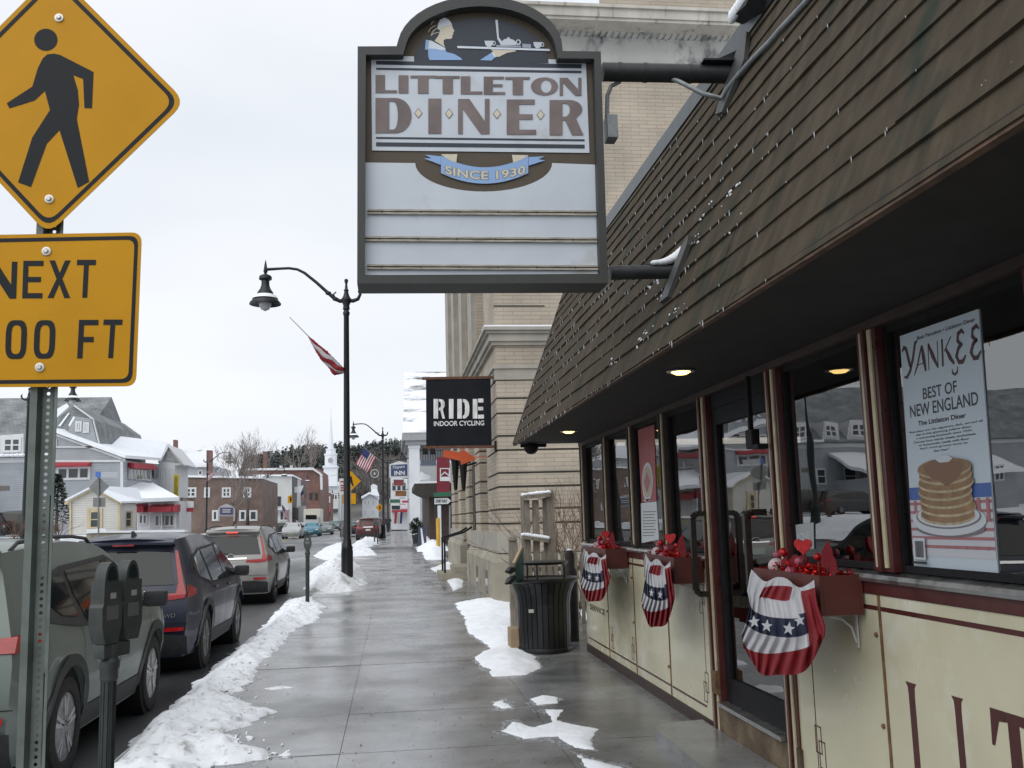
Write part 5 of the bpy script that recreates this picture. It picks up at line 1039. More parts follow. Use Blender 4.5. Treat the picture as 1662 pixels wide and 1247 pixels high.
def car(spec, name, label, cat, pm, loc, rz=0, group=None, detail=2, rails=False, emblem=False, word=None, brake=False, arch=True, rimmat=None):
    t = thing(name, (0, 0, 0), label, cat, group); W = spec['W']/2; Lh = spec['L']/2
    top = lambda y: slerp(spec['top'], y); yR = lambda z: lerp(spec['rear'], z); yF = lambda z: lerp(spec['front'], z)
    def hw(z, y):
        e = 1-.10*sm(.5, 0, y-yR(z))-.14*sm(.7, 0, yF(z)-y); return W*lerp(spec['hw'], z)*e
    fr = [0, .12, .3, .5, .62, .72, .82, .91, .965, 1.0] if detail > 1 else [0, .3, .55, .75, .9, 1]
    ns = 44 if detail > 1 else 20; NX = 4
    mb = MB(); st = []
    for i in range(ns+1):
        ys = -Lh+2*Lh*i/ns; zt_ = top(ys); zb = spec['zb']; half = []
        for k in fr:
            z = zb+(zt_-zb)*k; y = min(max(ys, yR(z)), yF(z)); x = hw(z, y); half.append((x, y, z))
        st.append(half)
    m = len(fr)
    def full(i):
        h = st[i]; R = [Vector(p) for p in h]; Lf = [Vector((-p[0], p[1], p[2])) for p in h]; x, y, z = h[-1]
        cr_ = [Vector((x*(1-2*(k/(2*NX))), y, z+.035*(1-(1-k/NX)**2))) for k in range(1, 2*NX)]
        b = h[0]; bt = [Vector((-b[0]*(1-2*(k/(2*NX))), b[1], b[2])) for k in range(1, 2*NX)]
        return R+cr_+list(reversed(Lf))+bt
    rings = [full(i) for i in range(ns+1)]; n = len(rings[0])
    V = [p for r in rings for p in r]; F = [(i*n+j, (i+1)*n+j, (i+1)*n+(j+1) % n, i*n+(j+1) % n) for i in range(ns) for j in range(n)]
    mb.add(V, F)
    bulR = .05; yr_ = lambda x, z: yR(z)-bulR*(1-min(1, abs(x)/max(.1, hw(z, yR(z))))**2)
    yf_ = lambda x, z: yF(z)+.10*(1-min(1, abs(x)/max(.1, hw(z, yF(z))))**2)
    for end, yy in ((0, yr_), (ns, yf_)):   # end faces in strips across
        h = st[end]; K = 8; g = []
        for (x, y, z) in h: g.append([Vector((x*(1-2*k/K), yy(x*(1-2*k/K), z) if 0 < k < K else y, z+(.035*(1-(2*k/K-1)**2) if z == h[-1][2] else 0))) for k in range(K+1)])
        mb.add([p for r in g for p in r], [(a*(K+1)+k, a*(K+1)+k+1, (a+1)*(K+1)+k+1, (a+1)*(K+1)+k) for a in range(len(h)-1) for k in range(K)])
    body = mb.build('body', pm, t, smooth=38); me = body.data
    bm = bmesh.new(); bm.from_mesh(me); bmesh.ops.remove_doubles(bm, verts=bm.verts, dist=.002); bmesh.ops.recalc_face_normals(bm, faces=bm.faces); bm.to_mesh(me); bm.free()
    ax = spec['ax']; wr = spec['wr']; ar_ = wr*1.17
    if arch:
        cut = MB()
        for y in (-ax, ax): cut.lathe([(ar_, -1.4), (ar_, 1.4)], (0, y, wr+.01), 32, ax='x')
        c = cut.build('cut', wellm); md = body.modifiers.new('arch', 'BOOLEAN'); md.object = c; md.operation = 'DIFFERENCE'; md.solver = 'EXACT'
        dg = bpy.context.evaluated_depsgraph_get(); ev = body.evaluated_get(dg); nm = bpy.data.meshes.new_from_object(ev); body.modifiers.clear(); old = body.data; body.data = nm; nm.name = 'body'; bpy.data.meshes.remove(old); bpy.data.objects.remove(c)
        nm.polygons.foreach_set('use_smooth', [True]*len(nm.polygons)); nm.set_sharp_from_angle(angle=radians(38))
        for y in (-ax, ax): mb = MB(); mb.lathe([(ar_-.004, -W+.05), (ar_-.004, W-.05)], (0, y, wr+.01), 24, ax='x'); mb.build('wheel_well', wellm, t, smooth=60)
    def patch(poly, fn, name, mm, off=0, mi=0, par=t):
        bm = bmesh.new(); vs = [bm.verts.new((p[0], p[1], 0)) for p in poly]; bm.faces.new(vs); bmesh.ops.triangulate(bm, faces=bm.faces)
        if detail > 1: bmesh.ops.subdivide_edges(bm, edges=bm.edges[:], cuts=3, use_grid_fill=True)
        bm.verts.index_update(); mb = MB(); mb.add([fn(v.co.x, v.co.y) for v in bm.verts], [[v.index for v in f.verts] for f in bm.faces]); bm.free(); return mb.build(name, mm, par, smooth=180)
    def sidep(s, off): return lambda y, z: Vector((s*(hw(z, max(y, yR(z)))+off), max(y, yR(z)+.0)-(off if y < yR(z)+.15 else 0), z))
    def rearp(s, off): return lambda x, z: Vector((s*x, yr_(min(abs(x), hw(z, yR(z))), z)-off, z))
    def frontp(s, off): return lambda x, z: Vector((s*x, yf_(min(abs(x), hw(z, yF(z))), z)+off, z))
    for s in (1, -1):
        patch(spec['surround'], sidep(s, .005), 'window_trim', plastic)
        for wv in spec['wins']: patch(wv, sidep(s, .011), 'side_window', carglass)
        if detail > 1 or True:
            for tl in spec['tails']: patch(tl, rearp(s, .012), 'tail_light', redlens)
            patch(spec['tside'], sidep(s, .010), 'tail_light', redlens)
        if detail > 1:
            # lower sill cladding and arch flares
            patch([(-ax+ar_+.02, spec['zb']+.02), (ax-ar_-.02, spec['zb']+.02), (ax-ar_-.06, .43), (-ax+ar_+.06, .43)], sidep(s, .008), 'sill_cladding', plastic)
            for y in (-ax, ax):
                mb = MB(); P = []
                for k in range(21):
                    a = pi*k/20-.12+(.24*k/20); P.append(a)
                for a, b in zip(P[:-1], P[1:]):
                    q = []
                    for an in (a, b):
                        for r in (ar_-.01, ar_+.075):
                            yy, zz = y+r*cos(an), wr+.01+r*sin(an); zz = max(zz, spec['zb']); q.append(Vector((s*(hw(zz, min(max(yy, yR(zz)), yF(zz)))+.012), min(max(yy, yR(zz)-.0), yF(zz)), zz)))
                    mb.add([q[0], q[2], q[3], q[1]], [(0, 1, 2, 3)])
                mb.build('arch_flare', plastic, t, smooth=180)
            for yy in (-.72, .30):
                mb = MB(); z = .985 if yy < 0 else .965; x = hw(z, yy); mb.bbox(s*(x-.004), s*(x+.022), yy-.10, yy+.10, z-.014, z+.018, .006); mb.build('door_handle', pm, t)
            mb = MB()   # door shut lines
            for y0 in (.04, -1.0, 1.12):
                for z0, z1 in ((.44, .62), (.62, .8), (.8, .92), (.92, 1.04)):
                    A = Vector((s*(hw(z0, y0)+.002), y0, z0)); B = Vector((s*(hw(z1, y0)+.002), y0, z1)); mb.add([A-Vector((0, .004, 0)), A+Vector((0, .004, 0)), B+Vector((0, .004, 0)), B-Vector((0, .004, 0))], [(0, 1, 2, 3)])
            mb.build('shut_line', wellm, t)
        mb = MB(); mx_ = W+.13; mb.bbox(s*(W-.02), s*(W+.20), .82, .96, 1.04, 1.19, .035); mb.beam((s*(W-.09), .92, 1.07), (s*(W+.02), .9, 1.08), .06, .05); mb.build('mirror', plastic if name != 'blue_car' else pm, t, smooth=40)
        if rails:
            mb = MB(); zz = lambda y: top(y)+.045; X = hw(top(-.6), -.6)-.03; mb.tube([(s*X, -1.75, top(-1.75)+.0)]+[(s*X, y, zz(y)) for y in (-1.6, -1.0, -.4, .0)]+[(s*X, .2, top(.2)+.0)], .016, 6); mb.build('roof_rail', plastic, t, smooth=60)
        for y in (-ax, ax):
            xo = s*(W*.985-.005); mb = MB(); w_ = .22
            pr = [(wr*.66, -w_/2+.0), (wr*.9, -w_/2), (wr, -w_/2+.04), (wr, w_/2-.04), (wr*.95, w_/2-.012), (wr*.80, w_/2), (wr*.68, w_/2-.008), (wr*.66, w_/2-.02)]
            cx_ = xo-s*w_/2; mb.lathe([(r, h*s) for r, h in pr], (cx_, y, wr), 32, ax='x'); wh = mb.build('wheel', tyrem, t, smooth=40)
            mb = MB(); mb.lathe([(wr*.66, s*(w_/2-.02)), (wr*.62, s*(w_/2-.03)), (wr*.60, s*(w_/2-.07)), (.01, s*(w_/2-.075))], (cx_, y, wr), 28, ax='x', mi=1)
            fx = cx_+s*(w_/2-.028); mb.lathe([(.001, s*.008), (.05, s*.006), (.065, -s*.01), (.065, -s*.05)], (fx, y, wr), 14, ax='x')
            mb.lathe([(wr*.655, s*.008), (wr*.60, s*.004), (wr*.60, -s*.03)], (fx, y, wr), 32, ax='x')
            for k in range(5):
                for d in (-.14, .14):
                    a = 2*pi*k/5+.3; c0 = Vector((fx, y+.05*cos(a+d*.6), wr+.05*sin(a+d*.6))); c1 = Vector((fx, y+wr*.615*cos(a+d), wr+wr*.615*sin(a+d))); mb.beam(c0, c1, .030, .03, up=(1, 0, 0))
            mb.build('rim', [rimmat or rimm, wellm], wh, smooth=35)
    if spec['rwin']:
        patch(spec['rwin'], rearp(1, .010), 'rear_window', carglass)
        mb = MB(); zt_ = 1.60; mb.prism([Vector((x, yR(1.6)+.08, 1.625)) for x in (-.60, .60)]+[Vector((.60, -2.10, 1.575)), Vector((0, -2.14, 1.59)), Vector((-.60, -2.10, 1.575))], (0, 0, .028)); mb.build('roof_spoiler', pm, t)
        mb = MB(); mb.box(-.13, .13, -2.135, -2.10, 1.57, 1.59); mb.build('brake_light', redlit if brake else redlens, t)
        patch([(-.35, 1.0), (.35, 1.0), (.36, 1.035), (-.36, 1.035)], rearp(1, .016), 'chrome_strip', chrome)
        patch([(-.83, .27), (.83, .27), (.84, .50), (.55, .53), (-.55, .53), (-.84, .50)], rearp(1, .012), 'bumper_cladding', plastic)
        for s in (1, -1): patch([(.52, .555), (.80, .56), (.80, .605), (.52, .60)], rearp(s, .014), 'reflector', redlens)
        patch([(-.17, .74), (.17, .74), (.17, .88), (-.17, .88)], rearp(1, .016), 'number_plate', platem)
        mb = MB()
        for a, b in zip([(-.86+i*.0, .62) for i in (0,)], [(.86, .62)]):
            for k in range(12):
                x0, x1 = -.86+1.72*k/12, -.86+1.72*(k+1)/12; f_ = rearp(1, .003); mb.add([f_(x0, .645), f_(x1, .645), f_(x1, .652), f_(x0, .652)], [(0, 1, 2, 3)])
        mb.build('tailgate_gap', wellm, t)
        if emblem:
            mb = MB(); c = rearp(1, .02)(0, 1.055); mb.lathe([(.07, 0), (.07, -.008), (.055, -.008), (.055, 0)], c, 20, ax='y'); mb.lathe([(.03, 0), (.03, -.008), (.02, -.008), (.02, 0)], c, 14, ax='y'); mb.build('emblem', chrome, t)
            mb = MB(); A, B = rearp(1, .02)(-.05, 1.12), rearp(1, .02)(-.45, 1.16); mb.beam(A, B, .012, .012); mb.build('rear_wiper', plastic, t)
        if word:
            mb = MB(); f_ = rearp(1, .012); text(mb, word, lambda u, v: f_(.50+.20*u, .72+.05*v), bold=.01); mb.build('lettering', chrome, t, recalc=False)
        mb = MB(); mb.prism([(0, -1.78, top(-1.78)+.03), (0, -1.55, top(-1.55)+.035), (0, -1.72, top(-1.7)+.105), (0, -1.78, top(-1.78)+.10)], (.02, 0, 0)); mb.build('aerial_fin', pm, t)
    # windscreen, headlights, grille
    def scr(x, y): return Vector((x*1.0, y, top(y)+.035*(1-(abs(x)/max(.1, hw(top(y), y)))**2)+.008))
    y0, y1 = (.42, 1.20) if spec['rwin'] else (.50, 1.08); patch([(-.58, y0), (.58, y0), (.70, y1), (-.70, y1)], scr, 'windscreen', carglass)
    if not spec['rwin']: patch([(-.52, -.85), (.52, -.85), (.60, -1.42), (-.60, -1.42)], scr, 'rear_window', carglass)
    for s in (1, -1): patch([(.42, .64), (.78, .68), (.80, .78), (.48, .74)], frontp(s, .012), 'headlight', clearlens)
    patch([(-.42, .42), (.42, .42), (.40, .70), (-.40, .70)], frontp(1, .010), 'grille', plastic)
    patch([(-.26, .44), (.26, .44), (.26, .55), (-.26, .55)], frontp(1, .016), 'number_plate', platem)
    t.location = loc; t.rotation_euler = (0, 0, rz); return t
RZ_ = -.13
_c1 = car(RAV, 'suv', 'greyish green SUV with black trim parked nearest, behind the sign post', 'car', paint('paint_grey_green', (.125, .155, .138)), (-3.40, 9.3, RZ_), 0, 'cars parked along the near kerb', rails=True)
_c2 = car(CRV, 'suv', 'dark navy SUV with tall red tail lights parked second along the kerb', 'car', paint('paint_navy', (.017, .022, .042)), (-3.42, 15.0, RZ_), 0, 'cars parked along the near kerb', word='AWD', rails=False, rimmat=mat('dark_rim', (.16, .16, .16), .4, metal=.6))
_c3 = car(CRV, 'suv', 'silver grey SUV with roof rails and lit brake light parked third along the kerb', 'car', paint('paint_silver', (.27, .27, .255)), (-3.70, 25.1, gz(25)-.13), 0, 'cars parked along the near kerb', rails=True, emblem=True, brake=True, rimmat=mat('dark_rim', (.16, .16, .16), .4, metal=.6))
for _c in (_c1, _c2, _c3): _c.scale = (1, 1, 1.05)
# ============================================================ STREET LAMPS
iron = mat('black_iron', (.014, .016, .018), .4, var=.25, vs=10, metal=.3); globem = mat('lamp_globe', (.5, .52, .55), .25); hoodw = mat('lamp_hood_white', (.62, .64, .68), .4)
LY = 27.0; L0 = Vector((at(563.5, 930, LY).x, LY, 0)); Lq = lambda x, y: at(380+.19246*x, 400+.19246*y, LY)-L0-Vector((0, 0, .12))
def street_lamp(label):
    t = thing('street_lamp', (0, 0, 0), label, 'street lamp', 'black street lamps along the main street'); mb = MB()
    zt_ = Lq(952, 560).z
    mb.lathe([(.19, -.3), (.19, .1), (.16, .16), (.148, .9), (.16, .95), (.13, 1.02), (.115, 1.15), (.098, 1.2), (.075, zt_-.1), (.085, zt_-.08), (.10, zt_), (.075, zt_+.05)], (0, 0, 0), 16)
    for k in range(8): a = 2*pi*k/8; mb.box(.148*cos(a)-.012, .148*cos(a)+.012, .148*sin(a)-.012, .148*sin(a)+.012, .18, .88)
    mb.build('pole', iron, t, smooth=40)
    z = lambda y: Lq(952, y).z
    mb = MB(); mb.lathe([(.075, z(540)), (.10, z(530)), (.085, z(500)), (.14, z(465)), (.15, z(450)), (.09, z(420)), (.055, z(385)), (.075, z(372)), (.045, z(360)), (.03, z(320)), (.055, z(295)), (.055, z(282)), (.005, z(272))], (0, 0, 0), 14); mb.build('finial', iron, t, smooth=40)
    c = Lq(952, 450)
    P = [Lq(952, 455), Lq(900, 462), Lq(860, 445), Lq(800, 395), Lq(700, 305), Lq(600, 225), Lq(540, 195), Lq(470, 185), Lq(400, 188), Lq(300, 194), Lq(272, 196)]
    P = [Vector((p.x-c.x, 0, p.z)) for p in P]; mb = MB(); mb.tube(P, [.06, .06, .06, .05, .045, .042, .04, .04, .04, .045, .05], 8)
    for i in (2, 3): mb.sphere(P[i], .09, 8, sc=(1, .8, .7))
    mb.tube([P[2]+Vector((.0, 0, .03)), P[2]+Vector((-.06, 0, .14)), P[2]+Vector((.02, 0, .2))], .025, 6)
    Rr = [Vector((Lq(x, y).x-c.x, 0, Lq(x, y).z)) for x, y in ((952, 455), (1010, 460), (1050, 445), (1070, 405), (1055, 375))]; mb.tube(Rr, [.06, .06, .055, .045, .03], 8)
    mb.build('arm', iron, t, smooth=60)
    hx = Lq(270, 300).x-c.x; zz = lambda y: Lq(268, y).z
    mb = MB(); mb.lathe([(.005, zz(115)), (.03, zz(150)), (.05, zz(190)), (.06, zz(215)), (.03, zz(232)), (.16, zz(250)), (.18, zz(262)), (.18, zz(280)), (.11, zz(290)), (.115, zz(330)), (.15, zz(360)), (.22, zz(390)), (.245, zz(425))], (hx, 0, 0), 16); lh = mb.build('lamp_head', iron, t, smooth=40)
    mb = MB(); mb.lathe([(.245, zz(424)), (.30, zz(432)), (.44, zz(482)), (.44, zz(490)), (.30, zz(470)), (.2, zz(462))], (hx, 0, 0), 20); mb.build('shade', hoodw if False else iron, lh, smooth=40)
    mb = MB(); mb.lathe([(.25, zz(424)+.012), (.31, zz(434)+.015), (.36, zz(450)+.02), (.30, zz(432)+.05), (.24, zz(420)+.04)], (hx, 0, 0), 20); mb.build('snow_rim', cleansnow, lh, smooth=60)
    mb = MB(); mb.lathe([(.20, zz(465)), (.17, zz(500)), (.12, zz(530)), (.01, zz(547))], (hx, 0, 0), 14); mb.build('globe', globem, lh, smooth=180)
    return t
lamp = street_lamp('tall black street lamp with bell shade, nearest on the right behind the snow mound'); lamp.location = (L0.x, LY, .12)
p = at(622.5, 860, 75); lamp2 = dup(lamp, None, (p.x, 75, gz(75)), 0, 'black street lamp with a full open flag, second along the right kerb')
p = at(630, 860, 112); dup(lamp, None, (p.x, 112, gz(112)), 0, 'thin distant black street lamp, third along the right kerb')
LL = [(38, 54, .98, 'black lamp pole by the grey building, its head just under the yellow plaque'), (335, 103, gz(103), 'black street lamp with drooping flag before the long brick building'), (434, 137, gz(137), 'black street lamp before the pale grey shop front across the street'), (476, 160, gz(160), 'black lamp pole beside the dark doorway of the pale grey shop'), (524, 235, gz(235), 'distant black lamp pole left of the church'), (536, 262, gz(262), 'most distant black lamp pole right under the church')]
lpos = []
for px, Y, z, lab in LL:
    p = at(px, 850, Y); dup(lamp, None, (p.x, Y, z-.05), pi, lab); lpos.append(Vector((p.x, Y, z)))
# ---- flags
fr_, fw_, fb_ = mat('flag_red', (.30, .02, .03), .7), mat('flag_white', (.55, .55, .57), .7), mat('flag_blue', (.03, .04, .14), .7); polem = mat('flag_pole', (.30, .28, .26), .5)
def flag(A, B, fly, label, wave=.12, sag=0.0):   # pole from wall end A to tip B, cloth hoisted on the outer part
    t = thing('flag', A, label, 'flag', 'flags on the street lamps'); mb = MB(); mb.tube([A, B], .018, 6); mb.build('pole', polem, t)
    d = B-A; H0 = A+d*.30; H1 = A+d*.97; fly = Vector(fly); mb = MB(); nv = 20
    def P(u, v):
        n_ = d.cross(fly).normalized(); return H1+(H0-H1)*u+fly*v+n_*wave*sin(v*7+u*3.0)*v+Vector((0, 0, -sag*v*v))
    def mi(i, j): return 2 if (i < 7 and j < 8) else (0 if i % 2 == 0 else 1)
    mb.grid(P, 13, nv, mi); mb.build('cloth', [fr_, fw_, fb_], t, smooth=180, recalc=False)
    return t
# furled flag on the nearest lamp
A = at(558, 604, LY-.05); B = at(470, 515, LY-.6); t = thing('flag', A, 'furled red and white flag wrapped round its pole on the nearest lamp', 'flag', 'flags on the street lamps')
mb = MB(); mb.tube([A, B], [.022, .01], 6); mb.build('pole', polem, t); mb = MB(); n = 16; m_ = 16
def furl(u, v):
    k = lerp([(0, .03), (.15, .16), (.3, .13), (.55, .13), (.8, .07), (1, .012)], u); c = A+(B-A)*(.0+.66*u); a = 2*pi*v+u*5; d = (B-A).normalized(); s = d.cross(Vector((0, 1, 0))).normalized(); w_ = s.cross(d)
    r = k*(1+.35*sin(3*a)+.2*nz(u*6, v*5, 3)); return c+s*(r*cos(a))+w_*(r*sin(a))+Vector((0, 0, -k*.75))
mb.grid(furl, n, m_, lambda i, j: [0, 1, 1, 0, 0, 1, 0, 0][(j//2) % 8]); mb.build('cloth', [fr_, fw_, fb_], t, smooth=180, recalc=False)
A = at(619, 750, 75); B = at(590, 726, 74.6); flag(A, B, at(584, 748, 75)-at(597.5, 732.5, 75)+Vector((0, 0, -.5)), 'stars and stripes flag hanging open from the second right lamp', .10)
def lflag(px0, py0, px1, py1, Y, fx, fy, lab, wave=.12): A = at(px0, py0, Y); B = at(px1, py1, Y-.3); flag(A, B, at(px1+fx, py1+fy, Y)-at(px1, py1, Y), lab, wave)
lflag(336, 775, 359, 755, 103, -12, 16, 'red and white striped flag on the lamp before the brick building')
lflag(434, 800, 452, 784, 137, -8, 12, 'small flag on the lamp before the pale grey shop')
lflag(476, 812, 492, 795, 160, 4, 14, 'small bright flag on the lamp by the dark doorway')
A = at(461, 846, 128); B = at(457, 818, 128); flag(A, B, at(469, 832, 128)-at(458, 820, 128), 'small flag on a short pole at the pavement before the shop', .1)
# ---- hoop ornaments on the lamps
hoopm = mat('white_hoop', (.45, .45, .46), .5)
for px, py, Y, r, lab in ((608, 769, 74.7, .30, 'white ring ornament with star centre hanging off the second right lamp'), (442.5, 806, 137, .5, 'white ring ornament on the lamp before the pale grey shop'), (483, 811, 160, .45, 'white ring ornament on the lamp by the dark doorway'), (508, 813, 200, .5, 'small ring ornament before the dark brick block')):
    c = at(px, py, Y); t = thing('ring_ornament', c, lab, 'ornament', 'ring ornaments on the lamps'); mb = MB(); mb.tube([c+Vector((r*cos(a), 0, r*sin(a))) for a in [2*pi*k/24 for k in range(25)]], r*.12, 6); mb.build('ring', hoopm, t, smooth=180)
    mb = MB(); mb.plate([[(c.x+(r*.62 if k % 2 == 0 else r*.2)*sin(pi*k/6), c.z+(r*.62 if k % 2 == 0 else r*.2)*cos(pi*k/6)) for k in range(12)]], lambda x, z: Vector((x, c.y, z)), (0, .03, 0)); mb.build('star', hoopm, t)
# ============================================================ BUILDING HELPERS
def W_(polys, Y, depth): mb = MB(); mb.plate(polys, lambda x, y: at(x, y, Y), (0, depth, 0)); return mb
def window(par, x0, y0, x1, y1, Y, frm, cols=2, rows=2, name='window', fw=.10, gl=None):
    a = at(x0, y1, Y); b = at(x1, y0, Y); mb = MB(); Z0, Z1, X0, X1 = a.z, b.z, a.x, b.x
    f = Y-.05; mb.box(X0, X0+fw, f, Y+.02, Z0, Z1); mb.box(X1-fw, X1, f, Y+.02, Z0, Z1); mb.box(X0+fw, X1-fw, f, Y+.02, Z1-fw, Z1); mb.box(X0+fw-.0, X1-fw, f-.03, Y+.02, Z0, Z0+fw)
    for k in range(1, cols): x = X0+(X1-X0)*k/cols; mb.box(x-fw*.45, x+fw*.45, f+.01, Y+.02, Z0+fw, Z1-fw)
    for k in range(1, rows): z = Z0+(Z1-Z0)*k/rows; mb.box(X0+fw, X1-fw, f+.015, Y+.02, z-fw*.3, z+fw*.3)
    o = mb.build(name, frm, par); mb = MB(); mb.box(X0+fw*.5, X1-fw*.5, Y-.02, Y+.015, Z0+fw*.5, Z1-fw*.5); mb.build('pane', gl or fglass, o); return o
def awning(par, x0, y0, x1, y1, Y, mt_, out=1.0, name='awning', drop=.25):
    a = at(x0, y1, Y); b = at(x1, y0, Y); Z1, Zm = b.z, a.z; mb = MB()
    mb.prism([(a.x, Y-.01, Z1), (a.x, Y-out, Zm+drop), (a.x, Y-out, Zm), (a.x, Y-.01, Zm)], (b.x-a.x, 0, 0)); return mb.build(name, mt_, par)
fglass = mat('far_window_glass', (.05, .06, .065), .12, spec=.7, var=.4, vs=.6); wtrim = mat('white_trim', (.60, .61, .62), .6, var=.06, vs=2)
greysid = brickmat('grey_clapboard', (.36, .385, .41), (.34, .365, .39), (.22, .235, .25), 400, .14, .012, var=.07, bump=.3); greyroof = brickmat('grey_shingle_roof', (.24, .26, .265), (.19, .205, .21), (.12, .13, .135), .32, .18, .012, var=.25)
redawn = mat('red_awning', (.34, .03, .045), .7, var=.1, vs=3); yelsid = brickmat('cream_clapboard', (.66, .65, .61), (.63, .62, .58), (.42, .41, .37), 400, .13, .010, var=.05, bump=.3); ochre = mat('ochre_trim', (.56, .47, .30), .7, var=.1)
redbrick = brickmat('brown_brick', (.19, .125, .10), (.165, .105, .085), (.18, .155, .14), .24, .085, .012, var=.2); redb2 = brickmat('red_brick', (.21, .10, .08), (.18, .085, .07), (.15, .12, .11), .24, .085, .01, var=.2)
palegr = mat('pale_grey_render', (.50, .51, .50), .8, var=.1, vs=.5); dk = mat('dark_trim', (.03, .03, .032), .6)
# ---- grey gambrel building with wing
gb_ = thing('grey_building', at(60, 870, 72), 'big grey clapboard building with gambrel shingled roof, red awnings and snowy lower roofs', 'building')
YA = 72
lf = at(-1100, 800, YA).x; rt = at(90, 800, YA).x; zg = .8; ze = at(60, 741, YA).z; zr = at(60, 646, YA+9).z
mb = MB(); mb.box(lf, rt, YA, YA+18, zg, ze); mb.build('wall', greysid, gb_)
mb = MB(); mb.prism([(lf, YA-.4, ze), (lf, YA+9, zr), (lf, YA+18.4, ze)], (rt+1.1-lf, 0, 0)); mb.build('roof', greyroof, gb_)
mb = MB()
for k in range(26):
    x = at(-20, 740, YA-.45).x+k*.33; mb.sphere((x, YA-.4+.1*nz(k, 1), ze+.07), .22+.07*nz(k*.7, 2), 8, sc=(1, 1.3, .6))
mb.build('eave_snow', cleansnow, gb_, smooth=180)
mb = MB(); mb.box(lf, rt, YA-.06, YA-.01, ze-.42, ze-.08); mb.build('fascia', wtrim, gb_)
for dx in (0, -60, -120, -180, -240):
    mb = W_([[(0+dx, 742), (38+dx, 742), (38+dx, 704), (0+dx, 707)]], YA-.05, 3.2); dm_ = mb.build('dormer', wtrim, gb_)
    window(gb_, 4+dx, 710, 35+dx, 735, YA-.06, wtrim, 2, 2, fw=.16)
for dx in (-30, -95, -160, -230): window(gb_, dx, 790, dx+26, 822, YA, wtrim, 1, 2, fw=.14)
mb = W_([[(-2, 789), (15, 788.5), (15, 795.5), (-2, 796)]], YA-.05, .04); mb.build('name_board', mat('brown_board', (.16, .14, .13), .7), gb_)
# one storey snow roofed annex, added out of frame to brighten diner window reflections
xa_, xb_ = at(-430, 800, 66).x, at(-110, 800, 66).x
mb = MB(); mb.box(xa_, xb_, 66, YA-.02, zg, 4.0); mb.build('added_annex_wall', greysid, gb_)
mb = MB(); mb.prism([(xa_-.4, 65.5, 4.0), (xb_+.4, 65.5, 4.0), (xb_+.4, YA-.05, 6.0), (xa_-.4, YA-.05, 6.0)], (0, 0, .25)); mb.build('added_annex_roof', cleansnow, gb_)
for dx in (-400, -330, -260, -190): window(gb_, dx, 800, dx+30, 832, 65.99, wtrim, 2, 2, fw=.14)
# gambrel front block
G1 = YA-.8
mb = W_([[(80, 745), (82, 712), (99, 676), (120, 658), (152, 681), (161, 722), (161, 760), (80, 760)]], G1, 13); mb.build('gambrel_block', greyroof, gb_)
mb = W_([[(106, 722), (108, 706), (120, 676), (148, 679), (157, 716), (158, 725)]], G1-.08, .06); mb.build('gable_wall', greysid, gb_)
window(gb_, 122, 684, 133, 701, G1-.1, wtrim, 2, 1, fw=.13); window(gb_, 134.5, 685.5, 145, 703, G1-.1, wtrim, 2, 1, fw=.13)
mb = W_([[(111, 670), (113, 671), (98, 692), (94, 692)], [(121, 676), (123, 677), (111, 698), (112, 686)][0:4]][:1], G1-.10, .05)
mb.plate([[(119, 676), (122, 677), (113, 693), (111, 690)]], lambda x, y: at(x, y, G1-.1), (0, .05, 0)); mb.plate([[(85, 668), (108, 655), (112, 660), (92, 678), (86, 676)]], lambda x, y: at(x, y, G1-.1), (0, .06, 0)); mb.build('roof_snow', cleansnow, gb_)
for P in ([(120, 657), (152, 680), (151, 682), (119.5, 659.5)], [(151, 680), (161.5, 722), (160, 722.5), (149.8, 681)]): mb = W_([P], G1-.25, .2); mb.build('rake_trim', wtrim, gb_)
# wing
YWg = 70
mb = W_([[(82, 875), (82, 701), (199, 745), (199, 875)]], YWg, 6); mb.build('wing_wall', greysid, gb_)
mb = MB(); A, B, C, D, E_ = at(80, 699, YWg-.35), at(203, 744, YWg-.35), at(262, 748, 79), at(272, 722, 84), at(165, 716, 86)
mb.prism([A, B, C, D, E_], (0, 0, .22)); mb.build('wing_roof', cleansnow, gb_)
for P in ([(80, 700), (203, 745), (203, 749), (80, 704)], [(82, 724.5), (166, 724.5), (166, 727), (82, 727)], [(82, 747), (200, 746.5), (200, 750), (82, 750.5)], [(195, 745), (199.5, 745), (199.5, 872), (196, 872)], [(90, 712), (92, 712), (92, 724), (90, 724)]): mb = W_([P], YWg-.10, .08); mb.build('trim_board', wtrim, gb_)
window(gb_, 91, 757, 147, 780, YWg-.01, wtrim, 3, 1, fw=.16); awning(gb_, 88, 750, 148, 758.5, YWg-.06, redawn, .7, drop=.12)
# street side wall with porch
def SW(t): return at(200, 800, YWg)*(1-t)+at(259, 800, 80)*t
a, b = at(199, 800, YWg+.05), at(258, 800, 80); zt2 = at(205, 748, YWg).z
mb = MB(); mb.prism([(a.x, a.y, .8), (b.x, b.y, .8), (b.x, b.y, zt2+.35), (a.x, a.y, zt2)], (-2, 3, 0)); mb.build('side_wall', greysid, gb_)
def swp(x, y):   # project a photo pixel onto the street side wall
    n = Vector((b.y-a.y, -(b.x-a.x), 0)).normalized(); d = ray(x, y); t = (Vector((a.x, a.y, 0))-CAM).dot(n)/d.dot(n); return CAM+d*t+n*.06
mb = MB(); mb.plate([[(207, 751), (238, 753), (247, 760), (246, 762.5), (207, 760)]], swp, (.5, -.4, -.05)); mb.build('awning', redawn, gb_)
mb = MB(); mb.plate([[(207, 758), (243, 761), (243, 781), (207, 777)]], swp, (.03, -.03, 0)); wn = mb.build('window', wtrim, gb_)
mb = MB()
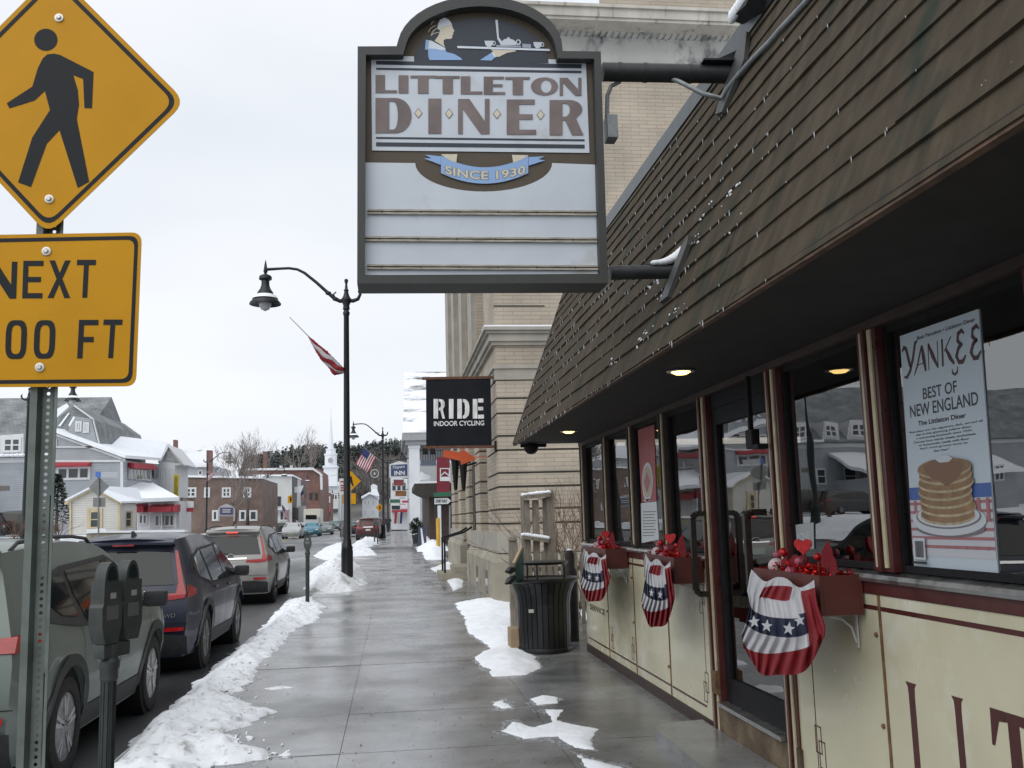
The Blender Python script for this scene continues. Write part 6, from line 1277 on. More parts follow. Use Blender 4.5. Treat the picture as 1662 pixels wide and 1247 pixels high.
for k in range(6): x = 208.5+k*5.8; mb.plate([[(x, 759.5), (x+4.3, 760), (x+4.3, 778.5), (x, 777.5)]], lambda x, y: swp(x, y)+Vector((.05, -.05, 0)), (.01, -.01, 0))
mb.build('pane', fglass, wn)
mb = MB(); mb.plate([[(247, 760), (255, 759), (255, 776), (247, 776)]], lambda x, y: swp(x, y)+Vector((.05, -.05, 0)), (.03, -.03, 0)); mb.build('window', fglass, gb_)
# white gabled porch front
YP = 80
mb = W_([[(258, 806), (258, 752), (273, 722), (300, 754), (284, 756), (284, 806)]], YP, 5); mb.build('porch_front', wtrim, gb_)
window(gb_, 261, 760, 267.5, 802, YP-.02, wtrim, 1, 2, fw=.14); window(gb_, 269, 760, 278, 806, YP-.02, wtrim, 2, 2, fw=.14)
for P in ([(256, 751), (273.5, 720), (302, 755), (299, 756), (273.5, 725.5), (259, 752)],): mb = W_([P], YP-.35, .33); mb.build('gable_trim', wtrim, gb_)
mb = W_([[(262, 748), (273, 729), (290, 751)]], YP-.05, .02); mb.build('gable_panel', mat('gable_grey', (.30, .31, .31), .8, var=.3, vs=3), gb_)
# lower snowy porch roof and red awnings
mb = MB(); P = [at(187, 817, 66), at(291, 813, 68.5), at(246, 788, 76), at(216, 787, 74)]; mb.prism(P, (0, 0, .25)); mb.build('porch_roof', cleansnow, gb_)
mb = MB(); P = [at(209, 787, 73.5), at(216, 784, 73.8), at(246, 785, 75.5), at(247, 789, 75.6)]; mb.prism(P, (0, .4, .12)); mb.build('porch_ridge', greyroof, gb_)
mb = W_([[(222, 816), (291, 813), (291, 865), (222, 868)]], 69.6, 4); mb.build('porch_wall', wtrim, gb_)
awning(gb_, 223, 817, 240, 832, 69.5, redawn, 1.2, drop=.35); awning(gb_, 247, 818, 285, 832, 69.5, redawn, 1.2, drop=.35); awning(gb_, 286, 819, 293, 831, 69.5, redawn, 1.2, drop=.35)
window(gb_, 224, 834, 240, 852, 69.58, wtrim, 2, 1, fw=.12); window(gb_, 250, 834, 284, 856, 69.58, wtrim, 4, 1, fw=.12)
for px in (243, 262, 284): mb = W_([[(px-1.2, 816), (px+1.2, 816), (px+1.2, 866), (px-1.2, 866)]], 69.2, .15); mb.build('porch_post', wtrim, gb_)
mb = MB(); 
for A, B in (((193, 804), (221, 807)), ((193, 793), (221, 795)), ((193, 793), (193, 804)), ((221, 795), (221, 807)), ((207, 794), (207, 806)), ((193, 798), (221, 801))): mb.beam(at(*A, 67.2), at(*B, 67.2), .06, .06)
mb.build('roof_railing', dk, gb_)
t = thing('hanging_banner', at(285, 800, 79), 'tall yellow banner with dark lettering hanging by the white porch', 'banner'); mb = W_([[(282, 770), (290.5, 771), (289.5, 810), (281.5, 809)]], 79, .04); mb.build('cloth', mat('yellow_banner', (.5, .40, .02), .6, var=.1), t)
mb = MB(); text(mb, 'ANTIQUES', lambda u, v: at(288.6-5.5*v, 774+32*u, 78.97)); mb.build('lettering', dk, t, recalc=False)
# ---- cream booth
YBo = 56; bt = thing('booth', at(165, 866, YBo), 'small cream clapboard booth with snowy gable roof and ochre trim', 'booth')
mb = W_([[(113, 868), (113, 812), (150, 794), (194, 816), (194, 866)]], YBo, 3.4); mb.build('wall', yelsid, bt)
a, b = at(193, 816, YBo), at(222, 818, YBo+4.2); mb = MB(); mb.prism([(a.x, a.y+.02, a.z-.12), (b.x, b.y, a.z-.12), (b.x, b.y, .9), (a.x, a.y+.02, .9)], (-1.5, 0, 0)); mb.build('side_wall', yelsid, bt)
mb = MB(); apx = at(150, 791, YBo-.4); apb = apx+Vector((1.2, 4.8, 0)); e1 = at(105, 814, YBo-.4); e2 = at(197, 817, YBo-.4); e2b = at(231, 816, YBo+4.0); e1b = e1+Vector((1.2, 4.8, 0))
mb.prism([e1, apx, apb, e1b], (0, 0, .10)); mb.prism([apx+Vector((.02, 0, 0)), e2, e2b, apb+Vector((.02, 0, 0))], (0, 0, .10)); mb.build('roof', cleansnow, bt)
for P in ([(104, 816), (150, 792), (150, 797), (105, 820)], [(150, 792), (198, 816), (197, 820), (150, 797)], [(112.5, 816), (115.5, 815), (115.5, 868), (112.5, 868)], [(191.5, 816), (195, 816), (195, 866), (191.5, 866)]): mb = W_([P], YBo-.10, .09); mb.build('trim_board', ochre, bt)
mb = W_([[(141, 864), (141, 825), (166, 825), (166, 864), (162, 864), (162, 829), (145, 829), (145, 864)]], YBo-.06, .05); mb.build('door_frame', ochre, bt)
window(bt, 145, 829, 162, 858, YBo-.02, ochre, 1, 2, fw=.08); window(bt, 202, 829, 216, 857, YBo+1.4, ochre, 1, 2, fw=.10, name='side_window')
# ---- evergreen, bushes
def leafcloud(mb, c, R, n, size, rng, dens=None):
    for _ in range(n):
        v = Vector((rng.gauss(0, 1), rng.gauss(0, 1), rng.gauss(0, 1))).normalized()*(rng.random()**.45); q = c+Vector((v.x*R[0], v.y*R[1], v.z*R[2]))
        d = Vector((rng.gauss(0, 1), rng.gauss(0, 1), rng.gauss(0, .7))).normalized(); e = d.orthogonal().normalized(); s = size*rng.uniform(.6, 1.4); mb.add([q-e*s*.35, q+d*s, q+e*s*.35, q-d*s*.4], [(0, 1, 2, 3)], rng.randint(0, 1))
evg = [mat('evergreen_dark', (.018, .03, .02), .8, var=.4, vs=3), mat('evergreen_light', (.035, .05, .035), .8, var=.4, vs=3), mat('evergreen_snow', (.35, .36, .38), .8)]
rng = random.Random(4); c = at(92, 840, 62); zb_ = at(92, 858, 62).z; zt_ = at(88, 770, 62).z; et = thing('evergreen_tree', (c.x, 62, zb_), 'dark conical evergreen between the grey wing and the cream booth', 'tree')
mb = MB(); mb.tube([(c.x, 62, zb_-.2), (c.x, 62, zt_-.5)], [.12, .03], 6); mb.build('trunk', dk, et)
mb = MB()
for k in range(1500):
    h = rng.random()**.8; R = (1-h)*.88+.1+.12*nz(h*6, k*.01); a = rng.uniform(0, 2*pi); r = R*sqrt(rng.random()); q = Vector((c.x+r*cos(a), 62+r*sin(a), zb_+.3+(zt_-zb_-.3)*h)); d = Vector((cos(a), sin(a), rng.uniform(-.3, .5))).normalized(); e = d.orthogonal().normalized(); s = rng.uniform(.1, .22)
    mb.add([q-e*s*.3, q+d*s, q+e*s*.3, q-d*s*.3], [(0, 1, 2, 3)], 2 if rng.random() < .09 else rng.randint(0, 1))
mb.build('crown', evg, et, recalc=False)
for px, py, Y, h, lab in ((22, 872, 50, 1.15, 'small bare bush in the snow left of the left lamp pole'), (93, 872, 50, 1.2, 'small bare bush in the snow below the dark evergreen')):
    c = at(px, py, Y); t = thing('bare_bush', c, lab, 'bush', 'bare bushes on the snowy lawn'); mb = MB()
    for k in range(16): branch(mb, c+Vector((rng.uniform(-.12, .12), rng.uniform(-.1, .1), -.2)), Vector((rng.gauss(0, .45), rng.gauss(0, .3), 1)).normalized(), h*.55, .014, 2, rng, .4, (2, 3), .7, .02, .005, 3)
    mb.build('branches', twig, t, recalc=False)
# ---- signs by the booth
t = thing('road_sign', at(158, 868, 49), 'grey back of a diamond road sign with a small plate below it', 'road sign'); sb_ = mat('sign_back_grey', (.20, .21, .205), .5, metal=.3, var=.1)
mb = MB(); mb.tube([at(160, 875, 49), at(159.5, 768, 49)], .045, 6); mb.build('post', sb_, t)
mb = W_([[(160, 774), (177.5, 789.5), (160.5, 806.5), (144, 792)]], 49.07, .02); mb.build('diamond_plate', sb_, t); mb = W_([[(151, 808), (171, 808), (171, 823), (151, 823)]], 49.07, .02); mb.build('lower_plate', sb_, t)
t2 = thing('street_name_sign', at(172, 772, 48.9), 'blue and white street name plate on top of the grey diamond sign post', 'street sign'); mb = W_([[(155, 766), (164, 766), (164, 774.5), (155, 774.5)]], 48.93, .02); mb.build('blue_end', mat('sign_blue', (.06, .16, .5), .5), t2); mb = W_([[(164, 766), (191, 766), (191, 775), (164, 775)]], 48.93, .02); mb.build('plate', mat('sign_pale_grey', (.42, .45, .48), .5), t2)
t = thing('shop_sign', at(305, 830, 72), 'white and red hanging board on a dark post before the brick building', 'sign'); mb = W_([[(298, 814), (314, 813.5), (314, 824), (298, 824)]], 72, .1); mb.build('white_board', wtrim, t); mb = W_([[(298, 824.5), (314, 824.5), (314, 831), (298, 831)]], 72, .1); mb.build('red_board', redawn, t); mb = MB(); mb.tube([at(295, 868, 72), at(295, 808, 72), at(315, 812, 72)], .06, 6); mb.build('post', dk, t)
t = thing('monument_sign', at(367, 850, 66), 'purple sign board with white arched frame on legs behind the silver car', 'sign'); mb = W_([[(354, 846), (354, 826), (357, 822), (367, 818), (377, 822), (381, 826), (381, 846), (379, 846), (379, 838), (356, 838), (356, 846)]], 66, .12); mb.build('frame', mat('sign_grey_frame', (.4, .41, .42), .6), t); mb = W_([[(357, 824), (378, 824), (378, 835), (357, 835)]], 65.95, .04); mb.build('board', mat('purple_board', (.07, .07, .16), .6), t)
mb = MB()
for i, y in enumerate((827, 830.5)): mb.plate([[(361, y), (374, y), (374, y+1.5), (361, y+1.5)]], lambda x, y: at(x, y, 65.94), (0, .005, 0))
mb.build('lettering', wtrim, t)
# snow topped low walls
t = thing('garden_wall', at(200, 866, 52), 'low stone wall capped with snow in front of the cream booth', 'wall'); mb = W_([[(140, 875), (140, 866), (165, 865), (300, 864), (300, 875)]], 52, .5); mb.build('wall', pstone, t); mb = W_([[(140, 866), (141, 859), (164, 858), (166, 862), (300, 860), (300, 864), (165, 865)]], 51.9, .7); mb.build('snow_cap', cleansnow, t)
# ---- neighbouring white house
YW2 = 112; wh_ = thing('white_house', at(320, 780, YW2), 'pale house with patchy snow roof and brick chimneys behind the brick building', 'house')
mb = W_([[(284, 790), (284, 757), (352, 757), (352, 790)]], YW2, 10); mb.build('wall', mat('pale_siding', (.40, .42, .45), .7, var=.05), wh_)
mb = MB(); A, B, C, D = at(284, 758, YW2-.5), at(350, 758, YW2-.5), at(358, 729, YW2+6), at(287, 731, YW2+6); mb.prism([A, B, C, D], (0, .3, .4)); mb.build('roof', mat('patchy_snow_roof', (.72, .74, .78), .8, dirt=(.05, .055, .06), ds=.35, dt=.6), wh_)
mb = W_([[(283, 729), (287, 728), (303, 757), (299, 757)]], YW2-1, .4); mb.build('rake_trim', greyroof, wh_)
window(wh_, 321, 763, 329, 772, YW2, wtrim, 1, 1, fw=.15)
for x0, x1, y0, y1, Yc in ((281, 286, 714, 745, YW2+3), (335, 343, 731, 790, YW2-2)): mb = W_([[(x0, y1), (x0, y0), (x1, y0), (x1, y1)]], Yc, 1.0); mb.build('chimney', redb2, wh_)
# ---- brown brick block
YB2 = 108; bk = thing('brick_block', at(360, 850, YB2), 'long two storey brown brick block with white windows and snow lined flat roof', 'building')
mb = W_([[(290, 885), (290, 774), (426, 777), (426, 885)]], YB2, 14); mb.build('wall', redbrick, bk)
mb = W_([[(290, 774.5), (290, 771.5), (426, 773.5), (426, 777)]], YB2-.3, 14); mb.build('roof_snow', cleansnow, bk)
for x0, x1 in ((300.5, 319), (331, 341), (360, 375), (395, 408)): window(bk, x0, 791, x1, 808, YB2-.02, wtrim, 2 if x1-x0 > 12 else 1, 2, fw=.2)
for x0, x1 in ((344, 354), (388, 400), (404, 418)): window(bk, x0, 828, x1, 846, YB2-.02, wtrim, 1, 1, fw=.2)
# ---- pale grey shop
YG = 146; gs = thing('shop_building', at(450, 855, YG), 'pale grey render shop with dark doorway and white shop windows', 'shop')
mb = W_([[(424, 885), (424, 772.5), (474, 772.5), (474, 885)]], YG, 14); mb.build('wall', palegr, gs); mb = W_([[(410, 773), (410, 770.5), (475, 770.5), (475, 773)]], YG-.4, 14); mb.build('roof_snow', cleansnow, gs)
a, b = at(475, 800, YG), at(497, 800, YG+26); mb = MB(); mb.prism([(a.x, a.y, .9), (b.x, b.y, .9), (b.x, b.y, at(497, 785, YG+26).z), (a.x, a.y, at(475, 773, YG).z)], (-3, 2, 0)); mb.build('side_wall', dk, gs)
mb = W_([[(476, 842), (476, 824), (484, 824), (484, 846)]], YG+.5, .3); mb.build('doorway', dk, gs); mb = W_([[(484, 822), (496, 821), (496, 848), (484, 848)]], YG+4, .4); mb.build('pillars', palegr, gs)
for x0, x1 in ((427, 438), (453, 468)): window(gs, x0, 828, x1, 846, YG-.02, wtrim, 2, 1, fw=.2, gl=fglass)
mb = W_([[(426, 828), (426, 825.5), (468, 825.5), (468, 828)]], YG-1.2, 1.2); mb.build('canopy', wtrim, gs); window(gs, 440, 806, 456, 822, YG-.02, dk, 2, 1, fw=.2)
mb = W_([[(477.5, 791), (493, 788), (488, 800), (477.5, 800)]], YG+1, .2); mb.build('hanging_board', wtrim, gs)
t = thing('road_sign', at(471, 818, 140), 'small yellow sign with dark figure by the grey shop doorway', 'road sign'); mb = W_([[(467, 806), (474.5, 803), (474.5, 817), (467, 817)]], 140, .03); mb.build('plate', yel, t); mb = MB(); mb.plate([[(470.5, 806.5), (473, 807), (473, 814), (470.5, 814)]], lambda x, y: at(x, y, 139.95), (0, .01, 0)); mb.build('figure', sblk, t)
# ---- dark red brick block with cornice
YR2 = 185; rb = thing('brick_building', at(500, 850, YR2), 'dark red brick block with white cornice left of the church', 'building')
mb = W_([[(400, 885), (400, 763), (518, 761), (519, 768), (521, 885)]], YR2, 25); mb.build('wall', redb2, rb)
mb = W_([[(400, 763.5), (400, 760.5), (508, 759), (521, 768), (521, 772), (508, 763)]], YR2-.6, 1); mb.build('cornice', wtrim, rb); mb = W_([[(519, 768), (523, 770), (523.5, 795), (520, 795)]], YR2-1, .6); mb.build('corner_board', wtrim, rb)
for x in (482, 492, 502, 511): window(rb, x, 800, x+5, 812, YR2-.02, dk, 1, 2, fw=.15)
mb = W_([[(426.5, 778), (426.5, 733), (433, 733), (433, 778)]], YR2+10, 1.5); mb.build('chimney', redb2, rb)
mb = MB()
for x in (456, 473): mb.tube([at(x, 761, YR2+2), at(x, 756, YR2+2)], .3, 6)
mb.build('roof_vent', wtrim, rb)
# row of small shops beyond
for i, (x0, x1, y0, Y, m_, lab) in enumerate(((521, 529, 792, 235, palegr, 'narrow grey shop front under the church tower'), (529, 537, 800, 255, redb2, 'narrow brick shop front under the church tower'), (537, 549, 796, 275, palegr, 'pale shop front right below the church portico'))):
    t = thing('shop_building', at((x0+x1)/2, 850, Y), lab, 'shop'); mb = W_([[(x0, 860), (x0, y0), (x1, y0), (x1, 860)]], Y, 10); mb.build('wall', m_, t); window(t, x0+1, y0+6, x1-1, y0+16, Y-.02, wtrim, 2, 1, fw=.25); awning(t, x0+.5, 826, x1-.5, 832, Y-.02, redawn if i == 1 else dk, 1.5)
# ---- church
YC = 290; ch = thing('church', at(537, 850, YC), 'white church with square clock tower and tall thin spire', 'church'); cw = mat('church_white', (.66, .68, .72), .6, var=.05)
cx = at(537, 800, YC).x; zz = lambda y: at(537, y, YC).z; hw_ = lambda px: px*YC/1550/2
mb = MB(); mb.box(cx-hw_(26), cx+hw_(26), YC, YC+30, 0, zz(790)); mb.build('nave', cw, ch)
mb = MB(); mb.prism([(cx-hw_(29), YC-1, zz(790)), (cx+hw_(29), YC-1, zz(790)), (cx, YC-1, zz(772))], (0, 32, 0)); mb.build('roof', cleansnow, ch)
mb = MB(); mb.box(cx-hw_(20.5), cx+hw_(20.5), YC-3, YC+3, zz(790), zz(760)); mb.box(cx-hw_(23), cx+hw_(23), YC-3.6, YC+3.6, zz(760), zz(757)); mb.build('tower', cw, ch)
mb = MB(); mb.lathe([(hw_(19), zz(757)), (hw_(19), zz(740)), (hw_(21), zz(739)), (hw_(21), zz(736.5)), (hw_(16), zz(736)), (hw_(15), zz(731)), (hw_(17), zz(730.5)), (hw_(17), zz(729)), (hw_(10), zz(728))], (cx, YC, 0), 8); mb.build('belfry', cw, ch)
mb = MB(); mb.lathe([(hw_(9.5), zz(729)), (hw_(6), zz(710)), (hw_(1.6), zz(675)), (.05, zz(660))], (cx, YC, 0), 8); mb.build('spire', cw, ch, smooth=20)
mb = MB(); mb.lathe([(hw_(8), 0), (hw_(8), -.3), (.1, -.3)], (cx, YC-hw_(19)*.93, zz(748)), 20, ax='y'); mb.build('clock_face', mat('clock_grey', (.3, .3, .32), .6), ch)
# ============================================================ BARE TREES
bark = mat('grey_bark', (.10, .085, .075), .85, var=.3, vs=6); twg = mat('grey_twig', (.21, .18, .165), .85, var=.2, vs=6)
def bare_tree(px, pyb, pyt, Y, lab, seed, spread=.42, n0=4):
    rng = random.Random(seed); b = at(px, pyb, Y); H = at(px, pyt, Y).z-b.z; t = thing('bare_tree', b, lab, 'tree', 'bare winter trees'); mb = MB(); mb.tube([b-Vector((0, 0, .3)), b+Vector((.05*H*rng.uniform(-1, 1), 0, H*.16)), b+Vector((.03*H*rng.uniform(-1, 1), 0, H*.30))], [.024*H, .019*H, .016*H], 7); top_ = mb.v[-1].copy(); mb.build('trunk', bark, t, smooth=180)
    top_ = b+Vector((0, 0, H*.28)); mb = MB()
    for k in range(n0): branch(mb, top_-Vector((0, 0, H*.1*rng.random())), Vector((rng.gauss(0, .42), rng.gauss(0, .42), 1)).normalized(), H*.33, .0085*H, 5, rng, spread, (2, 3), .70, .07, .0014*H, 3)
    mb.build('crown', twg, t, recalc=False)
bare_tree(402, 852, 718, 96, 'bare bushy tree with many stems in front of the brown brick block', 12, .5, 5)
bare_tree(378, 855, 726, 100, 'thinner bare tree left of the bushy one before the brick block', 15, .45, 4)
bare_tree(428, 852, 726, 118, 'bare tree behind the pale grey shop lamp', 19, .4, 4)
bare_tree(500, 800, 712, 215, 'pale distant bare tree above the dark red brick roof', 23, .4, 4)
bare_tree(486, 800, 712, 225, 'smaller distant bare tree left of the church spire', 29, .4, 3)
# ============================================================ WOODED HILL
prof_ = [(-400, 770), (200, 765), (380, 758), (419, 754), (458, 746), (496, 739), (523, 734), (546, 733), (573, 731), (590, 737), (605, 730), (640, 726.5), (655, 734), (720, 740), (900, 760), (1400, 800)]
YH = 620
def hillz(x, y):
    # crest traced along x, falling towards the town
    px = 638+x/YH*1550*.98; c = at(638, lerp(prof_, px), YH).z - 9; c = c-.0277*(px-638)*0
    k = sm(330, YH, y)-.6*sm(YH, 1100, y); return max(-5, 1.0+(c-1.0)*k+4*nz(x, y, 0, .02)*k)
hx = [-420+12*i for i in range(60)]; hy = [325+20*i for i in range(30)]
g = MB(); g.add([(x, y, hillz(x, y)-.5) for x in hx for y in hy], [(i*len(hy)+j, (i+1)*len(hy)+j, (i+1)*len(hy)+j+1, i*len(hy)+j+1) for i in range(len(hx)-1) for j in range(len(hy)-1)])
struct(g.build('hill', mat('hill_floor', (.10, .095, .09), .9, var=.4, vs=.05), smooth=180))
con = [mat('far_conifer', (.075, .09, .085), .9, var=.45, vs=.12), mat('far_conifer_blue', (.10, .115, .112), .9, var=.4, vs=.12), mat('far_bare_wood', (.17, .155, .145), .9, var=.3, vs=.15)]  # tree colours lightened, distance haze is painted into them
rng = random.Random(9); mb = MB(); cnt = 0
while cnt < 2600:
    y = rng.uniform(420, 680); px = rng.uniform(395, 735); x = at(px, 830, y).x; z = hillz(x, y); top_ = sm(400, 560, y); cnt += 1
    low = y < 520+30*nz(x, y, 3, .02)
    if low and px > 560 or (low and rng.random() < .5):
        h = rng.uniform(6, 11)
        for _ in range(16):
            v = Vector((rng.gauss(0, 1.9), rng.gauss(0, 1.9), h*.6+rng.gauss(0, h*.2))); d = Vector((rng.gauss(0, .4), rng.gauss(0, .4), 1)).normalized(); e = d.orthogonal()*.22; q = Vector((x, y, z))+v; mb.add([q-e, q+d*1.8, q+e, q-d*1.8], [(0, 1, 2, 3)], 2)
        continue
    h = rng.uniform(8, 15); mi = 0 if rng.random() < .65 else 1
    for k in range(26):
        t = rng.random()**.9; a = rng.uniform(0, 2*pi); r = (1-t)*h*.24+.5; q = Vector((x+r*.5*cos(a), y+r*.5*sin(a), z+h*(.12+.86*t))); d = Vector((cos(a), sin(a), rng.uniform(-.5, .3))).normalized(); e = Vector((-sin(a), cos(a), .3)).normalized(); s = r*.9+.5
        mb.add([q-e*s*.5, q+d*s, q+e*s*.5, q-d*s*.5+Vector((0, 0, s*.5))], [(0, 1, 2, 3)], mi)
struct(mb.build('forest', con, recalc=False), 'stuff')
# ============================================================ RIGHT SIDE BEYOND THE SIDE STREET
inn = thing('inn', at(690, 868, 84), 'white inn with tall portico column and steep snow covered roof far down the sidewalk', 'inn')
YI = 83; iw = mat('inn_white', (.62, .64, .67), .6, var=.08, vs=1); xr = at(653, 700, YI).x
ze = at(655, 703, YI).z; zb2 = at(655, 722, YI).z; zr_ = at(655, 604, YI+7).z
mb = MB(); mb.prism([(xr+.05, YI-.3, ze), (xr+.35, YI+7, zr_), (xr+.35, YI+14, ze)], (14, 0, 0)); mb.build('roof', mat('inn_snow_roof', (.78, .8, .84), .8, dirt=(.12, .12, .125), ds=.9, dt=.52, stretch=(.4, 1, 1.6)), inn)
mb = MB(); mb.box(xr, xr+14, YI-.25, YI+14, zb2+.35, ze-.01); mb.box(xr+.25, xr+14, YI, YI+13.6, zb2, zb2+.348); mb.build('entablature', mat('inn_grey_trim', (.30, .31, .32), .6, var=.1), inn)
for yy in (YI+.7, YI+6.5, YI+12.5):
    c = at(673, 800, YI+.7); r = 8.6/1550*YI; mb = MB(); mb.box(c.x-r, c.x+r, yy-r, yy+r, gz(84)-.1, zb2-.02); mb.box(c.x-r*1.12, c.x+r*1.12, yy-r*1.12, yy+r*1.12, zb2-.3, zb2-.015); mb.box(c.x-r*1.05, c.x+r*1.05, yy-r*1.05, yy+r*1.05, gz(84)-.1, gz(84)+.35); mb.build('column', iw, inn)
mb = MB(); a = at(684, 800, YI+4).x; mb.box(a, a+12, YI+4, YI+13, gz(84)-.1, zb2-.05); mb.build('wall', iw, inn)
mb = MB(); z0 = at(690, 748, YI+1).z; xa = c.x+r+.05; mb.box(xa, xa+6, YI+.8, YI+4, z0-.25, z0)
mb.build('balcony', iw, inn)
mb = MB()
for k in range(16): mb.box(xa+k*.22, xa+k*.22+.05, YI+.8, YI+.85, z0+.0, z0+.85)
mb.box(xa, xa+4, YI+.78, YI+.87, z0+.85, z0+.93); mb.build('balcony_railing', dk, inn)
for i in range(2): window(inn, 686+i*12, 716+10, 694+i*12, 738, YI+3.98, dk, 2, 2, fw=.1)
# gingerbread bracket of the porch beyond
t = thing('porch_bracket', at(700, 775, 72), 'pale grey scrollwork porch bracket right of the inn column', 'bracket')
mb = W_([[(682, 757), (711, 757), (711, 787), (706, 785), (703, 774), (697, 768), (690, 770), (686, 764), (682, 766)]], 72, .2); mb.build('scroll', mat('pale_bracket', (.36, .38, .38), .6), t); mb = W_([[(683, 766), (699, 773), (697, 778), (683, 779)]], 73, 2); mb.build('snow', cleansnow, t); mb = W_([[(683, 748), (708, 747), (708, 756), (683, 756)]], 72.2, .1); mb.build('top_board', mat('slate_board', (.08, .10, .13), .6), t)
# canopy building at the corner
YK = 57; kb = thing('corner_shop', at(700, 895, YK), 'dark brown corner shop with snow topped sloping canopy past the side street', 'shop')
dbr = mat('dark_brown_wall', (.05, .032, .028), .75, var=.25, vs=3)
mb = MB(); xa = at(697, 850, YK).x; mb.box(xa, xa+10, YK, YK+14, 0, at(700, 700, YK).z-3); mb.build('wall', dbr, kb)
mb = MB(); z1, z0 = at(690, 786, YK).z, at(690, 808, YK).z; xl = at(672, 800, YK).x
mb.prism([(xl, YK-1.2, z1), (xl+3.2, YK-1.2, z1), (xl+3.2, YK-1.2, z0), (xl+1.0, YK-1.2, z0), (xl+.3, YK-1.2, z0+.3), (xl, YK-1.2, z1-.3)], (0, 8, 0)); mb.build('canopy', mat('canopy_brown', (.035, .028, .026), .7, var=.2, vs=4), kb)
mb = MB(); mb.box(xl+.05, xl+3.2, YK-1.1, YK+6.8, z1+.005, z1+.12); mb.build('snow_cap', cleansnow, kb)
mb = MB(); mb.box(xl+1.15, xl+1.28, YK-1.0, YK-.87, gz(YK), z0); mb.build('canopy_post', dk, kb)
t = thing('shop_sign', at(718, 790, 55), 'maroon projecting sign with white square and roof shaped chevron above the one way sign', 'sign')
mb = W_([[(709, 742), (730, 742), (730, 818), (709, 818)]], 55, .15); mb.build('panel', mat('maroon_panel', (.16, .012, .025), .5, var=.1), t)
mb = W_([[(714, 760), (730, 760), (730, 781), (714, 781)], [(715.5, 761.5), (728.5, 761.5), (728.5, 774), (715.5, 774)]], 54.96, .03); mb.plate([[(715.5, 771), (722, 765.5), (728.5, 771), (728.5, 773), (722, 768), (715.5, 773)]], lambda x, y: at(x, y, 54.96), (0, .03, 0)); mb.build('emblem', wtrim, t)
t = thing('one_way_sign', at(722, 880, 47), 'black and white one way arrow sign on a post at the side street corner', 'road sign')
mb = MB(); mb.tube([at(730, 890, 47), at(730, 798, 47)], .04, 6); mb.build('post', sb_, t); mb = W_([[(703, 807), (733, 806), (733, 820), (703, 821)]], 46.93, .02); mb.build('plate', sblk, t)
mb = W_([[(705, 809), (727, 808.4), (732, 813), (727, 818), (705, 818.8)]], 46.92, .008); mb.build('arrow', wtrim, t); mb = MB(); text(mb, 'ONE WAY', lambda u, v: at(707+19*u, 816.4-5.6*v, 46.91), bold=.02); mb.build('lettering', sblk, t, recalc=False)
t = thing('street_name_sign', at(718, 803, 46.8), 'green street name plate right above the one way sign', 'street sign'); mb = W_([[(704, 800), (731, 798.5), (731, 805.5), (704, 806.5)]], 46.85, .02); mb.build('plate', mat('sign_green', (.02, .13, .07), .5), t)
c = at(711.5, 886, 48.5); t = thing('bollard', (c.x, 48.5, gz(48)), 'yellow steel bollard standing in the snow at the side street corner', 'bollard'); mb = MB(); zt_ = at(711.5, 841, 48.5).z; mb.lathe([(.10, gz(48)-.1), (.10, zt_-.05), (.07, zt_-.01), (.01, zt_)], (c.x, 48.5, 0), 14); mb.build('pipe', mat('bollard_yellow', (.52, .30, .015), .5, var=.2, vs=6), t, smooth=40)
mb = MB(); c2 = at(713.5, 850, 52); mb.box(c2.x-.09, c2.x+.09, 52, 52.2, gz(50), at(713, 815, 52).z); tag(mb.build('white_post', iw, loc=(c2.x, 52, gz(50))), 'plain square white post just behind the yellow bollard', 'post')
c = at(685, 878, 55); t = thing('sandwich_board', (c.x, 55, gz(55)), 'dark blue folding sandwich board on the sidewalk by the corner shop', 'sign board')
for s, n_ in ((-1, 'panel'), (1, 'panel')):
    mb = MB(); h = at(685, 855, 55).z-gz(55); mb.prism([(c.x-.25, 55+s*.28, gz(55)), (c.x+.25, 55+s*.28, gz(55)), (c.x+.22, 55+s*.02, gz(55)+h), (c.x-.22, 55+s*.02, gz(55)+h)], (0, .02*s, 0)); mb.build(n_, mat('navy_board', (.02, .028, .06), .5), t)
mb = MB(); mb.prism([(c.x-.02, 54.72, gz(55)+.1), (c.x+.12, 54.70, gz(55)+.1), (c.x+.0, 54.93, gz(55)+h-.1), (c.x-.08, 54.93, gz(55)+h-.1)], (0, -.01, 0)); mb.build('panel_stripe', wtrim, t)
rng = random.Random(14); c = at(676, 866, 60); t = thing('potted_evergreen', (c.x, 60, gz(60)), 'dark rounded evergreen in a pot under the brown canopy', 'plant'); mb = MB(); mb.lathe([(.22, gz(60)), (.30, gz(60)+.5), (.27, gz(60)+.5), (.05, gz(60)+.45)], (c.x, 60, 0), 12); mb.build('pot', dk, t)
mb = MB(); leafcloud(mb, Vector((c.x, 60, gz(60)+.95)), (.42, .42, .6), 500, .12, rng); mb.build('foliage', evg, t, recalc=False)
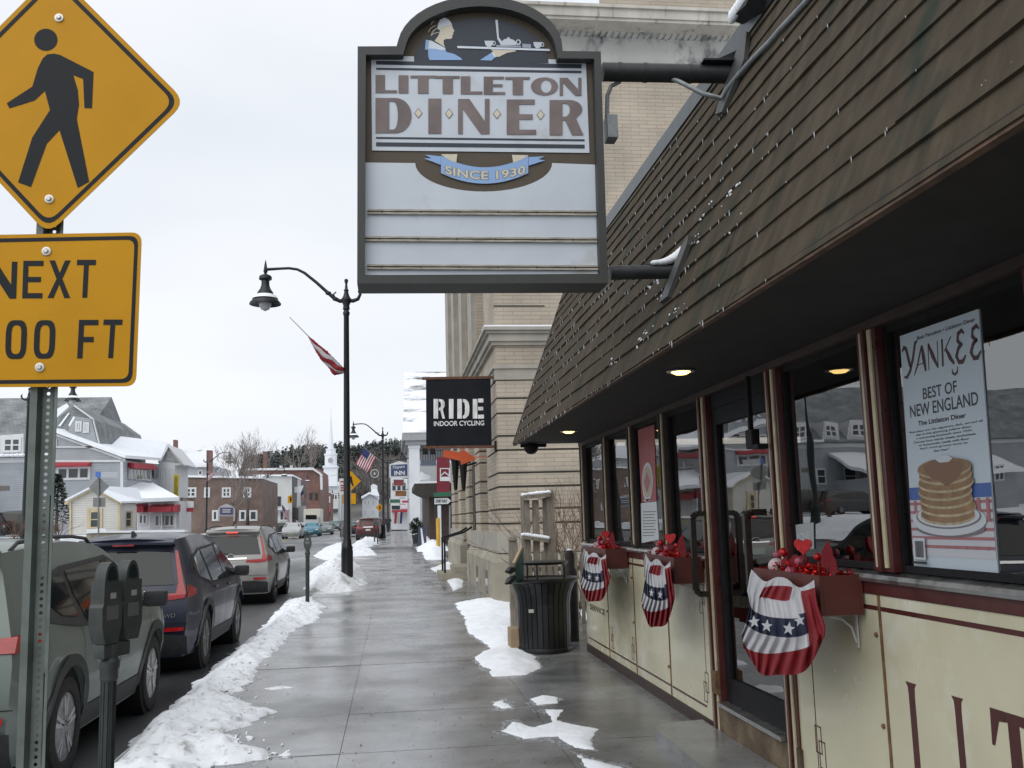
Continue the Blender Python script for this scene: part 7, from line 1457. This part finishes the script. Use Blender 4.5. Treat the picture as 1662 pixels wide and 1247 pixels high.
# stack of hanging signs down the street
hb = at(648, 750, 84); t = thing('hanging_sign', at(648, 763, 84), 'blue hanging inn sign with white pediment top, uppermost in the row of signs', 'sign', None)
mb = W_([[(632, 754), (648, 748.5), (663, 752), (663, 775), (632, 775.5)]], 84, .2); mb.build('frame', wtrim, t); mb = W_([[(634.5, 755), (661, 753.5), (661, 772), (634.5, 773)]], 83.95, .03); mb.build('board', mat('inn_blue', (.03, .055, .14), .5), t)
mb = MB(); text(mb, 'Thayers', lambda u, v: at(637+20*u, 763-2*u-6.5*v, 83.93), shear=.3, bold=.01); text(mb, 'INN', lambda u, v: at(640+17*u, 771.5-.5*u-7*v, 83.93), bold=.03); mb.build('lettering', wtrim, t, recalc=False)
mb = MB(); mb.tube([at(630, 748, 84.1), at(662, 744, 84.1), at(668, 744, 84.1)], .05, 6); mb.tube([at(648, 742, 84.1), at(662, 734, 84.1)], .03, 5); mb.build('hanger', dk, t)
for px0, py0, px1, py1, Y, col, lab in ((638, 778, 656, 789, 90, (.22, .05, .05), 'maroon hanging sign under the blue inn sign'), (641, 796, 660, 806, 93, (.25, .12, .04), 'dark hanging sign with orange food picture'), (632, 810, 650, 817, 100, (.04, .15, .09), 'green hanging sign in the row below the inn sign'), (652, 812, 664, 816.5, 88, (.5, .04, .05), 'small red hanging sign right of the green one'), (635, 820, 650, 828, 104, (.02, .03, .035), 'lowest hanging sign, black with pale edge')):
    c = at((px0+px1)/2, (py0+py1)/2, Y); t = thing('hanging_sign', c, lab, 'sign', 'hanging shop signs down the street'); mb = W_([[(px0, py0), (px1, py0), (px1, py1), (px0, py1)]], Y, .12); mb.build('frame', wtrim, t); e = .9
    mb = W_([[(px0+e, py0+e), (px1-e, py0+e), (px1-e, py1-e), (px0+e, py1-e)]], Y-.04, .03); mb.build('board', mat('signcol_%d%d' % (px0, py0), col, .5, var=.4, vs=2.5), t)
    mb = MB(); mb.tube([at(px1-2, py0-1.5, Y+.05), at(px1+8, py0-1.5, Y+.05)], .035, 5); mb.build('hanger', dk, t)
for k, (x0, col, nm) in enumerate(((641, fr_, 'red'), (645.5, fw_, 'white'), (650, fb_, 'blue'))):
    c = at(x0+2, 846, 96+k*.3); mb = W_([[(x0, 832), (x0+3.6, 831), (x0+2.2, 850), (x0-1.4, 850)]], 96+k*.3, .03); tag(mb.build('feather_banner', col, loc=c), 'tall %s banner slanting beside the sidewalk under the shop signs' % nm, 'banner', 'slanted banners under the shop signs')
# white buildings further on
t = thing('white_shop', at(645, 850, 118), 'white storefront behind the row of hanging signs', 'shop'); mb = W_([[(634, 860), (634, 775), (668, 770), (668, 860)]], 118, 20); mb.build('wall', iw, t)
for i in range(3): window(t, 637+i*8, 784, 642+i*8, 796, 117.98, dk, 1, 2, fw=.1)
awning(t, 636, 826, 664, 832, 117.9, redawn, 1.4)
YF = 205; t = thing('white_house', at(600, 850, YF), 'small white house with snowy roofs and cupola at the end of the street', 'house')
mb = W_([[(588, 856), (588, 808), (600, 800), (613, 806), (613, 856)]], YF, 12); mb.build('wall', mat('far_white_siding', (.47, .49, .52), .7, var=.1, vs=.4), t)
mb = W_([[(586.5, 806), (600, 798.5), (614, 806), (614, 809), (600, 802), (586.5, 809.5)]], YF-.7, 13); mb.build('roof', cleansnow, t); mb = W_([[(602, 800), (602, 788), (606, 785.5), (612, 788), (612, 803)]], YF+2, 4); mb.build('cupola', iw, t)
mb = W_([[(602, 803), (604, 794), (612, 794), (616, 806)]], YF-1.2, .5); mb.build('snow_gable', cleansnow, t)
for x, y in ((591, 812), (597, 812), (604, 812), (591, 828), (604, 828)): window(t, x, y, x+3.2, y+7, YF-.02, wtrim, 1, 2, fw=.12)
# traffic signs in the distance
def farped(px, py, s, Y, lab, plaque=None):
    c = at(px, py, Y); t = thing('pedestrian_sign', (c.x, Y, gz(Y)), lab, 'road sign'); mb = MB(); mb.tube([(c.x, Y+.03, gz(Y)-.1), (c.x, Y+.03, c.z+.3)], .04, 6); mb.build('post', sb_, t)
    mb = W_([[(px, py-s), (px+s, py), (px, py+s), (px-s, py)]], Y, .02); mb.build('diamond_plate', yel, t); k = s/16; mb = W_([[(px-1*k, py-8*k), (px+2*k, py-7*k), (px+3*k, py), (px+5*k, py+8*k), (px+3*k, py+8*k), (px, py+2*k), (px-3*k, py+8*k), (px-5*k, py+8*k), (px-2*k, py)]], Y-.015, .01); mb.build('walking_figure', sblk, t)
    if plaque: mb = W_([[(plaque[0], plaque[1]), (plaque[2], plaque[1]), (plaque[2], plaque[3]), (plaque[0], plaque[3])]], Y, .02); mb.build('plaque', yel, t)
farped(569, 781, 16.5, 58, 'yellow walking figure sign half hidden behind the nearest lamp post', (556, 801, 577.5, 818))
farped(616.5, 824, 7, 125, 'small distant yellow pedestrian sign left of the second right lamp')
t = thing('parking_sign', at(555, 860, 44), 'white and red parking sign just left of the nearest lamp post', 'road sign'); mb = MB(); mb.tube([at(555, 905, 44.05), at(555, 776, 44.05)], .025, 6); mb.build('post', sb_, t); mb = W_([[(550.5, 777), (560, 777), (560, 803), (550.5, 803)]], 44, .015); mb.build('plate', wtrim, t)
mb = MB()
for y in (781, 787, 791, 795): mb.plate([[(552.5, y), (558, y), (558, y+2), (552.5, y+2)]], lambda x, y: at(x, y, 43.98), (0, .005, 0))
mb.build('lettering', redawn, t)
# ============================================================ DISTANT CARS
SMALL = dict(detail=1, arch=False)
def far(px, Y, spec, name, lab, col, rz, grp, **k):
    c = at(px, 850, Y); return car(spec, name, lab, 'car', paint('paint_%s_%d' % (name, px), col), (c.x, Y, gz(Y)-.13), rz, grp, **dict(SMALL, **k))
G1_ = 'oncoming cars up the street'; G2_ = 'cars parked on the right down the street'
far(598.5, 74, CRV, 'suv', 'dark red SUV seen from behind, parked right of the tall lamp post', (.07, .018, .018), 0, G2_)
far(603, 84, CRV, 'suv', 'dark grey SUV directly beyond the dark red one', (.05, .055, .06), 0, G2_)
far(607, 95, SED, 'sedan', 'grey car third in the right hand row', (.16, .17, .18), 0, G2_)
far(610, 108, CRV, 'suv', 'black car farthest in the right hand row', (.02, .022, .025), 0, G2_)
far(568, 96, SED, 'sedan', 'dark car with lit tail lights partly hidden by the tall lamp post', (.04, .045, .05), 0, None, brake=True)
for s in (-1, 1):
    pass
far(587, 140, SED, 'sedan', 'distant white car in the right lane beyond the parked row', (.45, .46, .48), 0, None)
far(476, 92, SED, 'sedan', 'white sedan heading towards the viewer, foremost of the oncoming cars', (.42, .43, .43), pi, G1_)
far(507, 104, SED, 'sedan', 'bright blue sedan second among the oncoming cars', (.06, .20, .27), pi, G1_)
far(528, 113, SED, 'sedan', 'grey sedan third among the oncoming cars', (.17, .19, .19), pi, G1_)
far(543, 150, SED, 'sedan', 'dull blue green sedan behind the other oncoming cars', (.10, .15, .16), pi, G1_)
far(494, 112, SED, 'sedan', 'silver car almost hidden between the white and blue sedans', (.35, .36, .37), pi, G1_)
far(552, 185, SED, 'sedan', 'tiny dark car last in the oncoming queue', (.06, .08, .09), pi, G1_)
c = at(505, 850, 140); bt_ = thing('box_truck', (c.x, 140, gz(140)-.13), 'white box truck behind the oncoming blue car', 'truck')
mb = MB(); mb.bbox(c.x-1.2, c.x+1.2, 141.5, 147, .6+gz(140), 3.15+gz(140), .05); mb.build('box', mat('truck_cream', (.55, .53, .46), .5, var=.05), bt_)
mb = MB(); mb.bbox(c.x-1.0, c.x+1.0, 139.6, 141.4, .4+gz(140), 2.1+gz(140), .12); mb.build('cab', mat('truck_white', (.5, .5, .5), .4), bt_); mb = W_([[(496, 836), (514, 836), (514, 843), (496, 843)]], 139.55, .03); mb.build('windscreen', carglass, bt_)
for s in (-1, 1):
    for y in (140.4, 145.5): mb = MB(); mb.lathe([(.05, -.12), (.42, -.12), (.42, .12), (.05, .12)], (c.x+s*1.0, y, gz(140)+.29), 16, ax='x'); mb.build('wheel', tyrem, bt_)
pz = lambda px, Y: terr(at(px, 850, Y).x, Y)
for px, Y, sp, lab, col, rz in ((12, 64, CRV, 'dark SUV with snowy roof parked before the grey building at far left', (.03, .032, .035), 1.57), (240, 64, SED, 'pale green car parked before the white porch', (.25, .29, .29), 1.4), (-60, 62, CRV, 'dark grey SUV parked left of frame before the grey building', (.05, .05, .055), 1.57)):
    c = at(px, 850, Y); o = car(sp, 'parked_car', lab, 'car', paint('paint_lot_%d' % px, col), (c.x, Y, pz(px, Y)), rz, 'cars parked by the grey building', **SMALL)
# ============================================================ PEOPLE (far off on the sidewalk)
skin = mat('skin', (.42, .26, .19), .6); hairm = mat('dark_hair', (.03, .02, .015), .7)
def person(px, Y, lab, jacket, legs, stride=.18, arm=.1):
    c = at(px, 850, Y); t = thing('person', (c.x, Y, gz(Y)), lab, 'person', 'people walking far down the sidewalk')
    J = {'pel': (0, 0, .95), 'chest': (0, .02, 1.3), 'neck': (0, .01, 1.47), 'head': (0, .03, 1.62), 'hd2': (0, .03, 1.73), 'hl': (-.1, 0, .92), 'kl': (-.11, stride*.7, .5), 'al': (-.11, stride, .08), 'tl': (-.11, stride+.16, .04), 'hr': (.1, 0, .92), 'kr': (.11, -stride*.3, .5), 'ar': (.11, -stride, .1), 'tr': (.11, -stride+.15, .04),
         'sl': (-.19, .01, 1.4), 'el': (-.25, -arm*.6, 1.13), 'wl': (-.25, -arm+.12, .90), 'fl': (-.24, -arm+.17, .80), 'sr': (.19, .01, 1.4), 'er': (.25, arm*.5, 1.13), 'wr': (.25, arm+.12, .92), 'fr': (.24, arm+.17, .82)}
    R = {'pel': .155, 'chest': .17, 'neck': .065, 'head': .095, 'hd2': .08, 'hl': .1, 'kl': .065, 'al': .05, 'tl': .04, 'hr': .1, 'kr': .065, 'ar': .05, 'tr': .04, 'sl': .08, 'el': .06, 'wl': .045, 'fl': .03, 'sr': .08, 'er': .06, 'wr': .045, 'fr': .03}
    E = [('pel', 'chest'), ('chest', 'neck'), ('neck', 'head'), ('head', 'hd2'), ('pel', 'hl'), ('hl', 'kl'), ('kl', 'al'), ('al', 'tl'), ('pel', 'hr'), ('hr', 'kr'), ('kr', 'ar'), ('ar', 'tr'), ('chest', 'sl'), ('sl', 'el'), ('el', 'wl'), ('wl', 'fl'), ('chest', 'sr'), ('sr', 'er'), ('er', 'wr'), ('wr', 'fr')]
    K = list(J); me = bpy.data.meshes.new('body'); me.from_pydata([J[k] for k in K], [(K.index(a), K.index(b)) for a, b in E], []); o = bpy.data.objects.new('body', me); COL.objects.link(o)
    o.modifiers.new('s', 'SKIN'); sv = me.skin_vertices[0].data
    for i, k in enumerate(K): sv[i].radius = (R[k], R[k]); sv[i].use_root = (k == 'pel')
    o.modifiers.new('d', 'SUBSURF').levels = 1; dg = bpy.context.evaluated_depsgraph_get(); nm = bpy.data.meshes.new_from_object(o.evaluated_get(dg)); o.modifiers.clear(); o.data = nm; bpy.data.meshes.remove(me); nm.name = 'body'
    for m_ in (jacket, legs, skin, hairm): nm.materials.append(m_)
    for p in nm.polygons:
        z = p.center.z; p.use_smooth = True; p.material_index = 3 if z > 1.66 or (z > 1.53 and p.center.y < .03) else 2 if z > 1.48 or (abs(p.center.x) > .2 and z < .88) else 0 if z > .88 else 1
    o.parent = t; ORG[o.name] = Vector(); return t
jk = [mat('jacket_black', (.02, .02, .022), .8), mat('jacket_grey', (.12, .115, .11), .8), mat('trouser_navy', (.025, .03, .05), .8)]
person(639, 128, 'person in a grey coat walking away down the middle of the sidewalk', jk[1], jk[2])
person(631.5, 118, 'person in black clothes beside the second right lamp post', jk[0], jk[0], .12, .05)
person(626, 140, 'person in dark navy clothes farther along by the kerb', jk[2], jk[0], .15, .1)
# ============================================================ POSTERS IN THE DINER WINDOWS
XPo = XW+.043
pp = lambda x, y: atX(1440+.3529*x, 500+.3528*y, XPo)
qd = quad((58, 130), (418, 5), (125, 1205), (510, 1235), pp)
lay2 = lambda k: (lambda u, v: qd(u, v)+Vector((-.0012*k, 0, 0)))
pbase = qd(.5, 0); ps = thing('poster', pbase, 'tall white magazine poster of a pancake stack in the big right window', 'poster')
mb = MB(); mb.plate([[(0, 0), (1, 0), (1, 1), (0, 1)]], lay2(0), (.006, 0, 0)); mb.build('board', mat('poster_paper', (.47, .54, .59), .5), ps)
brn = mat('poster_maroon_ink', (.06, .022, .025), .5); ink = mat('poster_black_ink', (.025, .025, .03), .5); pblue = mat('poster_blue', (.05, .11, .32), .5); pk1 = mat('pancake_brown', (.23, .14, .07), .6, var=.3, vs=14); pk2 = mat('pancake_edge', (.38, .31, .20), .6, var=.3, vs=22); plt = mat('plate_white', (.50, .53, .56), .4); gred = mat('gingham_red', (.34, .14, .15), .6); syr = mat('syrup', (.17, .085, .04), .4); tabl = mat('table_white', (.48, .49, .52), .6); shd = mat('print_grey', (.16, .15, .16), .6)
# swash capitals of the magazine name
mb = MB()
def sw(pts, w): 
    P = [Vector(p) for p in pts]; L_ = []; R_ = []
    for i, p in enumerate(P):
        d = (P[min(i+1, len(P)-1)]-P[max(i-1, 0)]).normalized(); n_ = Vector((-d.y, d.x))*w*(1 if 0 < i < len(P)-1 else .5)/2; n_.y *= .55; L_.append(p+n_); R_.append(p-n_)
    mb.plate([[tuple(p) for p in L_]+[tuple(p) for p in reversed(R_)]], lay2(1), (0, 0, 0))
sw([(.02, .93), (.05, .945), (.08, .935), (.115, .87), (.13, .85)], .035); sw([(.24, .955), (.21, .95), (.16, .88), (.12, .84), (.07, .815), (.03, .818)], .03)
sw([(.17, .815), (.22, .85), (.28, .915), (.295, .93)], .02); sw([(.295, .93), (.31, .88), (.33, .82)], .045); sw([(.21, .853), (.32, .856)], .015)
sw([(.37, .82), (.38, .925)], .02); sw([(.38, .928), (.43, .875), (.49, .822)], .042); sw([(.49, .82), (.50, .928)], .02)
sw([(.55, .82), (.56, .93)], .042); sw([(.67, .93), (.58, .878)], .022); sw([(.60, .885), (.64, .85), (.69, .818)], .042)
for o_ in (0, .17): sw([(.825+o_, .925), (.80+o_, .94), (.755+o_, .93), (.745+o_, .905), (.775+o_, .888), (.80+o_, .886)], .032); sw([(.80+o_, .886), (.75+o_, .875), (.72+o_, .845), (.745+o_, .82), (.79+o_, .818), (.83+o_, .84)], .034)
sw([(.66, .80), (.66, .785), (.69, .775), (.72, .785), (.725, .805)], .02)
mb.build('masthead', brn, ps, recalc=False)
mb = MB(); L = lay2(1)
text(mb, 'Best Pancakes • Littleton Diner', lambda u, v: L(.24+.72*u, .958+.016*v), bold=.012)
for s, u0, u1, v0, v1 in (('BEST OF', .27, .70, .705, .752), ('NEW ENGLAND', .08, .93, .640, .692)):
    text(mb, s, lambda u, v: L(u0+(u1-u0)*u, v0+(v1-v0)*v), bold=.01)
mb.build('headline', ink, ps, recalc=False)
mb = MB(); text(mb, 'The Littleton Diner', lambda u, v: L(.18+.6*u, .600+.020*v), bold=.025)
for i, (s, a, b) in enumerate((('"Pancakes are the signature dish, served all', .04, .96), ('day at this gleaming yellow diner,', .14, .84), ('a welcoming landmark since 1930.', .14, .84), ('Choose from whole wheat, buckwheat,', .10, .88), ('or buttermilk, made with flour', .17, .80), ("that's stone-ground down by", .18, .78), ('the river"', .36, .56))):
    text(mb, s, lambda u, v: L(a+(b-a)*u, .572-.0148*i+.0105*v), bold=.012)
mb.build('body_text', ink, ps, recalc=False)
mb = MB(); k = [1.0]
def ap(P, mi): k[0] += .25; mb.plate([P], lay2(k[0]), (0, 0, 0), mi)
ap([(.0, .292), (1, .292), (1, .345), (0, .345)], 3); ap([(0, .06), (1, .06), (1, .292), (0, .292)], 8)
for v in (.27, .235, .20, .165, .13, .095): ap([(0, v), (1, v), (1, v+.012), (0, v+.012)], 6)
for u in (.06, .16, .84, .94): ap([(u, .20), (u+.035, .20), (u+.035, .29), (u, .29)], 6)
for u in (.3, .42, .54, .66, .78, .90): ap([(u, .095), (u+.04, .095), (u+.04, .107), (u, .107)], 5)
ap(ell(.50, .175, .42, .035, 28), 9); ap(ell(.49, .208, .45, .062, 30), 4); ap(ell(.49, .222, .40, .050, 30), 9); ap(ell(.49, .225, .38, .046, 30), 4)
for i in range(6):
    v = .225+.032*i; w_ = .335+.008*math.sin(i*2.1); o_ = .012*math.sin(i*1.7)
    ap(ell(.49+o_, v, w_, .038, 30), 2); ap(ell(.49+o_, v+.008, w_*.985, .036, 30), 1)
ap(ell(.49, .412, .335, .040, 30), 2); ap(ell(.49, .418, .325, .036, 30), 1); ap([(.24, .43), (.34, .445), (.44, .442), (.56, .447), (.68, .436), (.74, .42), (.70, .385), (.62, .36), (.52, .34), (.44, .365), (.36, .37), (.28, .395)], 7); ap([(.40, .452), (.46, .462), (.56, .462), (.62, .45), (.57, .437), (.46, .437)], 4)
ap([(.04, .045), (.20, .045), (.20, .135), (.04, .135)], 4)
for i in range(14): u = .065+.0085*i; ap([(u, .055), (u+(.004 if i % 3 else .006), .055), (u+(.004 if i % 3 else .006), .122), (u, .122)], 5 if False else 10)
ap([(.03, .028), (.22, .028), (.22, .038), (.03, .038)], 10)
mb.build('picture', [gred, pk1, pk2, pblue, plt, gred, gred, syr, tabl, shd, ink], ps, recalc=False)
# red poster with a menu sheet
q2 = lambda x, y: atX(820+.3209*x, 500+.3208*y, XPo); c = q2(725, 1190)
ps = thing('poster', c, 'red poster with a white round emblem above a white text sheet in a far window', 'poster')
mb = MB(); mb.plate([[(670, 618), (752, 590), (764, 978), (690, 986)]], q2, (.006, 0, 0)); mb.build('red_sheet', mat('poster_red', (.30, .06, .06), .5, var=.15, vs=5), ps)
mb = MB(); mb.plate([[(686, 988), (764, 980), (776, 1172), (690, 1190)]], q2, (.006, 0, 0)); mb.build('text_sheet', mat('poster_white', (.55, .57, .58), .5), ps)
f3 = lambda k: (lambda x, y: q2(x, y)+Vector((-.002*k, 0, 0)))
mb = MB(); mb.plate([ell(720, 880, 27, 98, 26)], f3(1), (0, 0, 0), 0); mb.plate([ell(720, 880, 22, 80, 26)], f3(2), (0, 0, 0), 1); mb.plate([[(720, 830), (728, 860), (737, 880), (729, 900), (722, 930), (716, 930), (710, 900), (704, 880), (712, 858)]], f3(3), (0, 0, 0), 2); mb.plate([[(700, 970), (735, 966), (730, 978), (706, 980)]], f3(1), (0, 0, 0), 0); mb.build('emblem', [plt, mat('poster_tan', (.42, .33, .24), .5), gred], ps, recalc=False)
mb = MB()
for i in range(9): y = 1030+i*15; mb.plate([[(697, y), (764-i%3*5, y-2), (764-i%3*5, y+2), (697, y+4)]], f3(1), (0, 0, 0))
mb.build('text_lines', mat('print_grey', (.16, .15, .16), .6), ps, recalc=False)
mb = MB(); text(mb, 'Autumn Fare', lambda u, v: f3(1)(696+64*u, 1012-3*u-16*v), bold=.02) if False else None
t = thing('window_notice', atX(1305, 893, XPo), 'small white notice taped low inside the window left of the pancake poster', 'notice')
qn = quad((1291, 852), (1320, 848), (1292, 893), (1321, 891), lambda x, y: atX(x, y, XPo)); mb = MB(); mb.plate([[(0, 0), (1, 0), (1, 1), (0, 1)]], qn, (.003, 0, 0)); mb.build('sheet', mat('notice_paper', (.34, .36, .36), .6), t)
mb = MB(); text(mb, 'BONE', lambda u, v: qn(.1+.7*u, .36+.3*v)+Vector((-.002, 0, 0)), bold=.03); mb.build('lettering', plt, t, recalc=False)

# ---- street clutter across the road
t = thing('notice_board', at(443, 846, 120), 'upright white notice board with red lines before the pale grey shop', 'sign'); mb = W_([[(438.5, 826), (448, 826), (448, 846), (438.5, 846)]], 120, .08); mb.build('board', wtrim, t); mb = MB()
for y in (831, 835, 839): mb.plate([[(440, y), (446.5, y), (446.5, y+1.6), (440, y+1.6)]], lambda x, y: at(x, y, 119.96), (0, .01, 0))
mb.build('lettering', redawn, t); mb = MB(); mb.tube([at(443, 858, 120.05), at(443, 846, 120.05)], .05, 6); mb.build('post', dk, t)
for px, Y, sp, lab, col, rz in ((455, 132, SED, 'dark car parked beyond the white notice board', (.03, .035, .04), 1.3), (415, 118, SED, 'grey car parked in front of the brown brick block', (.16, .17, .18), 1.5), (395, 112, CRV, 'dark red car parked in front of the brown brick block', (.10, .02, .025), 1.5)):
    c = at(px, 850, Y); car(sp, 'parked_car', lab, 'car', paint('paint_far_%d' % px, col), (c.x, Y, pz(px, Y)+.06), rz, 'cars parked across the street', **SMALL)
rng = random.Random(31)
for px, Y, h, lab in ((352, 90, 1.1, 'low bare bush left of the purple board'), (392, 88, 1.0, 'low bare bush right of the purple board'), (410, 92, .9, 'small bare bush beside the far pavement')):
    c = at(px, 862, Y); c.z = terr(c.x, Y); t = thing('bare_bush', c, lab, 'bush', 'bare bushes on the snowy lawn'); mb = MB()
    for k in range(18): branch(mb, c+Vector((rng.uniform(-.6, .6), rng.uniform(-.2, .2), -.1)), Vector((rng.gauss(0, .4), rng.gauss(0, .3), 1)).normalized(), h*.6, .02, 2, rng, .45, (2, 3), .7, .02, .008, 3)
    mb.build('branches', twig, t, recalc=False)
# overhead service wires between the far buildings
wires = thing('overhead_wires', at(600, 745, 90), 'thin black overhead wires crossing the far street', 'wires')
for a, b in ((at(640, 741, 84), at(560, 742, 150)), (at(655, 735, 84), at(470, 768, 146))):
    mb = MB(); mb.tube([a+(b-a)*(i/10)+Vector((0, 0, -1.2*4*(i/10)*(1-i/10))) for i in range(11)], .018, 4); mb.build('wire', dk, wires)
